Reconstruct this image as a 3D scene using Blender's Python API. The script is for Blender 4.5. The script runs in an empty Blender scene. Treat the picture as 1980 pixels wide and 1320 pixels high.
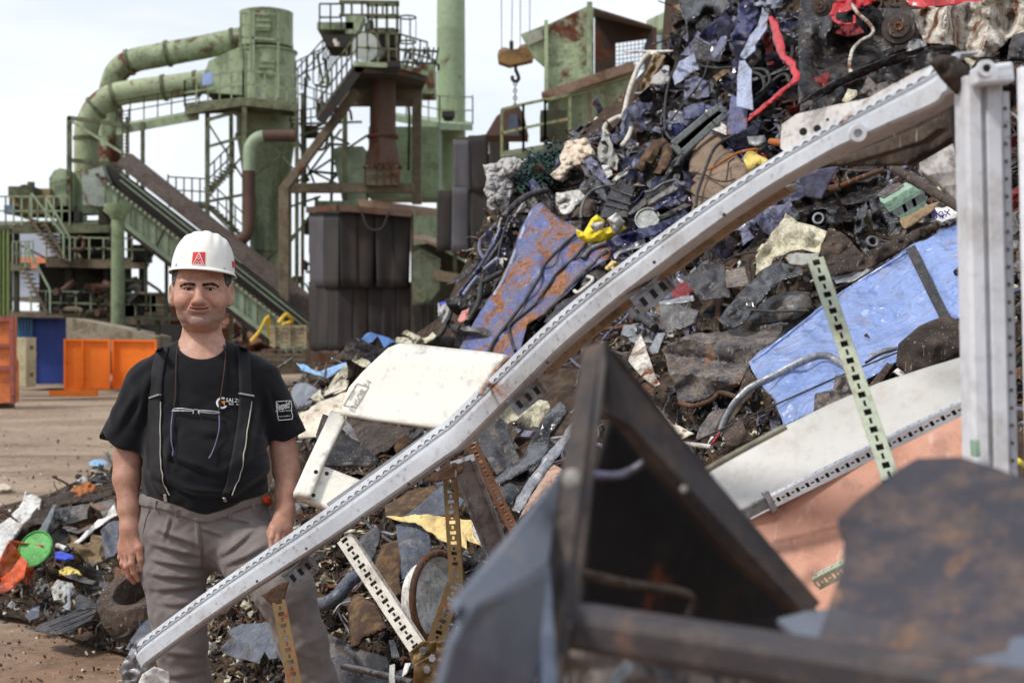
import bpy, bmesh, math, random
import numpy as np
from mathutils import Vector, Matrix, noise, geometry
from mathutils.bvhtree import BVHTree
R = math.radians
V = Vector
F, CX, CY, CAMH = 2750.0, 990.0, 660.0, 1.5
def P(px, py, Y): return V(((px-CX)/F*Y, Y, CAMH+(CY-py)/F*Y))
S = bpy.context.scene
COL = S.collection
# ------------------------------------------------------------------ camera, world, sun, exposure
cam = bpy.data.cameras.new("camera"); camo = bpy.data.objects.new("camera", cam); COL.objects.link(camo)
camo.location = (0, 0, CAMH); camo.rotation_euler = (R(90), 0, 0)
cam.lens = 50; cam.sensor_width = 36; cam.clip_start = 0.05; cam.clip_end = 3000
cam.dof.use_dof = True; cam.dof.focus_distance = 4.15; cam.dof.aperture_fstop = 5.6
S.camera = camo
SUN_EL, SUN_AZ = 52, 242          # azimuth of the sun, degrees clockwise from +Y
W = bpy.data.worlds.new("World"); S.world = W; W.use_nodes = True
def build_world():
    nt = W.node_tree; N = nt.nodes; L = nt.links; N.clear()
    out = N.new("ShaderNodeOutputWorld"); bg = N.new("ShaderNodeBackground"); bg.inputs[1].default_value = 0.112
    sky = N.new("ShaderNodeTexSky"); sky.sky_type = 'NISHITA'; sky.sun_disc = False
    sky.sun_elevation = R(SUN_EL); sky.sun_rotation = R(SUN_AZ); sky.dust_density = 1.2; sky.air_density = 1.0
    tc = N.new("ShaderNodeTexCoord"); mp = N.new("ShaderNodeMapping"); mp.inputs["Scale"].default_value = (1.6, 1.6, 5.5)
    mp.inputs["Location"].default_value = (3.1, 0.4, 1.7)
    nz = N.new("ShaderNodeTexNoise"); nz.inputs["Scale"].default_value = 2.2; nz.inputs["Detail"].default_value = 7; nz.inputs["Roughness"].default_value = .52
    rp = N.new("ShaderNodeValToRGB"); rp.color_ramp.elements[0].position = .40; rp.color_ramp.elements[1].position = .66
    rp.color_ramp.elements[0].color = (.70,.70,.70,1); rp.color_ramp.elements[1].color = (.97,.97,.97,1)
    mx = N.new("ShaderNodeMix"); mx.data_type = 'RGBA'; mx.inputs["B"].default_value = (8.5, 8.85, 9.4, 1)
    L.new(tc.outputs["Generated"], mp.inputs[0]); L.new(mp.outputs[0], nz.inputs[0]); L.new(nz.outputs[0], rp.inputs[0])
    L.new(sky.outputs[0], mx.inputs["A"]); 
    sx = N.new("ShaderNodeSeparateXYZ"); L.new(tc.outputs["Generated"], sx.inputs[0]); el = N.new("ShaderNodeMapRange"); el.inputs["From Min"].default_value = .22; el.inputs["From Max"].default_value = .75; el.inputs["To Min"].default_value = 1; el.inputs["To Max"].default_value = .65
    L.new(sx.outputs[2], el.inputs["Value"]); ml = N.new("ShaderNodeMath"); ml.operation = 'MULTIPLY'; L.new(rp.outputs[0], ml.inputs[0]); L.new(el.outputs[0], ml.inputs[1]); L.new(ml.outputs[0], mx.inputs["Factor"])
    L.new(mx.outputs["Result"], bg.inputs[0]); L.new(bg.outputs[0], out.inputs[0])
build_world()
sun = bpy.data.lights.new("sun", 'SUN'); suno = bpy.data.objects.new("sun", sun); COL.objects.link(suno)
sun.energy = 2.6; sun.angle = R(9); sun.color = (1, .95, .88)
suno.rotation_euler = V((math.sin(R(SUN_AZ))*math.cos(R(SUN_EL)), math.cos(R(SUN_AZ))*math.cos(R(SUN_EL)), math.sin(R(SUN_EL)))).to_track_quat('Z', 'Y').to_euler()
S.view_settings.view_transform = 'Standard'; S.view_settings.look = 'None'; S.view_settings.gamma = 1; S.view_settings.exposure = .20
S.cycles.use_denoising = True
S.cycles.max_bounces = 6; S.cycles.transparent_max_bounces = 6

# ------------------------------------------------------------------ helpers
def lin(c):
    """sRGB 0-255 -> linear rgba"""
    o = []
    for v in c[:3]:
        v /= 255.0
        o.append(v/12.92 if v <= .04045 else ((v+.055)/1.055)**2.4)
    return (o[0], o[1], o[2], 1)
class MB:
    def __init__(s): s.v = []; s.f = []
    def add(s, vs, fs):
        b = len(s.v); s.v.extend(V(p) for p in vs); s.f.extend(tuple(i+b for i in f) for f in fs); return s
    def beam(s, p, q, w, h=None, up=(0, 0, 1)):
        p, q = V(p), V(q); h = h or w; d = (q-p)
        if d.length < 1e-6: return s
        d.normalize(); u = V(up)
        if abs(d.dot(u)) > .98: u = V((0, 1, 0))
        a = d.cross(u).normalized()*w/2; b = a.cross(d).normalized()*h/2
        vs = [p-a-b, p+a-b, p+a+b, p-a+b, q-a-b, q+a-b, q+a+b, q-a+b]
        return s.add(vs, [(0,3,2,1),(4,5,6,7),(0,1,5,4),(1,2,6,5),(2,3,7,6),(3,0,4,7)])
    def box(s, c, sz, rz=0, M=None):
        m = M or Matrix.Rotation(rz, 3, 'Z'); c = V(c)
        vs = [c + m @ V((x*sz[0]/2, y*sz[1]/2, z*sz[2]/2)) for x, y, z in ((-1,-1,-1),(1,-1,-1),(1,1,-1),(-1,1,-1),(-1,-1,1),(1,-1,1),(1,1,1),(-1,1,1))]
        return s.add(vs, [(0,3,2,1),(4,5,6,7),(0,1,5,4),(1,2,6,5),(2,3,7,6),(3,0,4,7)])
    def tube(s, pts, r, n=8, cap=True, flat=None):
        pts = [V(p) for p in pts]; m = len(pts); rs = r if isinstance(r, (list, tuple)) else [r]*m
        t0 = (pts[1]-pts[0]).normalized(); a = t0.orthogonal().normalized(); vs = []; prev = t0
        for i, p in enumerate(pts):
            t = (pts[min(i+1, m-1)]-pts[max(i-1, 0)]).normalized()
            if t.length < .5: t = prev
            a = prev.rotation_difference(t) @ a; a = (a-t*a.dot(t)).normalized(); b = t.cross(a); prev = t
            for k in range(n):
                g = 2*math.pi*k/n; vs.append(p+(a*math.cos(g)+b*math.sin(g)*(flat or 1))*rs[i])
        fs = [(i*n+k, i*n+(k+1) % n, (i+1)*n+(k+1) % n, (i+1)*n+k) for i in range(m-1) for k in range(n)]
        if cap: fs += [tuple(range(n))[::-1], tuple(range((m-1)*n, m*n))]
        return s.add(vs, fs)
    def cyl(s, p, q, r1, r2=None, n=24, cap=True): return s.tube([p, q], [r1, r1 if r2 is None else r2], n, cap)
    def lathe(s, p, axis, prof, n=24):
        """prof: list of (t along axis, radius)"""
        ax = V(axis).normalized(); a = ax.orthogonal().normalized(); b = ax.cross(a); p = V(p); vs = []
        for t, r in prof:
            for k in range(n):
                g = 2*math.pi*k/n; vs.append(p+ax*t+(a*math.cos(g)+b*math.sin(g))*r)
        m = len(prof); fs = [(i*n+k, i*n+(k+1) % n, (i+1)*n+(k+1) % n, (i+1)*n+k) for i in range(m-1) for k in range(n)]
        if prof[0][1] > 1e-4: fs.append(tuple(range(n))[::-1])
        if prof[-1][1] > 1e-4: fs.append(tuple(range((m-1)*n, m*n)))
        return s.add(vs, fs)
    def plate(s, pts, ext):
        n = len(pts); e = V(ext); pts = [V(p) for p in pts]
        return s.add(pts+[p+e for p in pts], [tuple(range(n)), tuple(range(2*n-1, n-1, -1))]+[(i, i+n, (i+1) % n+n, (i+1) % n) for i in range(n)])
    def ring(s, p, axis, R0, r, n=32, m=6):
        ax = V(axis).normalized(); a = ax.orthogonal().normalized(); b = ax.cross(a); p = V(p); vs = []
        for i in range(n):
            g = 2*math.pi*i/n; d = a*math.cos(g)+b*math.sin(g)
            for k in range(m):
                h = 2*math.pi*k/m; vs.append(p+d*(R0+r*math.cos(h))+ax*r*math.sin(h))
        return s.add(vs, [(i*m+k, ((i+1) % n)*m+k, ((i+1) % n)*m+(k+1) % m, i*m+(k+1) % m) for i in range(n) for k in range(m)])
    # pixel-measured beams at a given distance
    def pb(s, x1, y1, x2, y2, w, Y, d=None, Y2=None):
        k = Y/F; return s.beam(P(x1, y1, Y), P(x2, y2, Y2 or Y), (d or w)*k if abs(x2-x1) >= abs(y2-y1) else w*k, w*k if abs(x2-x1) >= abs(y2-y1) else (d or w)*k)
    def pplate(s, pts, Y, depth): return s.plate([P(x, y, Y) for x, y in pts], (0, depth, 0))
    def prail(s, pts, h, Y, n=4, w=2.6, mid=True):
        for i in range(len(pts)-1):
            a, b = pts[i], pts[i+1]; Ya = a[2] if len(a) > 2 else Y; Yb = b[2] if len(b) > 2 else Y
            for hh in ((h, h*.5) if mid else (h,)): s.beam(P(a[0], a[1]-hh, Ya), P(b[0], b[1]-hh, Yb), w*Ya/F)
            for k in range(n+1):
                t = k/n; y_ = Ya+(Yb-Ya)*t; x = a[0]+(b[0]-a[0])*t; yy = a[1]+(b[1]-a[1])*t
                s.beam(P(x, yy, y_), P(x, yy-h, y_), w*y_/F)
        return s
    def build(s, name, mat, parent=None, smooth=None, bevel=0, solid=0, loc=None):
        me = bpy.data.meshes.new(name)
        if parent is not None: L = V(parent.get("_w", parent.location))
        elif loc is not None: L = V(loc)
        else:
            xs = [p.x for p in s.v]; ys = [p.y for p in s.v]; zs = [p.z for p in s.v]
            L = V(((min(xs)+max(xs))/2, (min(ys)+max(ys))/2, min(zs)))
        me.from_pydata([p-L for p in s.v], [], s.f); me.validate()
        o = bpy.data.objects.new(name, me); COL.objects.link(o)
        if parent is not None: o.parent = parent; o["_w"] = tuple(L)
        else: o.location = L; o["_w"] = tuple(L)
        bm = bmesh.new(); bm.from_mesh(me); bmesh.ops.recalc_face_normals(bm, faces=bm.faces); bm.to_mesh(me); bm.free()
        if smooth is not None: me.shade_smooth(); me.set_sharp_from_angle(angle=R(smooth))
        for m in (mat if isinstance(mat, (list, tuple)) else [mat]): me.materials.append(m)
        if bevel:
            b = o.modifiers.new("bevel", 'BEVEL'); b.width = bevel; b.segments = 2; b.limit_method = 'ANGLE'; b.angle_limit = R(40)
        if solid:
            b = o.modifiers.new("solid", 'SOLIDIFY'); b.thickness = solid; b.offset = 0
        return o
def tag(o, label=None, cat=None, group=None, kind=None):
    if label: o["label"] = label
    if cat: o["category"] = cat
    if group: o["group"] = group
    if kind: o["kind"] = kind
    elif label: o["kind"] = 'thing'
    return o
def thing(name, label, cat, loc, group=None):
    o = bpy.data.objects.new(name, None); COL.objects.link(o); o.location = loc; o["_w"] = tuple(V(loc)); o.empty_display_size = .1
    return tag(o, label, cat, group)
def catmull(pts, n=8):
    pts = [V(p) for p in pts]; q = [pts[0]*2-pts[1]]+pts+[pts[-1]*2-pts[-2]]; o = []
    for i in range(1, len(q)-2):
        a, b, c, d = q[i-1:i+3]
        for k in range(n):
            t = k/n; o.append(.5*((2*b)+(c-a)*t+(2*a-5*b+4*c-d)*t*t+(3*b-a-3*c+d)*t**3))
    o.append(pts[-1]); return o

# ------------------------------------------------------------------ materials
MATS = {}
def paint(name, col, rust=0.0, rustcol=(96, 52, 30), dirt=.3, dirtcol=(70, 60, 50), rough=.5, metal=0.0, scale=3.0, bump=.15, var=.12, streak=False, spots=0.0, spec=.4, coat=0.0, fine=1.0, scratch=0.0, crease=0.0):
    """weathered painted / plastic / metal surface: colour variation, dirt film, rust patches, scratches, bump"""
    if name in MATS: return MATS[name]
    m = bpy.data.materials.new(name); m.use_nodes = True; MATS[name] = m
    nt = m.node_tree; N = nt.nodes; L = nt.links; b = N["Principled BSDF"]
    tc = N.new("ShaderNodeTexCoord"); oi = N.new("ShaderNodeObjectInfo"); sc = N.new("ShaderNodeVectorMath"); sc.operation = 'SCALE'
    cb = N.new("ShaderNodeCombineXYZ")
    for i in range(3): L.new(oi.outputs["Random"], cb.inputs[i])
    L.new(cb.outputs[0], sc.inputs[0]); sc.inputs["Scale"].default_value = 37.0
    ad = N.new("ShaderNodeVectorMath"); L.new(tc.outputs["Object"], ad.inputs[0]); L.new(sc.outputs[0], ad.inputs[1])
    mp = N.new("ShaderNodeMapping"); L.new(ad.outputs[0], mp.inputs[0])
    if streak: mp.inputs["Scale"].default_value = (1, 1, .18)
    def nz(s, d=6, ro=.6, src=None, dist=0.0):
        n = N.new("ShaderNodeTexNoise"); n.inputs["Scale"].default_value = s; n.inputs["Detail"].default_value = d; n.inputs["Roughness"].default_value = ro
        n.inputs["Distortion"].default_value = dist
        L.new((src or ad).outputs[0], n.inputs["Vector"]); return n
    def ramp(src, p0, p1, c0=0.0, c1=1.0):
        r = N.new("ShaderNodeMapRange"); r.inputs["From Min"].default_value = p0; r.inputs["From Max"].default_value = p1
        r.inputs["To Min"].default_value = c0; r.inputs["To Max"].default_value = c1; r.clamp = True
        L.new(src, r.inputs["Value"]); return r
    def mix(fac, a, bb, mode='MIX'):
        x = N.new("ShaderNodeMix"); x.data_type = 'RGBA'; x.blend_type = mode
        if hasattr(fac, "links"): L.new(fac, x.inputs["Factor"])
        else: x.inputs["Factor"].default_value = fac
        for s_, k in ((a, "A"), (bb, "B")):
            if hasattr(s_, "links"): L.new(s_, x.inputs[k])
            else: x.inputs[k].default_value = s_
        return x.outputs["Result"]
    c = lin(col)
    n1 = nz(scale*.6, 5); n2 = nz(scale*2.3, 8, .68, mp); n3 = nz(scale*14*fine, 5, .65)
    v = ramp(n1.outputs[0], .36, .64, 1-var*1.6, 1+var)
    hsv = N.new("ShaderNodeHueSaturation"); hsv.inputs["Color"].default_value = c; L.new(v.outputs[0], hsv.inputs["Value"])
    cur = hsv.outputs[0]
    if dirt > 0:
        mk = ramp(n2.outputs[0], .585-.22*dirt, .70-.13*dirt, 0, min(1, .30+dirt*.8)); cur = mix(mk.outputs[0], cur, lin(dirtcol))
        mk2 = ramp(n3.outputs[0], .53-.06*dirt, .64, 0, dirt*.85); cur = mix(mk2.outputs[0], cur, lin([q*.6 for q in dirtcol]))
    rgh = ramp(n2.outputs[0], .3, .75, rough, min(1, rough+.28)); rf = None
    if rust > 0:
        n4 = nz(scale*1.1, 9, .7, mp, .6); t = .655-.32*rust
        mk = ramp(n4.outputs[0], t, t+.07, 0, 1); rv = nz(scale*7, 6, .7)
        rr = N.new("ShaderNodeValToRGB"); rr.color_ramp.elements[0].position = .3; rr.color_ramp.elements[1].position = .72
        rc = lin(rustcol); rr.color_ramp.elements[0].color = (rc[0]*.35, rc[1]*.33, rc[2]*.35, 1); rr.color_ramp.elements[1].color = (min(1, rc[0]*1.6), rc[1]*1.5, rc[2]*1.3, 1)
        L.new(rv.outputs[0], rr.inputs[0]); cur = mix(mk.outputs[0], cur, rr.outputs[0]); rf = mk
    if spots > 0:
        vo = N.new("ShaderNodeTexVoronoi"); vo.inputs["Scale"].default_value = scale*9; L.new(ad.outputs[0], vo.inputs["Vector"])
        mk = ramp(vo.outputs["Distance"], .10, .22, spots, 0); cur = mix(mk.outputs[0], cur, lin((60, 48, 38)))
    if scratch > 0:
        sm = N.new("ShaderNodeMapping"); sm.inputs["Rotation"].default_value = (.5, .9, .4); sm.inputs["Scale"].default_value = (1, 1, .07); L.new(ad.outputs[0], sm.inputs[0])
        n6 = nz(scale*22, 2, .5, sm); mk = ramp(n6.outputs[0], .64, .70, 0, scratch); cur = mix(mk.outputs[0], cur, lin([min(255, v*.45+120) for v in col]))
        sm2 = N.new("ShaderNodeMapping"); sm2.inputs["Rotation"].default_value = (1.2, .2, 1.9); sm2.inputs["Scale"].default_value = (1, .1, 1); L.new(ad.outputs[0], sm2.inputs[0])
        n7 = nz(scale*9, 4, .6, sm2); mk = ramp(n7.outputs[0], .56, .68, 0, scratch*.9); cur = mix(mk.outputs[0], cur, lin([v*.45+14 for v in col]))
    L.new(cur, b.inputs["Base Color"])
    if rf:
        ma = N.new("ShaderNodeMath"); ma.operation = 'MAXIMUM'; s2 = ramp(rf.outputs[0], 0, 1, 0, .9); L.new(rgh.outputs[0], ma.inputs[0]); L.new(s2.outputs[0], ma.inputs[1]); L.new(ma.outputs[0], b.inputs["Roughness"])
        if metal: mm = ramp(rf.outputs[0], 0, 1, metal, 0); L.new(mm.outputs[0], b.inputs["Metallic"])
    else:
        L.new(rgh.outputs[0], b.inputs["Roughness"]); b.inputs["Metallic"].default_value = metal
    b.inputs["Specular IOR Level"].default_value = spec; b.inputs["Coat Weight"].default_value = coat; b.inputs["Coat Roughness"].default_value = .15
    if bump > 0:
        bp = N.new("ShaderNodeBump"); bp.inputs["Strength"].default_value = bump; bp.inputs["Distance"].default_value = .02/scale*3
        am = N.new("ShaderNodeMath"); am.operation = 'ADD'; L.new(n2.outputs[0], am.inputs[0]); L.new(n3.outputs[0], am.inputs[1])
        L.new(am.outputs[0], bp.inputs["Height"]); L.new(bp.outputs[0], b.inputs["Normal"])
        if crease > 0:   # crumple creases: two sizes of faceted dents
            dz = nz(3.5, 3, .5); dm = N.new("ShaderNodeVectorMath"); dm.operation = 'SCALE'; L.new(dz.outputs["Color"], dm.inputs[0]); dm.inputs["Scale"].default_value = .22; da = N.new("ShaderNodeVectorMath"); L.new(ad.outputs[0], da.inputs[0]); L.new(dm.outputs[0], da.inputs[1])
            prev = bp
            for vs_, ds in ((7, .055), (19, .020)):
                vo2 = N.new("ShaderNodeTexVoronoi"); vo2.inputs["Scale"].default_value = vs_; L.new(da.outputs[0], vo2.inputs["Vector"]); b2 = N.new("ShaderNodeBump"); b2.inputs["Strength"].default_value = min(1, crease); b2.inputs["Distance"].default_value = ds*crease
                L.new(vo2.outputs["Distance"], b2.inputs["Height"]); L.new(prev.outputs[0], b2.inputs["Normal"]); prev = b2
            L.new(prev.outputs[0], b.inputs["Normal"])
    return m
GREEN = paint("green_paint", (158, 171, 138), rust=.14, dirt=.5, dirtcol=(84, 88, 66), scale=.7, rustcol=(98, 56, 36), rough=.6, streak=True, bump=.05)
GREEN_RUSTY = paint("green_rusty", (154, 168, 134), rust=.46, dirt=.5, dirtcol=(80, 84, 62), scale=.8, rustcol=(92, 50, 36), rough=.65, bump=.08)
GREEN_DIRTY = paint("green_dirty", (112, 117, 90), rust=.26, dirt=.7, dirtcol=(72, 68, 52), scale=.9, rustcol=(80, 52, 38), rough=.75, bump=.08)
GREEN_DARK = paint("green_dark", (66, 70, 52), rust=.2, dirt=.7, dirtcol=(50, 46, 38), scale=.9, rough=.8, bump=.08)
GREEN_PALE = paint("green_pale", (144, 160, 134), rust=.1, dirt=.3, dirtcol=(110, 116, 96), scale=.9, rough=.6, bump=.04)
BEIGE_STEEL = paint("beige_steel", (118, 105, 86), rust=.2, dirt=.55, dirtcol=(80, 70, 58), scale=.8, rough=.75, bump=.06)
RUST_BROWN = paint("rust_brown", (94, 72, 62), rust=.4, rustcol=(88, 54, 38), dirt=.4, dirtcol=(66, 56, 50), scale=.8, rough=.8, bump=.08, streak=True)
BELT = paint("belt_purple", (98, 87, 80), rust=.1, dirt=.6, dirtcol=(80, 64, 58), scale=.6, rough=.8, bump=.05)
DARK_METAL = paint("dark_metal", (44, 42, 40), rust=.15, dirt=.4, dirtcol=(60, 50, 44), scale=1.2, rough=.7, bump=.08)
RUBBER_MAT = paint("rubber_curtain", (50, 48, 49), rust=0, dirt=.55, dirtcol=(64, 56, 50), scale=1.0, rough=.7, bump=.1, streak=True, var=.3)
RUBBER_PALE = paint("rubber_curtain_pale", (80, 78, 84), dirt=.45, dirtcol=(86, 80, 80), scale=1.0, rough=.6, bump=.1, streak=True, var=.2)
def print_text(s, loc, size, rz, col, parent, name="printed_words", mat=None, extr=.0006, font_bold=False):
    cu = bpy.data.curves.new("txt", 'FONT'); cu.body = s; cu.size = size; cu.align_x = 'CENTER'; cu.align_y = 'CENTER'; cu.extrude = extr; cu.offset = size*.012 if font_bold else 0
    o = bpy.data.objects.new("txt", cu); COL.objects.link(o); bpy.context.view_layer.update()
    me = bpy.data.meshes.new_from_object(o.evaluated_get(bpy.context.evaluated_depsgraph_get())); bpy.data.objects.remove(o)
    M = Matrix.Translation(loc) @ Matrix.Rotation(R(rz), 4, V((0, -1, 0))) @ Matrix.Rotation(R(90), 4, 'X'); me.transform(M)
    mb = MB(); mb.v = [v.co.copy() for v in me.vertices]; mb.f = [tuple(p.vertices) for p in me.polygons]
    if mat is None:
        key = "ink_%02x%02x%02x" % tuple(int(255*c) for c in col[:3])
        if key not in MATS:
            m = bpy.data.materials.new(key); m.use_nodes = True; m.node_tree.nodes["Principled BSDF"].inputs["Base Color"].default_value = col; m.node_tree.nodes["Principled BSDF"].inputs["Roughness"].default_value = .6; MATS[key] = m
        mat = MATS[key]
    if parent == "raw": return mb, mat
    return mb.build(name, mat, parent)
# ------------------------------------------------------------------ ground and far setting
def ground_mat():
    m = bpy.data.materials.new("dirt_ground"); m.use_nodes = True; nt = m.node_tree; N = nt.nodes; L = nt.links; b = N["Principled BSDF"]
    tc = N.new("ShaderNodeTexCoord")
    def nz(s, d=8, ro=.6):
        n = N.new("ShaderNodeTexNoise"); n.inputs["Scale"].default_value = s; n.inputs["Detail"].default_value = d; n.inputs["Roughness"].default_value = ro
        L.new(tc.outputs["Object"], n.inputs["Vector"]); return n
    def ramp(n, stops):
        r = N.new("ShaderNodeValToRGB"); e = r.color_ramp.elements
        while len(e) < len(stops): e.new(.5)
        for i, (p, c) in enumerate(stops): e[i].position = p; e[i].color = lin(c)
        L.new(n.outputs[0], r.inputs[0]); return r
    a = ramp(nz(.45, 10, .62), [(.30, (104, 88, 72)), (.46, (146, 126, 106)), (.56, (166, 147, 126)), (.72, (182, 165, 146))])
    c = ramp(nz(9, 8, .7), [(.36, (92, 76, 62)), (.5, (144, 126, 108)), (.68, (176, 160, 144))])
    x = N.new("ShaderNodeMix"); x.data_type = 'RGBA'; x.inputs["Factor"].default_value = .5
    L.new(a.outputs[0], x.inputs["A"]); L.new(c.outputs[0], x.inputs["B"])
    # redder soil near the viewer
    sp = N.new("ShaderNodeSeparateXYZ"); L.new(tc.outputs["Object"], sp.inputs[0])
    mr = N.new("ShaderNodeMapRange"); mr.inputs["From Min"].default_value = 7; mr.inputs["From Max"].default_value = 13; mr.inputs["To Min"].default_value = .75; mr.inputs["To Max"].default_value = 0
    nn = nz(.8, 4); ma = N.new("ShaderNodeMath"); ma.operation = 'MULTIPLY_ADD'; ma.inputs[1].default_value = 6; L.new(nn.outputs[0], ma.inputs[0]); L.new(sp.outputs[1], ma.inputs[2])
    L.new(ma.outputs[0], mr.inputs["Value"])
    red = ramp(nz(5, 9, .7), [(.32, (62, 40, 28)), (.5, (116, 78, 54)), (.7, (148, 108, 80))])
    y = N.new("ShaderNodeMix"); y.data_type = 'RGBA'; L.new(mr.outputs[0], y.inputs["Factor"]); L.new(x.outputs["Result"], y.inputs["A"]); L.new(red.outputs[0], y.inputs["B"])
    tm = N.new("ShaderNodeMapping"); tm.inputs["Scale"].default_value = (.07, 1.1, 1); tm.inputs["Rotation"].default_value = (0, 0, .12); L.new(tc.outputs["Object"], tm.inputs[0]); tn = N.new("ShaderNodeTexNoise"); tn.inputs["Scale"].default_value = 1.0; tn.inputs["Detail"].default_value = 6; L.new(tm.outputs[0], tn.inputs[0])
    tr_ = N.new("ShaderNodeMapRange"); tr_.inputs["From Min"].default_value = .53; tr_.inputs["From Max"].default_value = .64; tr_.inputs["To Max"].default_value = .6; L.new(tn.outputs[0], tr_.inputs["Value"])
    y2 = N.new("ShaderNodeMix"); y2.data_type = 'RGBA'; y2.inputs["B"].default_value = lin((92, 76, 64)); L.new(tr_.outputs[0], y2.inputs["Factor"]); L.new(y.outputs["Result"], y2.inputs["A"]); y = y2
    vo = N.new("ShaderNodeTexVoronoi"); vo.inputs["Scale"].default_value = 22; L.new(tc.outputs["Object"], vo.inputs["Vector"])
    mk = N.new("ShaderNodeMapRange"); mk.inputs["From Min"].default_value = .12; mk.inputs["From Max"].default_value = .2; mk.inputs["To Min"].default_value = .3; mk.inputs["To Max"].default_value = 0
    L.new(vo.outputs["Distance"], mk.inputs["Value"])
    z = N.new("ShaderNodeMix"); z.data_type = 'RGBA'; z.inputs["B"].default_value = lin((176, 168, 156)); L.new(mk.outputs[0], z.inputs["Factor"]); L.new(y.outputs["Result"], z.inputs["A"])
    L.new(z.outputs["Result"], b.inputs["Base Color"]); b.inputs["Roughness"].default_value = .95; b.inputs["Specular IOR Level"].default_value = .15
    bp = N.new("ShaderNodeBump"); bp.inputs["Strength"].default_value = .7; bp.inputs["Distance"].default_value = .04; n5 = nz(7, 10, .72); L.new(n5.outputs[0], bp.inputs["Height"]); L.new(bp.outputs[0], b.inputs["Normal"])
    return m
GROUND_MAT = ground_mat()
def build_ground():
    mb = MB(); xs = [-1500, -300, -60]+[-30+i*.5 for i in range(121)]+[60, 300, 1500]; ys = [-40]+[i*.4 for i in range(0, 90)]+[45, 80, 200, 600, 2500]
    for y in ys:
        for x in xs:
            near = max(0, 1-abs(y-9)/25)*(1 if abs(x) < 30 else 0)
            z = .05*noise.noise(V((x*.35, y*.35, 0)))*near+.03*noise.noise(V((x*1.3, y*1.3, 4)))*near
            mb.v.append(V((x, y, z-.02)))
    n = len(xs)
    mb.f = [(j*n+i, j*n+i+1, (j+1)*n+i+1, (j+1)*n+i) for j in range(len(ys)-1) for i in range(n-1)]
    tag(mb.build("ground", GROUND_MAT, smooth=180, loc=(0, 0, 0)), kind='structure')
build_ground()
def part(mb, name, mat, t, smooth=35, bevel=0): return mb.build(name, mat, t, smooth=smooth, bevel=bevel)

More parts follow.
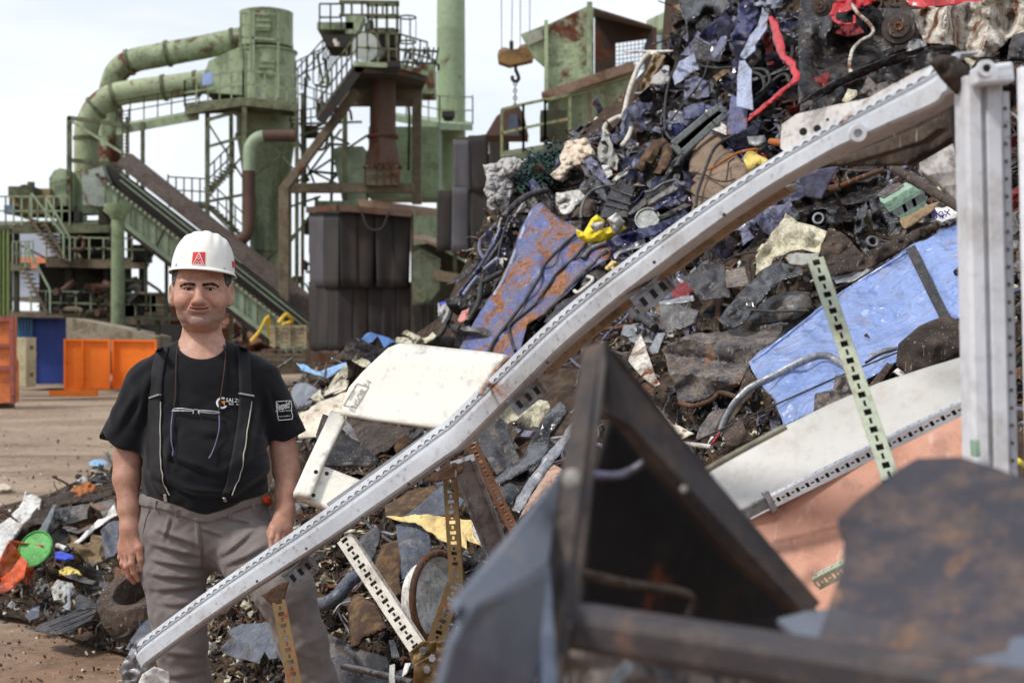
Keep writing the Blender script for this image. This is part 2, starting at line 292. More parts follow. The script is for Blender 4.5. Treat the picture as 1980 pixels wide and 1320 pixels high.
# ------------------------------------------------------------------ tower with the cyclone
def cyclone():
    Y = 52; k = Y/F; c = P(515, 660, Y); cx = c.x; z = lambda py: CAMH+(CY-py)*k; up = V((0, 0, 1))
    t = thing("cyclone_tower", "tall pale green cyclone separator with a capped round head, inside a steel frame with stairs", "dust collector", (cx, Y, 0))
    at = lambda py: V((cx, Y, z(py)))
    m = MB().lathe(at(94), up, [(0, 46*k), (.02, 52*k), (.15, 52*k), (.16, 51*k), (z(28)-z(94), 51*k), (z(26)-z(94), 52*k), (z(20)-z(94), 30*k), (z(15)-z(94), 2*k)], 40)
    head = part(m, "head_drum", GREEN, t)
    m = MB().lathe(at(266), up, [(0, 57*k), (.1, 60*k), (.12, 57*k), (z(226)-z(266), 57*k), (z(224)-z(266), 61*k), (z(222)-z(266), 57*k), (z(104)-z(266), 56*k), (z(103)-z(266), 60*k), (z(100)-z(266), 60*k), (z(96)-z(266), 46*k)], 40)
    part(m, "body_drum", paint("green_peeling", (162, 172, 138), rust=.2, rustcol=(190, 190, 186), dirt=.35, dirtcol=(92, 96, 74), scale=1.1, streak=False, bump=.04), t)
    m = MB().lathe(at(640), up, [(0, 22*k), (z(490)-z(640), 27*k), (z(485)-z(640), 31*k), (z(390)-z(640), 33*k), (z(380)-z(640), 39*k), (z(268)-z(640), 56*k), (z(266)-z(640), 61*k)], 40)
    part(m, "cone", GREEN, t)
    m = MB()   # inspection doors with their bars and hinges
    for x, y, w, h in ((508, 40, 26, 38), (515, 130, 26, 36)):
        yy = Y-57*k-.03
        m.box(P(x, y, yy), (w*k, .08, h*k))
        for a in (-.3, 0, .3): m.box(P(x, y+h*a, yy-.07), (w*k*1.15, .05, 3*k))
        part(m, "inspection_door", GREEN_RUSTY, t); m = MB()
    m = MB()   # ladder cage at the head
    Yf = Y-62*k
    for x in (466, 490, 538): m.pb(x, 26, x, 190 if x != 466 else 112, 4, Yf)
    m.pb(466, 26, 538, 28, 3, Yf); m.pb(466, 72, 538, 78, 4, Yf); m.pb(466, 48, 490, 48, 2, Yf)
    for y in range(30, 180, 9): m.pb(474, y, 484, y, 1.6, Yf-.05)
    m.pb(474, 24, 474, 190, 2, Yf-.05); m.pb(484, 24, 484, 190, 2, Yf-.05)
    part(m, "ladder", GREEN, t)
    m = MB().pplate([(404, 118), (450, 96), (470, 96), (470, 184), (392, 178), (392, 150)], Y-1.0, 2.0)
    part(m, "inlet_box", GREEN, t)
    m = MB()
    m.plate([P(357, 206, 49.5), P(470, 188, 48.5), P(576, 200, 48.5), P(576, 196, 55), P(430, 190, 55), P(357, 200, 53)], (0, 0, -.28))
    part(m, "platform", GREEN_DIRTY, t)
    m = MB().prail([(357, 206, 49.5), (470, 188, 48.5), (576, 200, 48.5)], 52, 49, 5).prail([(357, 200, 53), (357, 206, 49.5)], 50, 50, 2)
    part(m, "railing", GREEN, t)
    m = MB()
    for x, y0, y1, Yc, w in ((401, 214, 690, 49.5, 8), (473, 196, 660, 48.6, 9), (574, 190, 690, 48.6, 7), (447, 200, 690, 55.5, 7), (560, 200, 690, 55.5, 7)): part(MB().pb(x, y0, x, y1, w, Yc), "column", GREEN_DIRTY, t)
    for x1, y1, x2, y2, w in ((401, 232, 473, 212, 6), (473, 214, 574, 222, 7), (401, 284, 473, 264, 5), (473, 268, 574, 262, 5), (401, 390, 473, 376, 5), (401, 540, 574, 540, 6)): m.pb(x1, y1, x2, y2, w, 49)
    for x1, y1, x2, y2 in ((401, 236, 470, 345), (404, 380, 470, 300), (478, 225, 570, 330), (401, 400, 470, 470), (478, 350, 572, 280), (404, 540, 470, 450), (478, 540, 572, 450)): m.pb(x1, y1, x2, y2, 3.6, 49.05)
    part(m, "support_frame", GREEN_DIRTY, t)
    m = MB()
    m.plate([P(325, 392, 50), P(402, 396, 50), P(402, 390, 53), P(325, 388, 53)], (0, 0, -.16)); m.prail([(325, 392, 50), (402, 396, 50)], 50, 50, 5).prail([(325, 392, 50), (325, 388, 53)], 50, 50, 2)
    for a, b, c_, d in ((402, 372, 452, 322), (404, 398, 472, 462)):
        for off in (0, 1.1):
            m.pb(a, b, c_, d, 5, 50+off)
        for q in range(9): tt = (q+.5)/9; m.box(P(a+(c_-a)*tt, b+(d-b)*tt-2, 50.6), (9*k, 1.1, .04))
        m.prail([(a, b), (c_, d)], 48, 50, 4)
    part(m, "staircase", GREEN_DIRTY, t)
    # curved downpipe, rusty in its long runs
    path = catmull([P(572, 263, 48), P(520, 263, 48), P(497, 268, 48), P(484, 285, 48), P(482, 310, 48), P(482, 380, 48), P(482, 430, 48), P(476, 455, 48), P(460, 464, 48), P(428, 466, 48)], 6)
    dp = part(MB().tube(path, 11.5*48/F, 16), "downpipe", RUST_BROWN, t)
    el = MB().tube(path[8:27], 12.2*48/F, 16); el.build("elbow", GREEN_PALE, dp, smooth=40)
    m = MB().pplate([(391, 142), (411, 138), (411, 162), (391, 166)], 48.3, .05)
    part(m, "notice_board", paint("notice_blue", (150, 172, 214), dirt=.1, scale=1), t)
cyclone()
def duct(name, label, pts, r, rust_mat, Y, flanges):
    k = Y/F; path = catmull(pts, 8); t = thing(name, label, "duct", (pts[-1].x, pts[-1].y, 0))
    part(MB().tube(path, r*k, 28), "pipe_shell", rust_mat, t, 50)
    for px, py, dx, dy in flanges:
        p = P(px, py, Y); d = V((dx, 0, dy)).normalized()
        part(MB().cyl(p-d*.06, p+d*.06, (r+3)*k, n=28), "flange", GREEN_DIRTY, t, 40)
    return t
Yd = 52.5
duct("upper_duct", "upper of two fat green ducts, rust flaked, curving down from the cyclone head", [P(468, 76, Yd), P(400, 90, Yd), P(310, 107, Yd), P(258, 118, Yd), P(228, 138, Yd+.3), P(215, 175, Yd+.6), P(213, 215, Yd+.8), P(213, 330, Yd+.8)], 23,
     GREEN_RUSTY, Yd, [(452, 80, 1, .2), (325, 104, 1, .2), (250, 121, 1, .3)])
duct("lower_duct", "lower fat green duct bending down in front of the upper one", [P(402, 158, Yd-1.4), P(330, 168, Yd-1.4), P(240, 180, Yd-1.4), P(205, 192, Yd-1.4), P(182, 214, Yd-1.4), P(169, 245, Yd-1.4), P(167, 275, Yd-1.4), P(167, 415, Yd-1.4)], 23,
     paint("green_duct", (156, 167, 132), rust=.24, dirt=.35, dirtcol=(104, 98, 74), scale=.8, rough=.6, bump=.05), Yd-1.4, [(380, 162, 1, .15), (318, 170, 1, .15), (222, 186, 1, .3), (186, 209, 1, .9), (168, 268, 0, 1)])
def duct_frame():
    Y = 50; t = thing("duct_frame", "green steel trestle frame standing round the bends of the two ducts", "steel frame", P(205, 660, Y)*1); m = MB()
    for x, y0, y1, w in ((134, 226, 660, 8), (276, 236, 660, 7), (245, 226, 420, 4)): m.pb(x, y0, x, y1, w, Y)
    m.pb(132, 228, 250, 243, 8, Y); m.pb(136, 310, 276, 324, 8, Y); part(m, "posts_and_beams", GREEN_DIRTY, t)
    part(MB().pb(140, 236, 272, 318, 5, Y), "brace", GREEN, t); part(MB().pb(276, 324, 240, 430, 4, Y), "brace", GREEN, t)
    m = MB().plate([P(225, 245, Y), P(385, 216, Y), P(385, 212, Y+1.2), P(225, 240, Y+1.2)], (0, 0, -.3)); part(m, "walkway", GREEN, t)
    m = MB().prail([(225, 240), (385, 212)], 44, Y, 6, 2); part(m, "railing", GREEN_DARK, t)
    m = MB()
    for y in range(215, 420, 7): m.pb(237, y, 249, y, 1.5, Y-.4)
    m.pb(237, 210, 237, 430, 2, Y-.4).pb(249, 210, 249, 430, 2, Y-.4); part(m, "ladder", GREEN_DARK, t)
duct_frame()

def conveyor():
    Y = 46; k = Y/F; t = thing("belt_conveyor", "long inclined belt conveyor with pale green side panels and a brown cover", "conveyor", P(560, 720, Y))
    m = MB().plate([P(204, 352, Y), P(596, 662, Y), P(596, 706, Y), P(204, 404, Y)], (0, .15, 0)); part(m, "side_panel", GREEN_PALE, t)
    m = MB()
    for i in range(17):
        u = i/16; x = 204+392*u; y = 352+310*u; m.pb(x, y, x, y+48, 3.2, Y-.08)
    part(m, "panel_rib", GREEN_DIRTY, t)
    m = MB().pb(202, 404, 596, 708, 8, Y-.12); m.pb(202, 350, 596, 660, 5, Y-.1); part(m, "edge_beam", GREEN_PALE, t)
    m = MB().plate([P(212, 322, Y+.5), P(600, 618, Y+.5), P(600, 668, Y+.5), P(182, 362, Y+.5), P(182, 330, Y+.5)], (0, 1.4, 0)); part(m, "belt", DARK_METAL, t)
    m = MB().plate([P(206, 408, Y+.1), P(596, 712, Y+.1), P(596, 730, Y+.1), P(240, 446, Y+.1)], (0, 1.8, 0)); part(m, "under_tray", BELT, t)
    m = MB()
    for i in range(46):
        u = i/45; m.cyl(P(188+400*u, 338+312*u, Y-.15), P(188+400*u, 338+312*u, Y+1.6), .06, n=8)
    part(m, "idler_rollers", RUST_BROWN, t)
    m = MB(); a, b = P(236, 322, Y+2), P(600, 610, Y+2); prof = []
    n = V((.62, 0, .78)).normalized()
    for i in range(9):
        g = math.pi*i/8; prof.append((math.cos(g)*.75, math.sin(g)*.55))
    vs = [q+V((0, -c, 0))+n*s for q in (a, b) for c, s in prof]
    m.add(vs, [(i, i+1, i+10, i+9) for i in range(8)]+[tuple(range(9)), tuple(range(9, 18))]); part(m, "belt_cover", BELT, t)
    m = MB().pb(232, 336, 600, 628, 2, Y+.3).pb(232, 348, 600, 640, 2, Y+.3); part(m, "guard_rail", GREEN_PALE, t)
    m = MB().pplate([(158, 332), (196, 322), (208, 350), (204, 400), (160, 396)], Y, 2.2); part(m, "head_box", paint("white_peeled", (150, 160, 150), rust=.4, dirt=.4, scale=1.2), t)
    m = MB().pb(283, 470, 283, 600, 4, Y+1).pb(283, 520, 320, 440, 3, Y).pb(322, 500, 322, 690, 6, Y+1).pb(420, 590, 420, 700, 6, Y+1); part(m, "trestle_leg", GREEN_DARK, t)
    m = MB().lathe(P(228, 640, Y-1), (0, 0, 1), [(0, 13*k), (3.2, 12*k), (3.35, 13*k), (3.5, 12*k), (3.9, 26*k), (4.0, 26*k)], 24); part(m, "round_pillar", paint("green_pillar", (126, 143, 108), dirt=.35, rust=.05, scale=.8), t)
conveyor()
def machine_house():
    Y = 50; k = Y/F
    t = thing("shredder_station", "dark green machine station with stairs and walkways at the far left", "plant building", P(150, 690, Y))
    m = MB()
    m.plate([P(-30, 436, Y-2), P(212, 432, Y-2), P(215, 425, Y+3), P(-30, 428, Y+3)], (0, 0, -.3)); part(m, "upper_platform", GREEN_DIRTY, t)
    m = MB().plate([P(88, 500, Y-2), P(285, 504, Y-2), P(285, 498, Y+3), P(88, 496, Y+3)], (0, 0, -.28)).plate([P(20, 604, Y-2), P(330, 612, Y-2), P(330, 606, Y+3), P(20, 600, Y+3)], (0, 0, -.35)); part(m, "lower_platform", BEIGE_STEEL, t)
    m = MB().plate([P(20, 512, Y-2), P(60, 512, Y-2), P(60, 508, Y), P(20, 508, Y)], (0, 0, -.2)); part(m, "stair_landing", GREEN_DIRTY, t)
    m = MB().prail([(-20, 436), (135, 436)], 56, Y-2, 10).prail([(90, 500), (283, 504)], 42, Y-2, 7).prail([(60, 606), (320, 612)], 44, Y-2, 9).prail([(24, 512), (64, 512)], 45, Y-2, 5, 2); part(m, "railing", GREEN, t)
    m = MB().lathe(P(178, 690, Y+1), (0, 0, 1), [(0, 34*k), (4.6, 38*k), (4.7, 40*k), (4.8, 38*k)], 24); part(m, "vessel", GREEN_DARK, t)
    m = MB().box(P(166, 560, Y+1.5), (150*k, 2, 100*k)); part(m, "machine_block", DARK_METAL, t)
    m = MB()
    for x, y0, y1, w in ((32, 438, 690, 9), (133, 430, 690, 12), (274, 500, 690, 9), (205, 432, 690, 6), (248, 504, 690, 5)): part(MB().pb(x, y0, x, y1, w, Y-1.2), "column", GREEN_DARK, t)
    for x in (20, 120, 250): part(MB().pb(x, 438, x, 690, 7, Y+2.5), "column", GREEN_DARK, t)
    m.pb(32, 470, 90, 500, 3, Y-1.2).pb(240, 520, 274, 590, 3, Y-1.2); part(m, "brace", GREEN_DARK, t)
    for nm, a, b, c, d in (("upper_flight", 56, 420, 118, 500), ("lower_flight", 44, 516, 92, 606), ("inner_flight", 85, 428, 130, 505)):
        m = MB()
        for off in (0, 1.0): m.pb(a, b, c, d, 5, Y-3+off)
        for q in range(10): u = (q+.5)/10; m.box(P(a+(c-a)*u, b+(d-b)*u, Y-2.5), (8*k, 1, .04))
        part(m, nm, BEIGE_STEEL, t)
        m = MB().pb(a+5, b-46, c+5, d-46, 3.6, Y-3.1).pb(a+5, b-46, a+5, b, 3, Y-3.1).pb(c+5, d-46, c+5, d, 3, Y-3.1); part(m, "handrail", GREEN_PALE, t)
    m = MB().cyl(P(48, 371, Y), P(48, 371, Y-1.6), 14*k, n=18).box(P(48, 372, Y-.7), (46*k, .9, 18*k)).cyl(P(60, 362, Y-.8), P(60, 352, Y-.8), 7*k, n=12); part(m, "motor", GREEN_DIRTY, t)
    m = MB().box(P(72, 400, Y), (80*k, 1.5, 36*k)).box(P(92, 385, Y+.3), (30*k, 1.2, 34*k)); part(m, "gearbox", paint("ochre_box", (140, 122, 84), rust=.2, dirt=.4, scale=1.2), t)
    m = MB().pplate([(96, 420), (95, 345), (104, 330), (116, 325), (130, 328), (136, 340), (136, 420)], Y, 2)
    m.pb(96, 352, 134, 344, 4, Y-.1); part(m, "fan_housing", GREEN, t)
    m = MB().box(P(22, 406, Y-1), (18*k, .5, 16*k)); part(m, "control_box", paint("steel_blue", (96, 120, 150), dirt=.3, scale=1), t)
machine_house()

def central_tower():
    Y = 47; k = Y/F; t = thing("central_tower", "beige and green steel tower carrying a rusty brown pipe and railed machine decks", "tower", P(680, 690, Y))
    m = MB()
    m.pb(550, 362, 550, 690, 19, Y); m.pb(806, 190, 806, 395, 18, Y+2); m.pb(654, 190, 816, 190, 32, Y+2, 12)
    m.pb(560, 364, 800, 364, 19, Y+.5, 12); m.pb(549, 366, 690, 176, 20, Y, 16)
    part(m, "main_frame", BEIGE_STEEL, t, bevel=.02)
    m = MB()
    for x, y0, y1, w in ((667, 215, 690, 9), (612, 380, 690, 7), (585, 180, 690, 6)): m.pb(x, y0, x, y1, w, Y+3)
    for a in ((560, 230, 610, 360), (575, 352, 710, 262), (580, 262, 660, 236), (585, 352, 660, 250), (560, 400, 620, 380), (560, 470, 612, 400), (566, 240, 700, 236), (600, 330, 665, 362)): m.pb(*a, 4, Y+3)
    part(m, "cross_brace", GREEN_DIRTY, t)
    c = P(737, 200, Y); zz = lambda py: CAMH+(CY-py)*k
    m = MB().lathe(V((c.x, Y+.6, zz(322))), (0, 0, 1), [(0, 34*k), (.12, 36*k), (.2, 33*k), (.55, 31.5*k), (zz(285)-zz(322), 29*k), (zz(262)-zz(322), 25*k), (zz(261)-zz(322), 28*k), (zz(258)-zz(322), 28*k), (zz(257)-zz(322), 25.5*k), (zz(152)-zz(322), 25.5*k), (zz(150)-zz(322), 29*k), (zz(146)-zz(322), 29*k)], 32)
    pp = part(m, "brown_pipe", RUST_BROWN, t)
    m = MB()
    for i in range(28):
        g = 2*math.pi*i/28
        m.box(V((c.x+math.cos(g)*29.5*k, Y+.6+math.sin(g)*29.5*k, zz(259.5))), (3*k, 3*k, 6*k), g); m.box(V((c.x+math.cos(g)*37*k, Y+.6+math.sin(g)*37*k, zz(320))), (3*k, 3*k, 5*k), g)
    m.build("flange_bolts", paint("bolt_rust", (120, 74, 56), rust=.5, dirt=.3, scale=2), pp)
    m = MB().box(P(740, 342, Y+.6), (66*k, 1.0, 38*k)); part(m, "pipe_shoe", paint("shoe_beige", (140, 132, 104), rust=.2, dirt=.4, scale=1.4), t)
    m = MB()
    for x in (706, 728, 742, 756, 772): m.pb(x, 322, x, 360, 4, Y-.05)
    m.pb(704, 324, 774, 324, 4, Y-.05).pb(720, 340, 774, 340, 3, Y-.05); part(m, "shoe_frame", RUST_BROWN, t)
    m = MB().plate([P(686, 128, Y-1), P(770, 132, Y-1), P(824, 146, Y+.5), P(815, 168, Y+3), P(660, 168, Y+3)], (0, 0, -.2)); part(m, "machine_deck", paint("deck_soot", (70, 66, 56), rust=.3, dirt=.6, dirtcol=(40, 36, 34), scale=.9, rough=.8), t)
    m = MB().pb(684, 124, 772, 128, 9, Y-1.05).beam(P(772, 128, Y-1.05), P(826, 143, Y+.5), .12, .17); part(m, "deck_edge", GREEN_RUSTY, t)
    m = MB().plate([P(690, 124, Y-1), P(690, 116, Y+1), P(612, 222, Y+1), P(612, 232, Y-1)], (.25, 0, -.15)); part(m, "sloped_chute", DARK_METAL, t)
    m = MB().prail([(690, 122, Y-1), (772, 126, Y-1), (826, 142, Y+.5)], 60, Y, 4, 3).prail([(690, 124, Y-1), (612, 228, Y-1)], 58, Y, 8, 3); part(m, "railing", GREEN_DIRTY, t)
    for q, hh in (([(572, 180, Y+3), (628, 152, Y+3), (650, 120, Y+3)], 60), ([(572, 200, Y+2), (660, 230, Y+2)], 40), ([(562, 250, Y+3), (660, 236, Y+3)], 34), ([(560, 190, Y+5), (640, 100, Y+5)], 40)): part(MB().prail(q, hh, Y, 5, 2.2), "railing", GREEN_DARK, t)
    for q in ([(590, 150), (590, 400)], [(600, 250), (640, 250), (640, 420)], [(770, 160), (790, 200), (790, 330)]): part(MB().tube(catmull([P(x, y, Y+3.5) for x, y in q], 4), .06, 6), "conduit", GREEN_DARK, t)
    m = MB().box(P(742, 92, Y+1.2), (54*k, 1.4, 56*k)); part(m, "hopper_body", BEIGE_STEEL, t)
    m = MB().box(P(740, 76, Y+.3), (50*k, .8, 34*k)).plate([P(706, 46, Y+.2), P(720, 36, Y+.2), P(722, 96, Y+.2), P(700, 86, Y+.2)], (0, .5, 0)); part(m, "dark_drive", DARK_METAL, t)
    m = MB().cyl(P(706, 92, Y-.2), P(722, 92, Y+.6), 27*k, n=28); part(m, "round_cover", paint("cover_grey", (186, 192, 186), dirt=.2, scale=1.2), t)
    m = MB()
    for x in (712, 728, 748, 768): m.pb(x, 6, x, 96, 5, Y-.2)
    for y in (10, 34, 60): m.pb(708, y, 772, y, 5, Y-.2)
    part(m, "front_grating", GREEN_DIRTY, t); m = MB()
    for x in (664, 680, 700, 720, 740, 760): m.pb(x, 2, x, 30, 4, Y+2)
    m.pb(656, 4, 772, 6, 7, Y+2).pb(656, 30, 772, 30, 5, Y+2); part(m, "top_grating", GREEN_DIRTY, t)
    m = MB().box(P(654, 60, Y+1.5), (72*k, 1.6, 14*k)).plate([P(668, 30, Y+.7), P(704, 30, Y+.7), P(690, 66, Y+.7), P(668, 66, Y+.7)], (0, .8, 0)); part(m, "side_balcony", GREEN, t)
    m = MB().plate([P(620, 68, Y+.6), P(688, 68, Y+.6), P(664, 92, Y+.6), P(630, 90, Y+.6)], (0, 1.6, 0)); part(m, "balcony_soffit", DARK_METAL, t)
    m = MB().prail([(618, 60, Y+.6), (660, 60, Y+.6)], 52, Y, 2, 3); part(m, "balcony_railing", GREEN_DARK, t)
    m = MB()
    for y in (34, 82): m.ring(P(788, y, Y+2), (0, 0, 1), 17*k, .03, 20, 4)
    for i in range(5): g = math.pi*2*i/5; q = P(788, 34, Y+2)+V((math.cos(g), math.sin(g), 0))*17*k; m.beam(q, q-V((0, 0, 48*k)), .025)
    part(m, "ladder_cage", GREEN_DARK, t)
    m = MB()
    for i in range(8): m.box(P(785+i*9, 100+(i % 4)*10, Y+4), (5*k, .3, 10*k)); m.pb(785+i*9, 92, 778+i*9, 132, 3, Y+4)
    m.pb(774, 96, 846, 100, 4, Y+4).pb(774, 120, 846, 124, 4, Y+4); part(m, "stair_treads", GREEN_DARK, t)
    m = MB().box(P(826, 160, Y+4), (34*k, 1.5, 60*k)); part(m, "cabinet", GREEN_RUSTY, t)
    m = MB().pplate([(642, 290), (656, 283), (702, 283), (702, 420), (664, 400)], Y+3.4, 2); part(m, "filter_box", GREEN_PALE, t)
    m = MB().box(P(785, 320, Y+5.5), (150*k, 2, 150*k)).box(P(660, 420, Y+3), (80*k, 2, 56*k)); part(m, "tank", paint("tank_green", (104, 124, 94), dirt=.4, rust=.05, scale=.8), t)
    for x, y in ((762, 126), (867, 222)):
        m = MB().box(P(x, y, Y-1.4), (24*k, .35, 11*k)).box(P(x, y+8, Y-1.35), (17*k, .3, 7*k)); part(m, "floodlight", DARK_METAL, t)
    m = MB().cyl(P(648, 84, Y+.3), P(648, 76, Y+.3), 4*k, n=10).cyl(P(652, 90, Y+.2), P(652, 82, Y+.2), 5*k, n=10); part(m, "lamp", paint("lamp_white", (200, 190, 180), dirt=.2, scale=2), t)
    m = MB().pplate([(690, 384), (806, 398), (850, 404), (850, 480), (732, 480), (700, 420)], Y+1.5, 2); part(m, "riveted_chute", paint("chute_pink", (168, 142, 122), rust=.18, dirt=.3, dirtcol=(120, 92, 80), scale=1.4, spots=.7), t)
    m = MB().box(P(822, 452, Y+1.3), (90*k, .3, 70*k)); part(m, "chute_door", GREEN, t)
central_tower()
def clutter():
    # pipe runs, boxes and lamps that crowd the plant
    rnd = random.Random(12); t = thing("service_pipework", "web of thin service pipes, junction boxes and brackets between the cyclone and the central tower", "pipework", P(600, 690, 50))
    for i in range(26):
        x, y = rnd.uniform(575, 665), rnd.uniform(150, 640); w = rnd.choice((30, 50, 80)); q = [(x, y), (x+w*rnd.uniform(-.2, 1), y), (x+w*rnd.uniform(-.2, 1), y+rnd.uniform(-60, 80))]; Yq = rnd.uniform(50.5, 54)
        part(MB().tube(catmull([P(*p, Yq) for p in q], 4), rnd.choice((.035, .05, .08)), 6), "pipe_run", rnd.choice((GREEN_DARK, GREEN_DIRTY, RUST_BROWN, DARK_METAL)), t)
    for i in range(12):
        x, y = rnd.uniform(575, 660), rnd.uniform(200, 640); part(MB().box(P(x, y, rnd.uniform(50, 53)), (rnd.uniform(.15, .5), .3, rnd.uniform(.2, .6))), "junction_box", rnd.choice((GREEN_DARK, DARK_METAL, GREEN_DIRTY)), t)
    t = thing("station_pipework", "grimy pipes, valves and cable boxes crowding the machine station's decks at the far left", "pipework", P(160, 690, 48))
    for i in range(26):
        x, y = rnd.uniform(100, 275), rnd.choice((470, 490, 560, 580, 595))+rnd.uniform(-14, 14); q = [(x, y), (x+rnd.uniform(10, 50), y), (x+rnd.uniform(10, 50), y+rnd.uniform(-26, 30))]
        part(MB().tube(catmull([P(*p, rnd.uniform(47.6, 48.3)) for p in q], 4), rnd.choice((.05, .08, .13)), 6), "pipe_run", rnd.choice((GREEN_DARK, BEIGE_STEEL, RUST_BROWN, DARK_METAL)), t)
    for i in range(14):
        x, y = rnd.uniform(100, 320), rnd.choice((488, 592, 420))+rnd.uniform(-8, 4); part(MB().box(P(x, y, 48.2), (rnd.uniform(.3, .9), .4, rnd.uniform(.3, .8))), "equipment_box", rnd.choice((GREEN_DARK, BEIGE_STEEL, DARK_METAL)), t)
clutter()
def chimney():
    Y = 56; k = Y/F; c = P(872, 660, Y); t = thing("chimney", "smooth pale green round chimney stack with a railed ring platform", "chimney", (c.x, Y, 0))
    m = MB().lathe((c.x, Y, 0), (0, 0, 1), [(0, 29*k), (CAMH+(CY-236)*k, 28*k), (CAMH+(CY-60)*k, 27.3*k), (CAMH+(CY-58)*k, 27.6*k), (CAMH+(CY-56)*k, 27.2*k), (CAMH+(CY+260)*k, 26*k)], 48); part(m, "stack", paint("stack_green", (146, 163, 130), dirt=.25, dirtcol=(120, 136, 104), rust=.03, scale=.5, rough=.55, bump=.02, var=.06), t)
    m = MB().plate([P(764, 222, Y-3), P(850, 238, Y-4), P(914, 240, Y-2.5), P(914, 236, Y+2), P(764, 218, Y+2)], (0, 0, -.25)); part(m, "ring_platform", GREEN_PALE, t)
    m = MB().prail([(764, 222, Y-3), (850, 238, Y-4), (914, 240, Y-2.5)], 52, Y, 4, 2.5).prail([(914, 240, Y-2.5), (914, 236, Y+2)], 52, Y, 2, 2.5); part(m, "railing", GREEN, t)
chimney()
def curtain_box(name, label, rows, Y, frame, parts):
    k = Y/F; t = thing(name, label, "curtain enclosure", P(rows[0][0], 690, Y)); rnd = random.Random(5)
    for (x0, x1, y0, y1, Ya, Yb, n, mt) in rows:
        for i in range(n):
            a, b = i/n, (i+1)/n-.0; m = MB(); nx = 6; vs = []
            ph = rnd.uniform(0, 6); am = rnd.uniform(.01, .04); sk = rnd.uniform(-.06, .06)
            for r_ in range(9):
                v = r_/8
                for j in range(nx+1):
                    u = a+(b-a)*j/nx; x = x0+(x1-x0)*u; Yq = Ya+(Yb-Ya)*u
                    p = P(x, y0+(y1-y0)*v, Yq); p.y += -am*math.sin(j/nx*5+ph)*(.3+v)-.035*v*(i % 2); p.x += sk*v; p.z += rnd.uniform(-.02, .02) if r_ == 8 else 0
                    vs.append(p)
            m.add(vs, [(r_*(nx+1)+j, r_*(nx+1)+j+1, (r_+1)*(nx+1)+j+1, (r_+1)*(nx+1)+j) for r_ in range(8) for j in range(nx)])
            m.build("rubber_flap", mt[i % len(mt)], t, smooth=25, solid=.02)
    part(frame, "top_frame", RUST_BROWN, t)
    for nm, mb, mt in parts: part(mb, nm, mt, t)
D2 = paint("rubber_dark", (46, 42, 42), dirt=.5, dirtcol=(62, 52, 46), scale=1.0, rough=.8, bump=.1, streak=True, var=.35)
Ycb = 41; kc = Ycb/F
fr = MB().pb(656, 402, 797, 414, 12, Ycb-.4).beam(P(656, 402, Ycb-.4), P(597, 406, Ycb+2.2), .18, .18).pb(797, 414, 797, 680, 5, Ycb-.3)
curtain_box("rubber_curtain_cabin", "large boxy enclosure hung with two rows of black rubber curtains below the brown pipe", [
    (597, 655, 412, 556, Ycb+2.2, Ycb-.2, 2, [RUBBER_PALE, RUBBER_MAT]), (597, 655, 545, 678, Ycb+2.3, Ycb, 3, [RUBBER_MAT]),  # left face flaps lighter: its sunlit side is put into the rubber colour
    (656, 795, 410, 555, Ycb-.2, Ycb-.1, 4, [D2]), (656, 795, 545, 684, Ycb, Ycb+.1, 5, [D2])], Ycb, fr,  # right face flaps darker: its shaded side is put into the rubber colour
    [("core_frame", MB().box(P(720, 550, Ycb+2), (120*kc, 2.6, 270*kc)), DARK_METAL), ("lifting_chain", MB().tube(catmull([P(698, 406, Ycb-.6), P(712, 440, Ycb-.7), P(738, 442, Ycb-.7), P(752, 410, Ycb-.6)], 6), .03, 6), DARK_METAL),
     ("roof_plate", MB().plate([P(597, 404, Ycb+2.2), P(656, 400, Ycb-.4), P(797, 411, Ycb-.4), P(790, 408, Ycb+3)], (0, 0, -.05)), GREEN_DIRTY),
     ("base_skid", MB().pb(600, 690, 800, 694, 18, Ycb+.3, 60), RUST_BROWN)])
Yc2 = 38
curtain_box("rubber_curtain_wall", "tall grey and black rubber curtains hanging beside the chimney foot, at the scrap heap's edge", [
    (876, 908, 270, 370, Yc2, Yc2, 1, [RUBBER_PALE]), (906, 984, 262, 372, Yc2, Yc2-.1, 2, [RUBBER_MAT]),
    (846, 874, 368, 486, Yc2+.2, Yc2, 1, [D2]), (874, 906, 362, 486, Yc2-.05, Yc2-.05, 1, [RUBBER_PALE]), (908, 984, 362, 482, Yc2, Yc2, 2, [RUBBER_MAT, D2])], Yc2,
    MB().pb(872, 272, 985, 256, 5, Yc2+.1), [("back_frame", MB().box(P(930, 400, Yc2+1), (84*Yc2/F, 1, 200*Yc2/F)), GREEN_DARK), ("green_post", MB().pb(942, 370, 942, 600, 7, Yc2+.4), GREEN), ("leg_frame", MB().pb(880, 480, 880, 690, 8, Yc2+1).pb(960, 480, 960, 690, 8, Yc2+1), GREEN_DARK)])
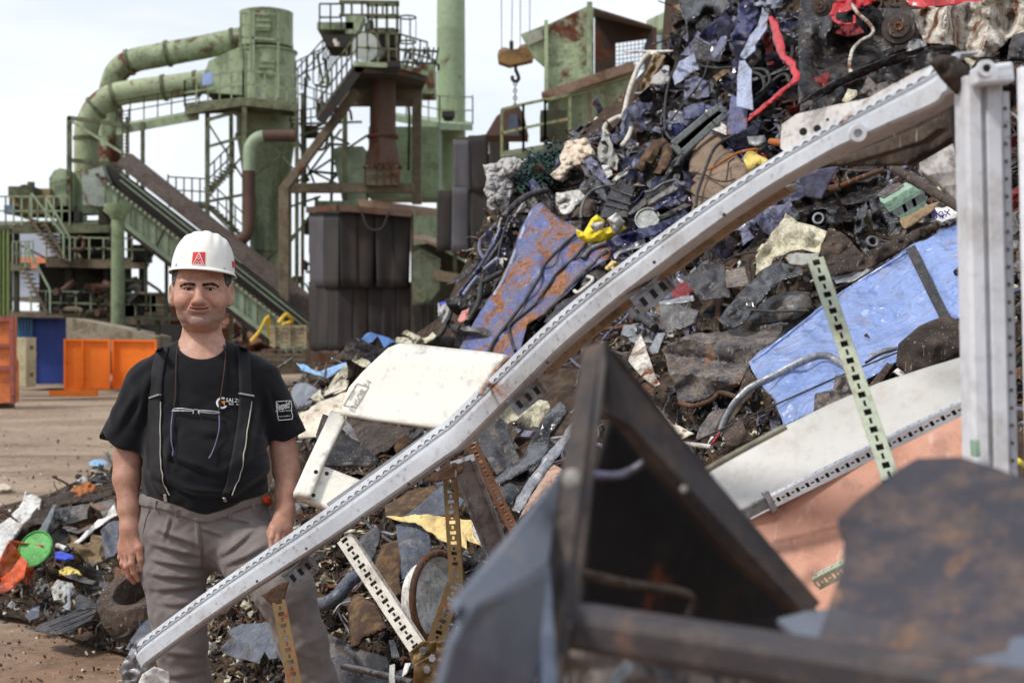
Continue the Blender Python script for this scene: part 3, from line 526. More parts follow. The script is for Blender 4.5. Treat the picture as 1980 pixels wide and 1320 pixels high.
def chute_machine():
    Y = 39; k = Y/F; t = thing("discharge_machine", "grimy green discharge machine with a sloped brown cover, between the curtain enclosures", "machine", P(850, 690, Y))
    part(MB().pplate([(796, 475), (830, 470), (905, 510), (960, 540), (960, 690), (796, 690)], Y+1, 2), "housing", GREEN_DARK, t)
    part(MB().plate([P(800, 466, Y), P(826, 470, Y), P(920, 510, Y), P(920, 500, Y+2), P(826, 460, Y+2), P(800, 458, Y+2)], (0, 0, .08)), "sloped_cover", paint("cover_brown", (134, 112, 92), rust=.2, dirt=.5, scale=1.4), t)
    part(MB().pplate([(797, 490), (815, 480), (852, 500), (850, 560), (830, 585), (797, 590)], Y+.2, .4), "side_plate", paint("grime_green", (96, 106, 84), rust=.2, dirt=.6, scale=1.5), t)
    part(MB().cyl(P(812, 572, Y+.1), P(812, 572, Y-.4), 13*k, n=20), "drive_drum", GREEN_DIRTY, t)
    part(MB().pplate([(838, 520), (900, 532), (898, 552), (836, 540)], Y-.2, .3), "bracket", BEIGE_STEEL, t)
    m = MB()
    for i in range(4): m.pplate([(800+i*14, 590), (812+i*14, 588), (814+i*14, 652), (803+i*14, 656)], Y-.1+.05*i, .04)
    part(m, "rubber_skirt", D2, t)
chute_machine()
def crane():
    Y = 36; k = Y/F; t = thing("crane_hook_block", "ochre crane pulley block with a black hook and chain, hanging on wire ropes", "crane hook", P(995, 205, Y))
    m = MB().pplate([(962, 108), (976, 98), (1015, 92), (1032, 108), (1030, 116), (985, 126), (964, 119)], Y-.22, .44); part(m, "block_body", paint("ochre_block", (150, 112, 62), rust=.35, rustcol=(90, 54, 30), dirt=.5, scale=2), t)
    for x, y in ((976, 106), (1014, 100)): part(MB().cyl(P(x, y, Y-.14), P(x, y, Y+.14), 14*k, n=20), "pulley", paint("pulley", (190, 170, 140), rust=.3, dirt=.4, scale=2), t)
    m = MB()
    for x, x2 in ((970, 968), (989, 996), (1006, 1007), (1024, 1026)): m.tube([P(x, 100, Y), P(x2, -340, Y)], .012, 5)
    part(m, "wire_rope", paint("wire", (120, 124, 130), scale=2), t)
    part(MB().pb(989, 80, 989, 100, 8, Y), "shackle", DARK_METAL, t); m = MB().pb(997, 126, 997, 138, 6, Y); m.tube(catmull([P(997, 136, Y), P(1000, 142, Y), P(1003, 152, Y), P(998, 158, Y), P(991, 154, Y), P(991, 147, Y)], 6), .045, 8); part(m, "hook", DARK_METAL, t)
    m = MB()
    for i in range(7): m.ring(P(996, 162+i*7, Y), (1, 0, 0) if i % 2 else (0, 1, 0), .04, .018, 10, 5)
    part(m, "chain", paint("chain_steel", (130, 130, 130), rust=.3, scale=3), t)
    g = thing("lifting_magnet", "rusty brown peaked lifting grab hanging from the crane chain", "grab", P(990, 260, Y+.5))
    m = MB().pplate([(938, 262), (960, 225), (985, 206), (1004, 206), (1014, 225), (1022, 262)], Y+.2, 1.2); part(m, "grab_shell", RUST_BROWN, g)
    part(MB().pplate([(985, 222), (1000, 222), (1004, 262), (978, 262)], Y+.1, .1), "blue_plate", paint("blue_plate", (84, 92, 112), rust=.3, dirt=.4, scale=2), g)
crane()
def hopper():
    Y = 35; k = Y/F; t = thing("feed_hopper", "rust streaked green hopper with a dark mouth and mesh window above an inclined frame", "hopper", P(1130, 690, Y))
    part(MB().pplate([(1055, 50), (1136, 12), (1148, 16), (1148, 162), (1060, 184), (1055, 130)], Y, .25), "side_wall", GREEN_RUSTY, t)
    part(MB().pplate([(1008, 66), (1055, 48), (1055, 130), (1030, 108)], Y+.3, .2), "side_wing", GREEN, t)
    part(MB().pb(1056, 40, 1056, 186, 7, Y-.1).pb(1140, 5, 1140, 160, 10, Y-.12), "corner_post", GREEN, t)
    part(MB().plate([P(1145, 14, Y), P(1262, 50, Y+.6), P(1262, 56, Y+4), P(1145, 30, Y+4)], (0, 0, -.06)), "roof_sheet", RUST_BROWN, t)
    part(MB().plate([P(1150, 30, Y+3), P(1190, 40, Y+3), P(1190, 150, Y+3), P(1150, 160, Y+3)], (0, .05, 0)).plate([P(1250, 50, Y+3), P(1268, 55, Y+3), P(1268, 130, Y+3), P(1250, 135, Y+3)], (0, .05, 0)).plate([P(1190, 40, Y+3), P(1250, 50, Y+3), P(1250, 76, Y+3), P(1190, 84, Y+3)], (0, .05, 0)).plate([P(1262, 52, Y+.6), P(1270, 54, Y+.6), P(1270, 128, Y+.6), P(1262, 130, Y+.6)], (0, 2.4, 0)), "back_wall", paint("hopper_inside", (66, 46, 38), rust=.4, dirt=.4, scale=1), t)
    m = MB()
    for i in range(9): m.pb(1190+i*7.5, 76, 1190+i*7.5, 138, 1.2, Y+3.1)
    for i in range(8): m.pb(1190, 84+i*8, 1250, 76+i*8, 1.2, Y+3.1)
    part(m, "mesh_window", GREEN_DARK, t)
    part(MB().pb(1050, 190, 1225, 130, 18, Y-.3, 40), "inclined_beam", paint("incline_brown", (132, 108, 88), rust=.3, dirt=.4, scale=1), t)
    part(MB().pplate([(1060, 195), (1225, 140), (1225, 230), (1090, 262), (1060, 240)], Y, 2), "under_frame", GREEN, t)
    m = MB().pb(1140, 170, 1140, 230, 8, Y-.4).pb(1160, 170, 1185, 200, 4, Y-.4).pb(1075, 200, 1075, 300, 8, Y-.3).pb(1010, 300, 1010, 690, 8, Y).pb(1180, 220, 1180, 690, 8, Y); part(m, "strut", BEIGE_STEEL, t)
    part(MB().plate([P(968, 305, Y-2), P(1100, 278, Y-2), P(1110, 270, Y+1), P(975, 292, Y+1)], (0, 0, -.12)), "platform", GREEN_DIRTY, t)
    part(MB().prail([(970, 304, Y-2), (1012, 294, Y-2), (1054, 285, Y-2), (1102, 276, Y-2)], 92, Y, 1, 5).prail([(1060, 196, Y-1.5), (1230, 150, Y-1.5)], 2, Y, 3, 4), "railing", paint("rail_olive", (140, 146, 104), dirt=.4, rust=.1, scale=2), t)
    part(MB().box(P(1070, 245, Y-.5), (50*k, 1, 50*k)).cyl(P(1080, 262, Y-1.2), P(1080, 262, Y-.4), 20*k, n=16), "motor", GREEN_DARK, t)
    part(MB().pplate([(1018, 68), (1050, 55), (1050, 76), (1022, 88)], Y+.25, .04), "faded_sign", paint("faded_sign", (168, 168, 152), dirt=.3, scale=2), t)
hopper()
def green_cabin():
    Y = 42; t = thing("green_cabin", "flat roofed pale green cabin with a window strip behind the hopper", "cabin", P(1290, 690, Y))
    m = MB().plate([P(1250, 40, Y), P(1318, 8, Y-3), P(1336, 100, Y-3), P(1336, 700, Y-3), P(1250, 700, Y)], (1.2, 4, 0)); part(m, "wall", GREEN, t)
    m = MB().plate([P(1272, 66, Y-1.3), P(1318, 52, Y-3.2), P(1322, 92, Y-3.2), P(1274, 100, Y-1.3)], (0, .25, 0)); f = part(m, "window", paint("cabin_glass", (120, 150, 156), dirt=.1, rough=.15, scale=1), t)
    m = MB().beam(P(1270, 64, Y-1.5), P(1320, 49, Y-3.4), .1).beam(P(1296, 58, Y-2.4), P(1298, 96, Y-2.4), .08); m.build("window_frame", GREEN_DIRTY, f)
green_cabin()
# ------------------------------------------------------------------ yard objects far left
def yard():
    ORANGE = paint("barrier_orange", (242, 122, 30), dirt=.12, dirtcol=(150, 90, 40), rust=.03, scale=1.2, rough=.5, bump=.03, var=.06)
    Y = 38
    for i, (x0, x1, y0, y1, lab) in enumerate(((124, 213, 655, 752, "bright orange steel screen panel, left of the pair, with a T shaped foot"), (217, 303, 656, 750, "bright orange steel screen panel, right of the pair, behind the man's shoulder"))):
        Yp = Y+i*.4; t = thing("barrier_screen", lab, "barrier panel", P((x0+x1)/2, y1, Yp), "orange screen panels in the yard"); k = Yp/F
        part(MB().pplate([(x0+2, y0+3), (x1-2, y0+4), (x1-2, y1-2), (x0+2, y1-2)], Yp, .05), "sheet", ORANGE, t)
        m = MB().pb(x0, y0+2, x1, y0+3, 4, Yp-.03, 6).pb(x0, y1-1, x1, y1-1, 5, Yp-.03, 6)
        for x in ([x0+2, x0+36, x1-2] if i == 0 else [x0+2, x1-2]): m.pb(x, y0, x, y1, 4, Yp-.05, 5)
        part(m, "frame", ORANGE, t)
        if i == 0: part(MB().pb(97, 760, 188, 760, 11, Yp-.6, 14).pb(134, 755, 156, 756, 9, Yp-.4, 10), "foot", ORANGE, t, bevel=.01)
    Y = 44; k = Y/F
    t = thing("blue_container", "corrugated blue site container with a plain dark blue door", "container", P(80, 745, Y))
    m = MB(); xs = np.linspace(22, 64, 29)
    m.add([P(x, y, Y-.08*(i % 4 in (1, 2))) for y in (612, 742) for i, x in enumerate(xs)], [(i, i+1, i+30, i+29) for i in range(28)])
    part(m, "corrugated_wall", paint("container_blue", (72, 116, 156), dirt=.35, rust=.08, scale=1, streak=True), t)
    part(MB().box(P(96, 678, Y+1.2), (66*k, 2.2, 128*k)), "body", paint("door_blue", (28, 52, 122), dirt=.2, dirtcol=(40, 46, 70), scale=1, rough=.5), t)
    d = part(MB().box(P(96, 682, Y+.07), (64*k, .06, 120*k)), "door", MATS["door_blue"], t)
    MB().box(P(70, 684, Y-.02), (4*k, .08, 3*k)).build("handle", paint("steel_handle", (170, 170, 170), metal=.8, scale=3), d)
    part(MB().pb(20, 610, 132, 612, 5, Y-.1, 60), "roof_edge", BEIGE_STEEL, t)
    t = thing("cream_cabinet", "scuffed cream steel cabinet beside the blue container", "cabinet", P(45, 748, 39))
    part(MB().box(P(44, 700, 39.4), (34*39/F, .8, 96*39/F)), "body", paint("cream_scuffed", (206, 196, 160), rust=.15, dirt=.25, scale=1.5), t, bevel=.02)
    m = MB().box(P(61, 672, 38.9), (5*39/F, .1, 8*39/F)).box(P(61, 724, 38.9), (5*39/F, .1, 8*39/F)); part(m, "hinge", RUST_BROWN, t)
    Y = 32; k = Y/F
    t = thing("skip_container", "rust edged orange skip container cut off at the left edge", "skip", P(0, 785, Y))
    m = MB().pplate([(-90, 612), (24, 612), (24, 688), (28, 700), (28, 778), (-90, 778)], Y, .3); part(m, "body", paint("skip_orange", (214, 118, 62), rust=.25, rustcol=(110, 58, 40), dirt=.35, dirtcol=(150, 96, 66), scale=1.1), t)
    part(MB().pb(-90, 616, 26, 616, 10, Y-.06).pb(-90, 668, 26, 668, 7, Y-.05).pb(-90, 712, 30, 712, 10, Y-.06).pb(23, 612, 25, 780, 8, Y-.08), "rib", paint("skip_red", (150, 82, 72), rust=.35, dirt=.4, scale=1.2), t)
    part(MB().box(P(8, 784, Y+.5), (24*k, .6, 10*k)), "foot_rail", RUST_BROWN, t)
    t = thing("green_shed", "olive green corrugated shed wall above the orange skip, at the left edge", "shed", P(-10, 690, 36))
    m = MB(); xs = np.linspace(-60, 18, 40); m.add([P(x, y, 36-.08*(i % 4 in (1, 2))) for y in (444, 690) for i, x in enumerate(xs)], [(i, i+1, i+41, i+40) for i in range(39)]); part(m, "corrugated_wall", paint("shed_green", (112, 128, 76), dirt=.3, rust=.05, scale=.8, streak=True), t)
    part(MB().pb(-60, 442, 22, 446, 6, 36, 12), "roof_edge", GREEN_DARK, t)
    part(MB().box(P(-40, 570, 36.5), (90*36/F, .5, 240*36/F)), "core", GREEN_DARK, t)
    Y = 42; k = Y/F
    t = tag(MB().plate([P(128, 614, Y), P(215, 630, Y), P(300, 650, Y), P(300, 700, Y), P(128, 660, Y)], (0, 2, 0)).build("concrete_ramp", paint("concrete", (150, 140, 122), dirt=.5, dirtcol=(90, 82, 66), scale=.9, rough=.9)), "sloping grey concrete slab edge behind the orange panels", "ramp")
    t = thing("scrap_bay", "dark steel bay frame under the conveyor, behind the right orange panel", "steel frame", P(330, 740, 43))
    part(MB().pb(262, 616, 352, 616, 7, 43, 30).pb(268, 616, 268, 720, 6, 43).pb(305, 616, 305, 720, 9, 43).pb(350, 616, 350, 720, 6, 43), "frame", GREEN_DARK, t)
    part(MB().box(P(320, 670, 46), (160*43/F, 1.5, 90*43/F)), "dark_back", DARK_METAL, t)
    Y = 38; k = Y/F
    t = thing("slatted_crate", "weathered pale crate of planks on pallets beside the curtain cabin", "crate", P(562, 690, Y))
    m = MB()
    for i in range(5): m.box(P(560, 632+i*8.5, Y), (66*k, .9, 7*k))
    for x in (530, 560, 590): m.pb(x, 628, x, 672, 5, Y-.5)
    part(m, "slats", paint("pale_crate", (158, 142, 112), dirt=.4, rust=.1, scale=1.5), t)
    m = MB()
    for i in range(3): m.box(P(560, 676+i*9, Y), (72*k, 1, 3*k))
    for x in (530, 545, 560, 575, 590): m.box(P(x, 681, Y-.3), (7*k, .3, 14*k))
    part(m, "pallet", BEIGE_STEEL, t)
    for lab, pts in (("slim yellow handrail leaning left of the pair by the conveyor foot", [(485, 660), (502, 640), (518, 612), (520, 652)]), ("yellow hooped guard rail right of the pair by the conveyor foot", [(538, 624), (552, 608), (560, 612), (564, 622), (548, 628), (542, 650)])):
        tag(MB().tube(catmull([P(x, y, 38.5+.1*i) for i, (x, y) in enumerate(pts)], 3), .055, 6).build("yellow_guard", paint("safety_yellow", (216, 178, 40), dirt=.3, scale=2)), lab, "guard rail", "yellow guards by the conveyor")
    # plinths and low clutter under the plant
    t = thing("concrete_plinth", "long low dirty concrete plinth wall under the plant machinery", "wall", P(500, 720, 45))
    part(MB().box(P(480, 700, 47), (760*45/F, 3, 40*45/F)), "wall", paint("plinth", (112, 100, 84), dirt=.6, dirtcol=(66, 58, 48), rust=.1, scale=.7, rough=.9), t)
    t = tag(MB().box(P(80, 520, 140), (160*140/F, 20, 120*140/F)).build("far_hall", paint("hall_grey", (176, 184, 196), dirt=.1, scale=.1, bump=0)), "distant pale grey industrial hall seen through the stairs", "hall")
    s = MB().box(P(80, 508, 129.8), (162*130/F, .3, 22*130/F)).build("orange_band", paint("hall_orange", (224, 138, 96), dirt=.1, scale=.1, bump=0), t)
    mb = MB(); rnd = random.Random(3)
    for i in range(420):
        x = rnd.uniform(60, 600); Yq = rnd.uniform(66, 74); h = max(.3, 3.2-abs(x-300)/200)*rnd.uniform(.1, 1)
        p = P(x, 660, Yq); p.z = h; M = Matrix.Rotation(rnd.uniform(0, 6), 3, V((rnd.random(), rnd.random(), rnd.random())).normalized()); mb.box(p, (rnd.uniform(.4, 2), rnd.uniform(.2, .8), rnd.uniform(.1, .8)), M=M)
    mb.plate([P(40, 640, 75), P(180, 600, 75), P(420, 590, 75), P(620, 640, 75), P(620, 690, 75), P(40, 690, 75)], (0, 6, 0))
    tag(mb.build("scrap_rubble", paint("far_rust", (116, 78, 62), rust=.5, dirt=.5, scale=.6)), "reddish brown far scrap mound behind the plant", "scrap heap", kind='stuff')
yard()
# ------------------------------------------------------------------ the scrap heap: its depth surface, base, small rubble, and every larger piece
CTRL = [(560,760,9.5),(640,720,9.8),(760,680,9.8),(850,640,9.2),(940,420,9.4),(960,330,9.8),(1090,280,10.2),(1210,180,10.6),(1300,60,11),(1310,-150,11.6),(1310,-320,12),
 (600,1000,6.8),(560,1320,5.0),(620,1450,4.3),(700,1300,4.7),(700,1100,5.6),(700,900,6.9),(900,1300,4.3),(900,1100,5.2),(900,950,6.0),(900,800,7.0),(1000,700,7.6),(1100,500,8.5),(1250,300,9.1),(1400,100,9.6),(1500,-100,10.1),(1500,-320,10.6),
 (1200,800,6.3),(1300,650,6.8),(1350,450,7.9),(1500,500,6.9),(1500,750,5.7),(1500,900,5.0),(1700,700,5.3),(1880,500,5.7),(1700,300,7.3),(1900,100,8),(1700,50,8.5),(1900,-200,9),(2150,-200,8.6),(2150,500,5.0),(1880,800,4.5),(1300,1100,4.7),(1500,1400,3.6),(2150,1400,3.2),(2700,-250,8.6),(2700,300,6.4),(2700,900,4.4),(2700,1450,3.2),(900,1500,3.7),(1100,1250,4.2),
 (-80,1170,8.0),(60,1197,7.6),(150,1237,7.1),(255,1264,6.75),(330,1320,6.2),(420,1420,5.4),(-80,985,10.0),(0,975,9.9),(100,950,10.1),(210,897,11.2),(300,892,11.2),(500,865,9.5),(540,790,9.2),(100,1080,8.6),(230,1080,8.4),(200,980,9.6),(330,1150,7.3),(440,1200,6.5),(450,1050,7.4)]
def tps_fit(c):
    c = np.array(c, float); X = c[:, :2]/1000; d = c[:, 2]; n = len(c)
    r2 = ((X[:, None]-X[None])**2).sum(-1); K = np.where(r2 > 0, r2*np.log(r2+1e-12), 0)+np.eye(n)*.004
    Pm = np.c_[np.ones(n), X]; A = np.block([[K, Pm], [Pm.T, np.zeros((3, 3))]])
    w = np.linalg.solve(A, np.r_[d, 0, 0, 0]); return X, w
TX, TW = tps_fit(CTRL)
def Dm(px, py):
    q = np.stack([np.asarray(px, float).ravel(), np.asarray(py, float).ravel()], -1)/1000
    r2 = ((q[:, None]-TX[None])**2).sum(-1); K = np.where(r2 > 0, r2*np.log(r2+1e-12), 0)
    return K @ TW[:-3]+TW[-3]+q @ TW[-2:]
def D(px, py):
    d = float(Dm(px, py)[0])
    return d
HEAP = [(-80,1172),(60,1200),(150,1240),(255,1266),(330,1330),(400,1440),(900,1520),(2700,1500),(2700,-320),(1310,-320),(1300,0),(1290,90),(1205,180),(1090,275),(960,335),(938,420),(895,520),(852,612),(790,655),(690,655),(620,712),(570,738),(545,790),(500,866),(300,895),(210,900),(100,952),(0,978),(-80,990)]
def inside(x, y, poly):
    c = False; j = len(poly)-1
    for i in range(len(poly)):
        xi, yi = poly[i][0], poly[i][1]; xj, yj = poly[j][0], poly[j][1]
        if (yi > y) != (yj > y) and x < (xj-xi)*(y-yi)/(yj-yi+1e-12)+xi: c = not c
        j = i
    return c
def edge_dists(q, poly):
    q = np.asarray(q, float); A = np.array([p[:2] for p in poly], float); AB = np.roll(A, -1, 0)-A; best = np.full(len(q), 1e9)
    for a, ab in zip(A, AB):
        t = np.clip(((q-a)@ab)/(ab@ab+1e-9), 0, 1); best = np.minimum(best, np.hypot(*(q-a-t[:, None]*ab).T))
    return best
def insides(q, poly):
    x, y = q[:, 0], q[:, 1]; c = np.zeros(len(q), bool); j = len(poly)-1
    for i in range(len(poly)):
        xi, yi = poly[i][:2]; xj, yj = poly[j][:2]; c ^= ((yi > y) != (yj > y)) & (x < (xj-xi)*(y-yi)/(yj-yi+1e-12)+xi); j = i
    return c
def fill_poly(poly, step, rnd, jit=.3):
    """triangulate an outline with inner points; returns 2D verts, triangles, outline"""
    pts = []; m = len(poly)
    for i in range(m):
        a, b = V(poly[i][:2]), V(poly[(i+1) % m][:2]); k = max(1, int((b-a).length/step))
        for q in range(k): pts.append(a+(b-a)*(q/k))
    n = len(pts); edges = [(i, (i+1) % n) for i in range(n)]; outl = [(p.x, p.y) for p in pts]; lo = np.min(outl, 0); hi = np.max(outl, 0)
    ys = np.arange(lo[1]+step*.5, hi[1], step*.866); xs = np.arange(lo[0]+step*.5, hi[0]+step, step)
    if len(ys) and len(xs):
        G = np.array([(x+(step*.5 if r % 2 else 0), y) for r, y in enumerate(ys) for x in xs]); rs = np.random.RandomState(rnd.randrange(10**6)); G += (rs.rand(*G.shape)-.5)*2*jit*step
        G = G[insides(G, outl)]; G = G[edge_dists(G, poly) > step*.45] if len(G) else G; inner = [V(g) for g in G]
    else: inner = []
    r = geometry.delaunay_2d_cdt(pts+inner, edges, [], 1, 1e-4)
    return [V(v) for v in r[0]], [tuple(f) for f in r[2]], outl
def sheet(name, label, cat, poly, mat, cr=.03, fs=.12, sharp=.6, lift=.06, step=None, seed=None, thick=.004, puff=0, curl=0, tilt=None, Y=None, parent=None, group=None, ragged=.5, smooth=32, corr=None, build=True, fine=.45, face=None):
    rnd = random.Random(seed if seed is not None else hash_(label or name)+int(poly[0][0]*7+poly[0][1])); off = V((rnd.uniform(0, 50), rnd.uniform(0, 50), rnd.uniform(0, 50)))
    cr = cr*(2.3 if Y is None else 1); corr = (corr[0]*2.2,)+tuple(corr[1:]) if corr else None; w = max(p[0] for p in poly)-min(p[0] for p in poly); h = max(p[1] for p in poly)-min(p[1] for p in poly)
    step = step or max(3.5, min(9, math.sqrt(w*h)/30))
    v2, tris, outl = fill_poly(poly, step, rnd)
    cx = sum(p[0] for p in poly)/len(poly); cy = sum(p[1] for p in poly)/len(poly)
    if Y is None:
        d = Dm([p[0] for p in poly], [p[1] for p in poly]); A = np.c_[np.ones(len(poly)), [p[0]-cx for p in poly], [p[1]-cy for p in poly]]
        if len(poly) > 3:
            s_, *_ = np.linalg.lstsq(A, d, rcond=None)
        else: s_ = np.array([d.mean(), 0, 0])
    else: s_ = np.array([Y, 0, 0]); lift = 0
    if tilt: s_[1:] = tilt
    elif Y is None:   # stand up from the slope, hinged at the lower edge
        kf = face if face is not None else rnd.uniform(.35, .8); bt = max(p[1] for p in poly)-cy; s_[0] += (1-kf)*s_[2]*bt*.8; s_[1:] = s_[1:]*kf
    dirs = [(math.cos(a), math.sin(a), rnd.uniform(0, 9), rnd.uniform(.6, 1.7)) for a in [rnd.uniform(0, math.pi) for _ in range(3)]]
    vs = []; ED = edge_dists([(p.x, p.y) for p in v2], poly)
    for p, ed_ in zip(v2, ED):
        Yb = s_[0]+s_[1]*(p.x-cx)+s_[2]*(p.y-cy)-lift; u, v = (p.x-cx)*Yb/F, (p.y-cy)*Yb/F
        q = V((u/fs, v/fs, 0))*.5+off; wx = noise.noise(q)*.9; f = 0
        for dx, dy, ph, fr in dirs:
            t = (u*dx+v*dy)/fs*fr*.5+ph+wx; tri = abs((t % 2)-1)*2-1; f += (tri*sharp+math.sin(t*math.pi)*(1-sharp))/3
        f = f*.8+noise.noise(q*1.9)*.5+noise.noise(q*5.5)*fine+abs(noise.noise(q*3.1+V((3, 8, 1))))*.5
        dd = -cr*f
        ed = ed_*Yb/F
        if puff: dd -= puff*min(1, ed/puff/1.2)**.5 if ed > 0 else 0
        if curl: dd += curl*max(0, 1-ed/.12)**2*noise.noise(q*.6+V((9, 1, 2)))*2
        if corr: dd += corr[0]*(abs((((u*corr[1]+v*corr[2])+wx*.01)/corr[3]) % 2-1)*2-1)
        k_ = ragged*(max(step, .02*F/Yb*min(1, w*Yb/F/.3)) if Y is None else step*.5) if ed < 1e-4 else 0; jx = k_*(noise.noise(q*4+V((0, 7, 0)))+.6*noise.noise(q*11)); jy = k_*(noise.noise(q*4+V((5, 7, 0)))+.6*noise.noise(q*11+V((4, 0, 0))))
        vs.append(P(p.x+jx, p.y+jy, max(.3, Yb+dd)))
    mb = MB(); mb.add(vs, tris)
    if not build: return mb
    o = mb.build(name, mat, parent, smooth=smooth, solid=thick)
    if label: tag(o, label, cat, group)
    return o
def onto(o, pts, off=.02):
    """rest picture-measured points on a built mesh"""
    L0 = V(o["_w"]); T = BVHTree.FromPolygons([v.co+L0 for v in o.data.vertices], [tuple(p.vertices) for p in o.data.polygons]); out = []
    for p in pts:
        d = V(((p[0]-CX)/F, 1, (CY-p[1])/F)); h = T.ray_cast(V((0, 0, CAMH)), d); out.append([p[0], p[1], h[0].y-off if h[0] is not None else None])
    known = [(i, q[2]) for i, q in enumerate(out) if q[2] is not None]
    for i, q in enumerate(out):
        if q[2] is None: q[2] = min(known, key=lambda k: abs(k[0]-i))[1] if known else D(q[0], q[1])-.4
    return [tuple(q) for q in out]
def hash_(s):
    h = 7
    for ch in s: h = (h*31+ord(ch)) % 1000003
    return h
def path3(pts, lift=.05, Y=None, n=6):
    if Y is None: d = Dm([p[0] for p in pts], [p[1] for p in pts]); q = [P(p[0], p[1], d[i]-(p[2] if len(p) > 2 else lift)) for i, p in enumerate(pts)]
    else: q = [P(p[0], p[1], p[2] if len(p) > 2 else Y) for p in pts]
    return catmull(q, n) if len(pts) > 2 else q
def tubep(name, label, cat, pts, rpx, mat, lift=.06, Y=None, n=6, seg=10, parent=None, group=None, hollow=False):
    q = path3(pts, lift, Y, n); r = rpx*q[len(q)//2].y/F
    mb = MB().tube(q, r, seg, cap=not hollow)
    if hollow: mb.tube([q[0]+(q[1]-q[0]).normalized()*.002]+q[1:], r*.8, seg, cap=False)
    o = mb.build(name, mat, parent, smooth=50)
    if label: tag(o, label, cat, group)
    return o
def ribbon(name, label, cat, pts, wpx, mat, lift=.08, Y=None, n=8, twist=.4, thick=.003, parent=None, group=None, seed=1):
    q = path3(pts, lift, Y, n); mb = MB(); vs = []; k = len(q)
    for i, p in enumerate(q):
        t = (q[min(i+1, k-1)]-q[max(i-1, 0)]).normalized(); b = V((0, 1, 0)); sd = t.cross(b).normalized()
        tw = twist*noise.noise(V((i*.17, seed*3.1, 0)))*1.6; sd = sd*math.cos(tw)+b*math.sin(tw); w = wpx*p.y/F/2
        vs += [p-sd*w, p+b*(-.15*w), p+sd*w]
    mb.add(vs, [(i*3+j, i*3+j+1, i*3+j+4, i*3+j+3) for i in range(k-1) for j in range(2)])
    o = mb.build(name, mat, parent, smooth=50, solid=thick)
    if label: tag(o, label, cat, group)
    return o
ZT = dict(A=(920,80,3.883), B=(1240,0,4), C=(1180,260,4.4), D=(1180,520,3.474), E=(840,380,3.883), F=(540,620,4.714), G=(1560,0,4.4), H=(580,980,3.88), I=(0,860,3.143), J=(680,760,4.125), K=(1440,260,4.304), L=(1220,400,2.605), M=(180,940,3.474), N=(1200,840,2.538), O=(0,0,1))
def Z(k, *pts):
    x, y, s = ZT[k]; return [(x+p[0]/s, y+p[1]/s)+tuple(p[2:]) for p in pts]
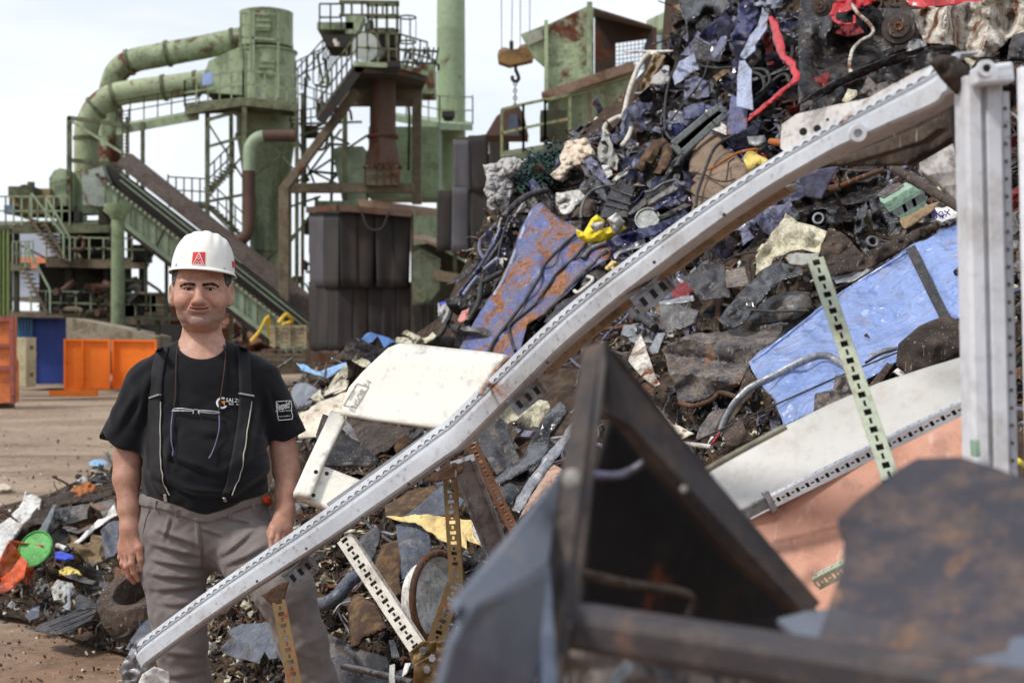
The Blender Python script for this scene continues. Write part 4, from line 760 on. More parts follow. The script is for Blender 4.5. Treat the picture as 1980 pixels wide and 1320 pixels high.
# ---- scrap materials
MP = dict(
 blue_rust=paint("paint_blue_rust", (84, 94, 142), rust=.50, rustcol=(136, 92, 58), dirt=.55, dirtcol=(118, 106, 98), scale=4.2, rough=.45, coat=.05, bump=.12, spots=.35, scratch=0.70, crease=0.50),
 blue_light=paint("paint_blue_light", (124, 148, 202), dirt=.25, dirtcol=(128, 112, 104), scale=3.5, rough=.2, coat=.8, bump=.08, var=.1, spots=.4, scratch=0.35, crease=0.80),
 blue_dark=paint("paint_blue_dark", (36, 40, 84), rust=.1, dirt=.3, dirtcol=(80, 76, 90), scale=5, rough=.28, coat=.5, bump=.25, scratch=0.70, crease=0.90),
 blue_grey=paint("paint_blue_grey", (106, 108, 138), rust=.22, dirt=.6, dirtcol=(84, 78, 78), scale=4, rough=.3, coat=.4, bump=.35, scratch=0.70, crease=0.90),
 blue_pale=paint("paint_blue_pale", (158, 166, 190), rust=.2, dirt=.45, dirtcol=(104, 96, 96), scale=4, rough=.4, bump=.15, scratch=0.70, crease=0.60),
 sky_plastic=paint("plastic_sky", (134, 176, 218), dirt=.25, dirtcol=(90, 90, 90), scale=4, rough=.45, bump=.1, scratch=0.70),
 bin_blue=paint("plastic_bin_blue", (66, 108, 168), dirt=.3, dirtcol=(60, 66, 80), scale=4, rough=.5, bump=.15, spots=.4, scratch=0.70),
 black=paint("plastic_black", (32, 31, 33), dirt=.45, dirtcol=(84, 73, 64), scale=6, rough=.24, bump=.3, scratch=0.70, crease=0.70),
 black_gloss=paint("black_gloss", (20, 19, 21), rust=.2, dirt=.3, dirtcol=(70, 60, 54), scale=7, rough=.14, coat=.6, bump=.4, scratch=0.70, crease=0.90),
 char=paint("charcoal", (48, 48, 53), dirt=.55, dirtcol=(92, 81, 71), scale=6, rough=.27, bump=.3, scratch=0.70, crease=0.70),
 grey=paint("grey_plastic", (112, 110, 109), dirt=.7, dirtcol=(66, 58, 50), scale=6, rough=.3, bump=.25, scratch=0.70, crease=0.60),
 grey_blue=paint("grey_blue_plastic", (78, 84, 97), dirt=.55, dirtcol=(70, 62, 54), scale=6, rough=.28, bump=.25, scratch=0.70, crease=0.60),
 brown=paint("brown_dust", (80, 67, 57), dirt=.55, dirtcol=(60, 48, 40), scale=5, rough=.9, bump=.25, scratch=0.70, crease=0.70),
 brown_dk=paint("brown_dark", (54, 44, 38), dirt=.5, dirtcol=(92, 76, 62), scale=5, rough=.9, bump=.3, scratch=0.70, crease=0.80),
 carpet=paint("brown_carpet", (78, 64, 56), dirt=.55, dirtcol=(128, 104, 74), scale=9, rough=1, bump=.5, spec=.1, crease=0.50),
 dusty=paint("dusty_grey_metal", (124, 113, 104), rust=.3, rustcol=(128, 98, 74), dirt=.8, dirtcol=(60, 58, 64), scale=5, rough=.5, bump=.2, scratch=0.70, crease=0.70),
 cream=paint("cream_paint", (226, 221, 208), rust=.0, dirt=.07, dirtcol=(150, 134, 108), scale=2.5, rough=.4, coat=.15, bump=.06, var=.04, scratch=0.35),
 cream_d=paint("cream_dirty", (208, 202, 176), rust=.16, rustcol=(110, 80, 46), dirt=.55, dirtcol=(104, 88, 62), scale=6, rough=.4, bump=.3, scratch=0.70, crease=0.80),
 white=paint("white_scuffed", (222, 220, 216), rust=.14, dirt=.5, dirtcol=(120, 108, 94), scale=4, rough=.5, bump=.12, scratch=0.70, crease=0.60),
 foam=paint("foam_cream", (214, 200, 182), dirt=.35, dirtcol=(150, 130, 108), scale=7, rough=1, bump=.6, spec=.1, crease=0.60),
 foam_g=paint("foam_grey", (178, 176, 174), dirt=.35, dirtcol=(120, 116, 112), scale=7, rough=1, bump=.6, spec=.1, crease=0.60),
 foam_y=paint("foam_yellow", (214, 192, 112), dirt=.35, dirtcol=(150, 116, 60), scale=6, rough=.95, bump=.4, spec=.1),
 panel_y=paint("panel_yellow", (226, 200, 138), dirt=.3, dirtcol=(150, 112, 66), scale=4, rough=.7, bump=.2, scratch=0.70),
 yellow=paint("bag_yellow", (236, 212, 44), dirt=.08, dirtcol=(160, 120, 50), scale=5, rough=.4, bump=.15, var=.1, scratch=0.35, crease=0.60),
 tan=paint("tan_cloth", (146, 126, 100), dirt=.4, dirtcol=(90, 76, 60), scale=7, rough=.95, bump=.4, spec=.1, crease=0.60),
 seat=paint("seat_fabric", (136, 118, 102), dirt=.4, dirtcol=(82, 70, 60), scale=5, rough=.95, bump=.4, spec=.1),
 red=paint("paint_red", (196, 34, 42), rust=.08, dirt=.35, dirtcol=(110, 60, 54), scale=4, rough=.35, coat=.3, bump=.1, scratch=0.70, crease=0.60),
 red_d=paint("paint_red_dark", (120, 26, 30), rust=.12, dirt=.3, dirtcol=(60, 40, 38), scale=4, rough=.4, bump=.12, scratch=0.70, crease=0.90),
 pink=paint("pink_cloth", (196, 136, 128), dirt=.25, scale=6, rough=.9, bump=.3),
 galv=paint("galvanised", (150, 152, 156), dirt=.4, dirtcol=(100, 92, 84), rust=.12, scale=5, rough=.35, metal=.5, bump=.1, scratch=0.70, crease=0.50),
 chrome=paint("chrome_grille", (120, 124, 122), dirt=.3, dirtcol=(80, 78, 74), scale=6, rough=.2, metal=.6, bump=.06, scratch=0.70),
 rusty=paint("rusty_iron", (88, 64, 48), rust=.5, rustcol=(106, 66, 40), dirt=.4, scale=5, rough=.85, bump=.3, scratch=0.70),
 rust_or=paint("rusty_orange", (164, 98, 48), rust=.4, rustcol=(150, 84, 36), dirt=.3, scale=5, rough=.85, bump=.3, scratch=0.70),
 disc=paint("brake_iron", (70, 60, 55), rust=.25, rustcol=(78, 56, 44), dirt=.3, scale=8, rough=.7, bump=.2, scratch=0.70),
 whiterust=paint("white_rusted", (214, 208, 196), rust=.5, rustcol=(104, 62, 30), dirt=.55, dirtcol=(96, 70, 44), scale=5, rough=.3, bump=.2, streak=True, scratch=0.70, crease=0.80),
 orange=paint("paint_orange", (204, 84, 38), rust=.35, rustcol=(90, 46, 28), dirt=.45, dirtcol=(110, 62, 40), scale=4, rough=.45, bump=.15, scratch=0.70, crease=0.50),
 green=paint("paint_lime", (84, 168, 80), dirt=.3, dirtcol=(90, 110, 70), scale=4, rough=.45, bump=.1, scratch=0.70),
 green_p=paint("paint_mint", (142, 172, 150), rust=.12, dirt=.35, dirtcol=(88, 92, 78), scale=4, rough=.4, bump=.1, scratch=0.70),
 netgreen=paint("net_green", (32, 62, 58), dirt=.2, scale=5, rough=.5, bump=0),
 royal=paint("plastic_royal", (38, 66, 190), dirt=.15, scale=4, rough=.4, bump=.1, scratch=0.70),
 strap=paint("strap_white", (208, 202, 190), dirt=.3, dirtcol=(140, 124, 104), scale=6, rough=.7, bump=.1),
 cloth_g=paint("cloth_grey", (166, 166, 160), dirt=.35, dirtcol=(104, 100, 92), scale=5, rough=.9, bump=.3, crease=0.50),
 tarp=paint("tarp_cream", (212, 202, 184), dirt=.35, dirtcol=(150, 128, 100), scale=4, rough=.8, bump=.3, crease=0.70),
 hose=paint("rubber_hose", (46, 46, 48), dirt=.4, dirtcol=(98, 88, 78), scale=8, rough=.55, bump=.1),
 terracotta=paint("paint_terracotta", (192, 140, 117), dirt=.16, dirtcol=(140, 96, 74), scale=2.2, rough=.5, bump=.06, var=.06, scratch=0.35, crease=0.00),
 felt=paint("felt_rusty", (186, 158, 142), rust=.2, rustcol=(150, 90, 54), dirt=.4, dirtcol=(120, 90, 74), scale=12, rough=1, bump=.7, spec=.1),
 soil=paint("dark_soil", (62, 53, 47), dirt=.6, dirtcol=(96, 80, 66), scale=7, rough=1, bump=.6, spec=.1),
)
def clear_mat():
    m = bpy.data.materials.new("clear_film"); m.use_nodes = True; b = m.node_tree.nodes["Principled BSDF"]
    b.inputs["Base Color"].default_value = lin((120, 124, 132)); b.inputs["Roughness"].default_value = .12; b.inputs["Alpha"].default_value = .72; return m
MP["film"] = clear_mat()
# ---- base of the heap
def build_heap():
    rnd = random.Random(11); step = 9
    v2, tris, outl = fill_poly(HEAP, step, rnd, .2)
    d = np.concatenate([Dm([p.x for p in v2[i:i+4000]], [p.y for p in v2[i:i+4000]]) for i in range(0, len(v2), 4000)]); vs = []; EDH = edge_dists([(p.x, p.y) for p in v2], HEAP)
    for i, p in enumerate(v2):
        Yb = d[i]; q = V((p.x*Yb/F, p.y*Yb/F, Yb*.6)); n1 = noise.noise(q*2.2); n2 = noise.noise(q*6); n3 = noise.noise(q*15)
        edge = min(1, EDH[i]/60) if (p.x < 330 or p.y < 900) else 1
        vs.append(P(p.x, p.y, Yb+.04+edge*(.16*abs(n1)+.12*abs(n2)+.05*n3)))
    n = len(vs); eb = {}
    for t in tris:
        for a, b in ((t[0], t[1]), (t[1], t[2]), (t[2], t[0])): k = (min(a, b), max(a, b)); eb[k] = eb.get(k, 0)+1
    mb = MB().add(vs, tris); sk = {}
    for (a, b), c in eb.items():
        if c == 1:
            for i in (a, b):
                if i not in sk: p = vs[i]; sk[i] = len(mb.v); mb.v.append(V((p.x*1.02, p.y+2.4+p.z*.5, -.1)))
            mb.f.append((a, b, sk[b], sk[a]))
    tag(mb.build("scrap_mound", MP["soil"], smooth=180), "dark packed base of the scrap heap showing between the larger pieces", "scrap heap", kind='stuff')
build_heap()
# ---- uncountable small rubble
def rubble(name, label, mats_, n, regions, size, seed, elong=2.0, back=.10, big=False):
    rnd = random.Random(seed); mb = [MB() for _ in mats_]; k = 0; tot = sum(r[5] for r in regions)
    cand = []
    while len(cand) < n:
        r = rnd.uniform(0, tot)
        for g in regions:
            r -= g[5]
            if r <= 0: break
        x = rnd.uniform(g[0], g[2]); y = rnd.uniform(g[1], g[3])
        if inside(x, y, HEAP) and (not big or edge_dists([(x, y)], HEAP)[0] > (75 if x < 1350 else 30)): cand.append((x, y, g[4]))
    d = np.concatenate([Dm([c[0] for c in cand[i:i+4000]], [c[1] for c in cand[i:i+4000]]) for i in range(0, n, 4000)])
    for (x, y, pal), Y in zip(cand, d):
        m = mb[rnd.choice(pal)]; s = size*min(1.9 if not big else 1.25, math.exp(rnd.gauss(0, .5 if not big else .3)))*Y/7; p = P(x, y, Y+(rnd.uniform(.10, .42) if big else rnd.uniform(-.02, back)))
        M = Matrix.Rotation(rnd.uniform(0, 6.28), 3, V((rnd.uniform(-1, 1), rnd.uniform(-1, 1), rnd.uniform(-1, 1))).normalized())
        kind = rnd.random() if not big else 2
        if kind == 2:    # crumpled sheet
            a, b = s*rnd.uniform(.8, 1.6), s*rnd.uniform(.5, 1.1); o = V((rnd.uniform(0, 60), rnd.uniform(0, 60), 0)); N_ = 12; vs = []; dr = [(math.cos(g), math.sin(g), rnd.uniform(1.2, 3.2), rnd.uniform(0, 9)) for g in (rnd.uniform(0, 3.14), rnd.uniform(0, 3.14), rnd.uniform(0, 3.14))]
            M = M.lerp(Matrix.Rotation(rnd.uniform(0, 6.28), 3, 'Y') @ Matrix.Rotation(R(90), 3, 'X'), .45); M = M.to_quaternion().normalized().to_matrix()
            for i in range(N_):
                for j in range(N_):
                    u, v = i/(N_-1)-.5, j/(N_-1)-.5; f = sum(abs(((u*x_+v*y_)*k_+p_) % 2-1)*2-1 for x_, y_, k_, p_ in dr)/3+.5*noise.noise(V((u*4, v*4, 3))+o)
                    e = 1+.4*noise.noise(V((u*2.6, v*2.6, 9))+o); vs.append(p+M @ V((u*a*e, v*b*e, f*s*.42)))
            m.add(vs, [(i*N_+j, i*N_+j+1, (i+1)*N_+j+1, (i+1)*N_+j) for i in range(N_-1) for j in range(N_-1)])
        elif kind < .62:   # bent shard
            a, b = s*rnd.uniform(.6, elong), s*rnd.uniform(.25, .8); vs = []; bend = rnd.uniform(-.6, .6); o = V((rnd.uniform(0, 30), 0, 0)); t = .006
            for i in range(4):
                for j in range(3):
                    u, v = i/3-.5, j/2-.5; zz = bend*a*(u*u)*2+.35*s*noise.noise(V((u*2.5, v*2.5, 0))+o)
                    e = 1+.35*noise.noise(V((u*3, v*3, 5))+o); vs.append(p+M @ V((u*a*e, v*b*e, zz)))
            nn = M @ V((0, 0, t)); vs += [q+nn for q in vs]
            f = [(i*3+j, i*3+j+1, i*3+j+4, i*3+j+3) for i in range(3) for j in range(2)]; f += [tuple(12+i for i in g[::-1]) for g in f]
            rim = [0, 1, 2, 5, 8, 11, 10, 9, 6, 3]; f += [(rim[i], rim[(i+1) % 10], rim[(i+1) % 10]+12, rim[i]+12) for i in range(10)]
            m.add(vs, f)
        elif kind < .8:  # chunk
            a, b, c = s*rnd.uniform(.3, .9), s*rnd.uniform(.3, .7), s*rnd.uniform(.2, .5); vs = []
            for q in ((-1,-1,-1),(1,-1,-1),(1,1,-1),(-1,1,-1),(-1,-1,1),(1,-1,1),(1,1,1),(-1,1,1)):
                vs.append(p+M @ V((q[0]*a*rnd.uniform(.3, .6), q[1]*b*rnd.uniform(.3, .6), q[2]*c*rnd.uniform(.3, .6))))
            m.add(vs, [(0,3,2,1),(4,5,6,7),(0,1,5,4),(1,2,6,5),(2,3,7,6),(3,0,4,7)])
        else:            # bent rod or cable end
            q = [p+M @ V((s*(u-.5)*2.6, s*.5*noise.noise(V((u*2, x, 0))), s*.5*noise.noise(V((u*2, y, 3))))) for u in (0, .25, .5, .75, 1)]
            m.tube(q, max(.003, s*rnd.uniform(.025, .07)), 5)
    al = MB(); mi = []
    for j, q in enumerate(mb): al.add(q.v, q.f); mi += [j]*len(q.f)
    o = al.build(name, mats_, smooth=35); o.data.polygons.foreach_set("material_index", mi); tag(o, label, "scrap rubble", kind='stuff')
RM = [MP[k] for k in ("black", "char", "brown", "brown_dk", "blue_grey", "blue_dark", "white", "galv", "rusty", "grey", "cream_d", "carpet", "red_d", "black_gloss", "tan")]
pal_up = [0, 1, 4, 4, 4, 2, 3, 8, 9, 13, 7, 6, 14]; pal_mid = [0, 1, 2, 2, 3, 8, 9, 9, 7, 6, 10, 14]; pal_low = [2, 2, 3, 3, 11, 11, 1, 9, 8, 8, 14, 2, 10]; pal_left = [2, 3, 3, 11, 1, 9, 2, 14, 6, 8, 11]; pal_blk = [0, 0, 13, 13, 1, 3, 12, 8]
rubble("scrap_rubble", "countless small twisted shards and rods filling the heap", RM, 5200, [(940, 180, 1320, 640, pal_up, 5), (1280, 0, 1560, 460, pal_up, 5), (1500, 0, 1980, 420, pal_blk, 4), (1160, 380, 1980, 900, pal_mid, 6), (560, 660, 1000, 900, pal_mid, 3), (560, 880, 1250, 1320, pal_low, 6), (400, 1000, 660, 1320, pal_low, 3), (-20, 890, 420, 1260, pal_left, 4), (1250, 900, 2700, 1480, pal_low, 4), (1980, -300, 2700, 900, pal_mid, 4), (1310, -310, 1980, 0, pal_blk, 2)], .046, 21)
rubble("scrap_crumbs", "fine crumbs, chips and splinters sifted between the scrap", RM, 5200, [(560, 880, 1000, 1320, pal_low, 6), (400, 1000, 660, 1320, pal_low+[10], 5), (-20, 890, 420, 1262, pal_left+[10], 7), (900, 250, 1320, 700, pal_up+[10], 4), (1180, 500, 1900, 900, pal_mid, 4)], .03, 22, 1.6, .05)
rubble("crumpled_scrap", "mass of crumpled torn sheet scraps that cannot be told apart in the heap", RM, 1300, [(940, 180, 1320, 640, [0, 1, 4, 4, 4, 5, 13, 3, 9, 2], 4), (1280, 0, 1560, 480, [0, 1, 4, 4, 4, 4, 5, 13, 9], 6), (1500, 0, 1980, 420, [0, 13, 13, 1, 3, 12], 3), (1160, 380, 1980, 900, [0, 1, 2, 3, 9, 9, 7, 13, 10, 8], 5), (560, 660, 1000, 900, [1, 2, 3, 9, 10], 2), (560, 880, 1250, 1320, [1, 2, 3, 3, 11, 9], 4), (-20, 900, 420, 1230, [1, 2, 3, 9, 11, 14], 3), (1250, 900, 2700, 1480, [1, 2, 3, 3, 9], 3), (1980, -300, 2700, 900, [0, 1, 2, 3, 9, 13], 4), (1310, -310, 1980, 0, [0, 13, 1, 4], 2)], .23, 23, back=.06, big=True)
def tangle():
    """countless loose cables, strips and straps hanging down the slope"""
    rnd = random.Random(31); mats_ = [MP[k] for k in ("hose", "black_gloss", "char", "dusty", "blue_grey", "galv", "brown_dk", "rusty")]; al = MB(); mi = []
    for i in range(430):
        for _ in range(50):
            x, y = (rnd.uniform(900, 2200), rnd.uniform(-20, 900)) if i < 330 else (rnd.uniform(560, 1200), rnd.uniform(700, 1320))
            if inside(x, y, HEAP) and inside(x, y+40, HEAP): break
        n = rnd.randrange(5, 10); q = []; dx, dy = rnd.gauss(-.5, .8), rnd.uniform(.2, 1); st = rnd.uniform(10, 26)
        for k in range(n):
            if not inside(x, y, HEAP): break
            q.append((x, y, rnd.uniform(-.03, .07))); dx += rnd.gauss(0, .45); dy += rnd.gauss(.02, .35); l = math.hypot(dx, dy)+1e-6; x += dx/l*st; y += dy/l*st
        if len(q) < 4: continue
        a = path3(q, n=4); b = len(al.f); fl = rnd.random() < .45; r = rnd.choice((.004, .005, .006, .008, .012))*(1.7 if fl else 1); al.tube(a, r, 6, flat=(.22 if fl else None)); mi += [rnd.choice((0, 0, 1, 2, 3, 4, 5, 6, 7)) if not fl else rnd.choice((1, 2, 3, 4, 4, 5, 6, 7))]*(len(al.f)-b)
    o = al.build("cable_tangle", mats_, smooth=50); o.data.polygons.foreach_set("material_index", mi); tag(o, "countless loose cables, strips and straps strewn through the heap", "scrap rubble", kind='stuff')
tangle()
# ------------------------------------------------------------------ every larger piece of scrap, each a thing of its own
G_SH = "crumpled sheet metal in the scrap heap"; G_CB = "cables and hoses in the scrap heap"; G_FM = "wadding and foam in the scrap heap"; G_PL = "plastic car parts in the scrap heap"
def sh(name, label, cat, zk, pts, mat, group=None, **k):
    if zk in 'BG' and 'Y' not in k: k['lift'] = k.get('lift', .06)+.14
    return sheet(name, label, cat, Z(zk, *pts), MP[mat], group=group, **k)
def tb(name, label, cat, zk, pts, r, mat, group=None, **k): return tubep(name, label, cat, Z(zk, *pts), r, MP[mat], group=group, **k)
def rb(name, label, cat, zk, pts, w, mat, group=None, **k): return ribbon(name, label, cat, Z(zk, *pts), w, MP[mat], group=group, **k)
# upper left flank
sh("wadding", "torn grey white wadding hanging off the heap's left edge by the rubber curtains", "wadding", "A", [(65,940),(130,930),(180,900),(215,885),(300,880),(355,910),(330,960),(265,1000),(215,1010),(270,1060),(270,1140),(230,1250),(200,1290),(170,1230),(140,1280),(90,1240),(100,1180),(70,1120),(90,1050)], "foam_g", G_FM, cr=.05, fs=.07, sharp=.2, puff=.05, thick=.02, lift=.12, fine=.6, ragged=.6)
sh("wadding", "cream fluffy wadding clump beside the dark green wire netting", "wadding", "A", [(680,760),(780,740),(830,725),(850,760),(890,850),(830,890),(780,930),(700,960),(660,1030),(600,1040),(570,1000),(640,930),(640,860),(670,800)], "foam", G_FM, cr=.05, fs=.08, sharp=.2, puff=.07, thick=.02, lift=.16, fine=.6, ragged=.5)
def netting():
    rnd = random.Random(8); mb = MB()
    for i in range(150):
        x, y = rnd.uniform(330, 640), 0; y = 1040-(x-330)*.5+rnd.uniform(-110, 90); q = []
        a = rnd.uniform(0, 6.28)
        for k in range(7):
            q.append((x, y, .1+rnd.uniform(-.03, .12))); a += rnd.uniform(-1.3, 1.3); x += 24*math.cos(a); y += 18*math.sin(a)
        q3 = path3(Z("A", *q), n=3); mb.tube(q3, .006, 4)
    tag(mb.build("wire_netting", MP["netgreen"], smooth=60), "tangled dark green wire netting between the grey and the cream wadding", "netting")
netting()
rb("strap", "long pale strap looping down over the heap crest below the hopper", "strap", "A", [(1365,115),(1330,88),(1290,100),(1230,180),(1180,290),(1140,420),(1110,550),(1070,570),(1000,605),(965,655),(985,700)], 9.5, "strap", lift=.22)
rb("strap", "short pale strap loop curling beside the grey rag", "strap", "A", [(1128,505),(1168,560),(1165,660),(1130,740),(1095,785)], 9, "strap", lift=.2, seed=3)
sh("rag", "limp grey white rag hanging below the long pale strap", "rag", "A", [(950,660),(1000,710),(1040,820),(1070,880),(1060,975),(1000,940),(925,900),(915,800),(940,740)], "cloth_g", cr=.04, fs=.1, sharp=.2, lift=.2, corr=(.018, 1, .1, .03))
sh("carpet_roll", "left of two furry brown rolled mats below the chrome grille", "mat", "C", [(225,290),(300,150),(370,70),(450,35),(490,70),(400,180),(325,300),(270,320)], "carpet", "rolled brown mats", cr=.02, fs=.1, sharp=.1, puff=.07, lift=.15, thick=.02)
sh("carpet_roll", "right of two furry brown rolled mats below the chrome grille", "mat", "C", [(470,80),(530,90),(525,200),(485,290),(425,345),(375,335),(430,220)], "carpet", "rolled brown mats", cr=.02, fs=.1, sharp=.1, puff=.06, lift=.16, thick=.02)
def grille():
    t = thing("radiator_grille", "chromed radiator grille with slanted slots lying on the heap", "grille", P(1320, 260, 8.6))
    pts = Z("B", (240,1120), (500,900), (600,830), (660,880), (560,960), (310,1190)); Y = 8.35
    c = [P(x, y, Y) for x, y in pts]; m = MB()
    for i in range(6): m.beam(c[i], c[(i+1) % 6], .028, .04)
    m.build("grille_frame", MP["chrome"], t, bevel=.006); m = MB(); a, b, e, f = c[0], c[2], c[3], c[5]
    for k in range(1, 6): u = k/6; m.beam(a+(f-a)*u, b+(e-b)*u, .014, .03)
    for k in range(1, 5): u = k/5; m.beam(a+(b-a)*u, f+(e-f)*u, .01, .02)
    m.build("grille_bars", MP["chrome"], t); MB().plate([p+V((0, .03, 0)) for p in c], (0, .01, 0)).build("backing", MP["char"], t)
grille()
sh("lamp_shell", "broken pinkish white lamp shell leaning against the chrome grille", "lamp shell", "B", [(498,850),(560,885),(655,980),(662,1045),(600,1022),(520,992),(495,920)], "white", cr=.03, fs=.1, lift=.3, corr=(.02, .6, -.8, .05))
tb("window_trim", "thick black window trim bar slanting left of the beige seat", "trim bar", "B", [(545,930),(470,1050),(390,1150),(330,1230),(285,1310)], 10, "black_gloss", lift=.28)
def seat():
    t = thing("seat_wreck", "dusty beige fabric car seat stuffed into the heap", "car seat", P(1380, 400, 7.9))
    c = sheet("cushion", None, None, Z("C", (700,160),(760,70),(850,20),(940,8),(1000,30),(940,90),(960,140),(1050,170),(1085,212),(1140,260),(1190,340),(1080,430),(850,620),(720,680),(690,400)), MP["seat"], cr=.03, fs=.22, sharp=.15, puff=.16, lift=.22, thick=.03, seed=5, parent=t, face=1)
    for k, pts in enumerate([[(700,330,.42),(800,345,.44),(900,390,.45),(990,400,.44),(1060,380,.42)], [(985,400,.44),(1000,320,.44),(1010,240,.42),(1060,200,.4)], [(705,520,.4),(800,540,.42),(880,560,.42)]]):
        tubep("seam", None, None, Z("C", *pts), 1.6, MP["brown_dk"], parent=c)
seat()
sh("foam_chunk", "torn yellow foam chunk right of the beige car seat", "foam", "C", [(1180,148),(1240,172),(1352,232),(1300,295),(1200,335),(1160,270),(1138,230)], "foam_y", G_FM, cr=.04, fs=.1, puff=.05, lift=.3, thick=.02)
tb("pipe_stub", "short rusty orange pipe stub above the yellow foam", "pipe", "C", [(1366,62),(1500,80)], 7, "rust_or", lift=.4, hollow=True)
tb("cable", "stiff grey cable arching across the beige car seat", "cable", "C", [(1060,5,.5),(950,60,.5),(880,130,.5),(830,240,.52),(780,380,.5),(742,500,.48),(728,620,.45)], 3.2, "hose", G_CB)
rb("rust_strip", "thin rust orange metal strip lying on the beige car seat", "metal strip", "C", [(812,302,.5),(880,282,.5),(1000,205,.52),(1100,152,.5),(1220,128,.45),(1262,132,.4)], 5, "rust_or")
sh("steel_bracket", "bent grey steel bracket beside the rusty pipe stub", "bracket", "C", [(1165,22),(1310,8),(1325,60),(1240,104),(1180,84)], "galv", cr=.02, lift=.3)
# crest: the crushed blue car body
sh("crushed_wreck", "tall black crushed car body at the crest, beside the green cabin", "crushed car body", "B", [(280,-140),(700,-140),(690,40),(640,120),(540,150),(470,230),(430,330),(372,362),(342,180),(292,60)], "black_gloss", G_SH, cr=.14, fs=.3, sharp=.8, lift=.1)
sh("crushed_sheet", "crumpled blue grey panel below the black crushed body at the crest", "crushed panel", "B", [(470,190),(560,230),(520,330),(420,430),(300,430),(372,350)], "blue_grey", G_SH, cr=.07, fs=.14, sharp=.8)
sh("crushed_sheet", "twisted blue grey panel with pale scratches, left of the pale pillar's head", "crushed panel", "B", [(290,480),(380,430),(470,435),(482,525),(380,572),(262,665),(248,590)], "blue_pale", G_SH, cr=.07, fs=.12, sharp=.8)
sh("crushed_sheet", "small rounded blue dent panel above the chrome grille", "crushed panel", "B", [(330,840),(400,800),(492,792),(500,880),(420,930),(330,930)], "blue_dark", G_SH, cr=.04, fs=.12, sharp=.2, puff=.06, lift=.12)
sh("crushed_sheet", "dull violet grey panel behind the hanging cables", "crushed panel", "B", [(345,620),(440,590),(522,640),(525,745),(430,770),(325,775)], "blue_grey", G_SH, cr=.05, fs=.12)
sh("crushed_sheet", "small blue folded flap left of the pale pillar", "crushed panel", "B", [(615,290),(662,280),(655,350),(565,465),(535,425)], "blue_grey", G_SH, cr=.05, fs=.1, lift=.16)
sh("crushed_sheet", "dark blue crushed wing between the crest and the pale pillar", "crushed panel", "B", [(760,-80),(900,-60),(912,110),(835,290),(700,335),(688,280),(735,190)], "blue_dark", G_SH, cr=.08, fs=.16, sharp=.7, lift=.12)
sh("crushed_sheet", "dark blue and grey wreckage hanging at the very top of the heap", "crushed panel", "B", [(860,-80),(1100,-80),(1090,60),(1010,70),(930,55),(870,50)], "blue_pale", G_SH, cr=.07, fs=.1, sharp=.8, lift=.2)
sh("door_pillar", "bent pale grey door pillar, upper piece curving down from the crest", "door pillar", "B", [(940,60),(985,110),(972,220),(912,300),(880,352),(882,392),(802,462),(762,432),(800,370),(832,290),(902,200)], "blue_pale", "pale blue door pillar pieces", cr=.03, fs=.12, lift=.5, corr=(.018, .9, .4, .05), face=.9)
sh("door_pillar", "straight pale blue grey door pillar hanging upright, middle piece", "door pillar", "B", [(758,470),(800,468),(852,545),(852,640),(866,850),(800,842),(738,822),(744,620)], "blue_pale", "pale blue door pillar pieces", cr=.015, fs=.2, lift=.5, corr=(.014, 1, .1, .045), face=.9)
sh("door_pillar", "rust splashed blue door pillar foot below the straight pale piece", "door pillar", "B", [(700,730),(742,762),(822,852),(816,1000),(760,1032),(668,1042),(658,960)], "blue_rust", "pale blue door pillar pieces", cr=.05, fs=.12, sharp=.7, lift=.26)
sh("red_pillar", "bright red bent body pillar snaking down the black part of the heap", "body pillar", "B", [(985,130),(1020,130),(1062,190),(1110,360),(1122,430),(1190,480),(1230,570),(1222,630),(1150,672),(1050,762),(940,842),(860,902),(820,942),(842,880),(950,800),(1062,700),(1148,640),(1172,590),(1150,530),(1080,452),(1040,370),(1000,230)], "red", cr=.02, fs=.14, sharp=.2, puff=.035, lift=.55, face=.9)
sh("red_scrap", "dark red torn strip behind the bright red pillar", "torn metal", "B", [(940,260),(985,250),(1030,440),(1028,510),(975,515),(960,400)], "red_d", G_SH, cr=.04, fs=.1, lift=.12)
sh("red_scrap", "dark red crushed flap in the shadow left of the black trim", "torn metal", "B", [(1290,620),(1450,560),(1460,700),(1380,740),(1290,760)], "red_d", G_SH, cr=.05, fs=.12, lift=.06)
sh("wadding", "dirty whitish padding block under the crest cables", "wadding", "B", [(105,500),(212,520),(222,640),(150,662),(78,652)], "foam_g", G_FM, cr=.04, fs=.1, puff=.06, lift=.14, thick=.02)
sh("tan_cloth", "tan folded cloth hanging left of the whitish padding block", "cloth", "B", [(92,415),(192,430),(102,580),(62,705),(-20,690),(38,560)], "tan", cr=.05, fs=.1, sharp=.3, lift=.16, corr=(.02, 1, .5, .04))
for i, (lab, pts, r) in enumerate((("loose black cable hanging in a long U left of the pale pillar", [(390,400,.3),(250,560,.3),(200,700,.3),(180,880,.28),(190,1020,.28),(250,1085,.26),(330,1060,.2)], 2.6), ("thin black cable crossing the blue wreckage to the pale pillar", [(280,300,.3),(420,480,.3),(560,525,.3),(700,520,.3)], 1.8), ("black hose pair's outer loop right of the pale pillar", [(860,535,.34),(960,545,.36),(995,620,.36),(960,680,.34)], 3.2), ("black hose pair's inner loop right of the pale pillar", [(865,560,.34),(930,590,.36),(950,680,.36),(890,740,.34)], 3.2), ("long black hose curving behind the red pillar", [(1430,570,.2),(1290,620,.25),(1170,660,.28),(1120,580,.3),(1040,610,.3),(960,700,.3),(870,790,.3)], 3.6), ("thin black cable running down from the crest to the seat", [(520,470,.3),(470,620,.3),(330,800,.3),(230,930,.3),(160,1010,.28)], 1.8))):
    tb("cable", lab, "cable", "B", pts, r, "hose", G_CB)
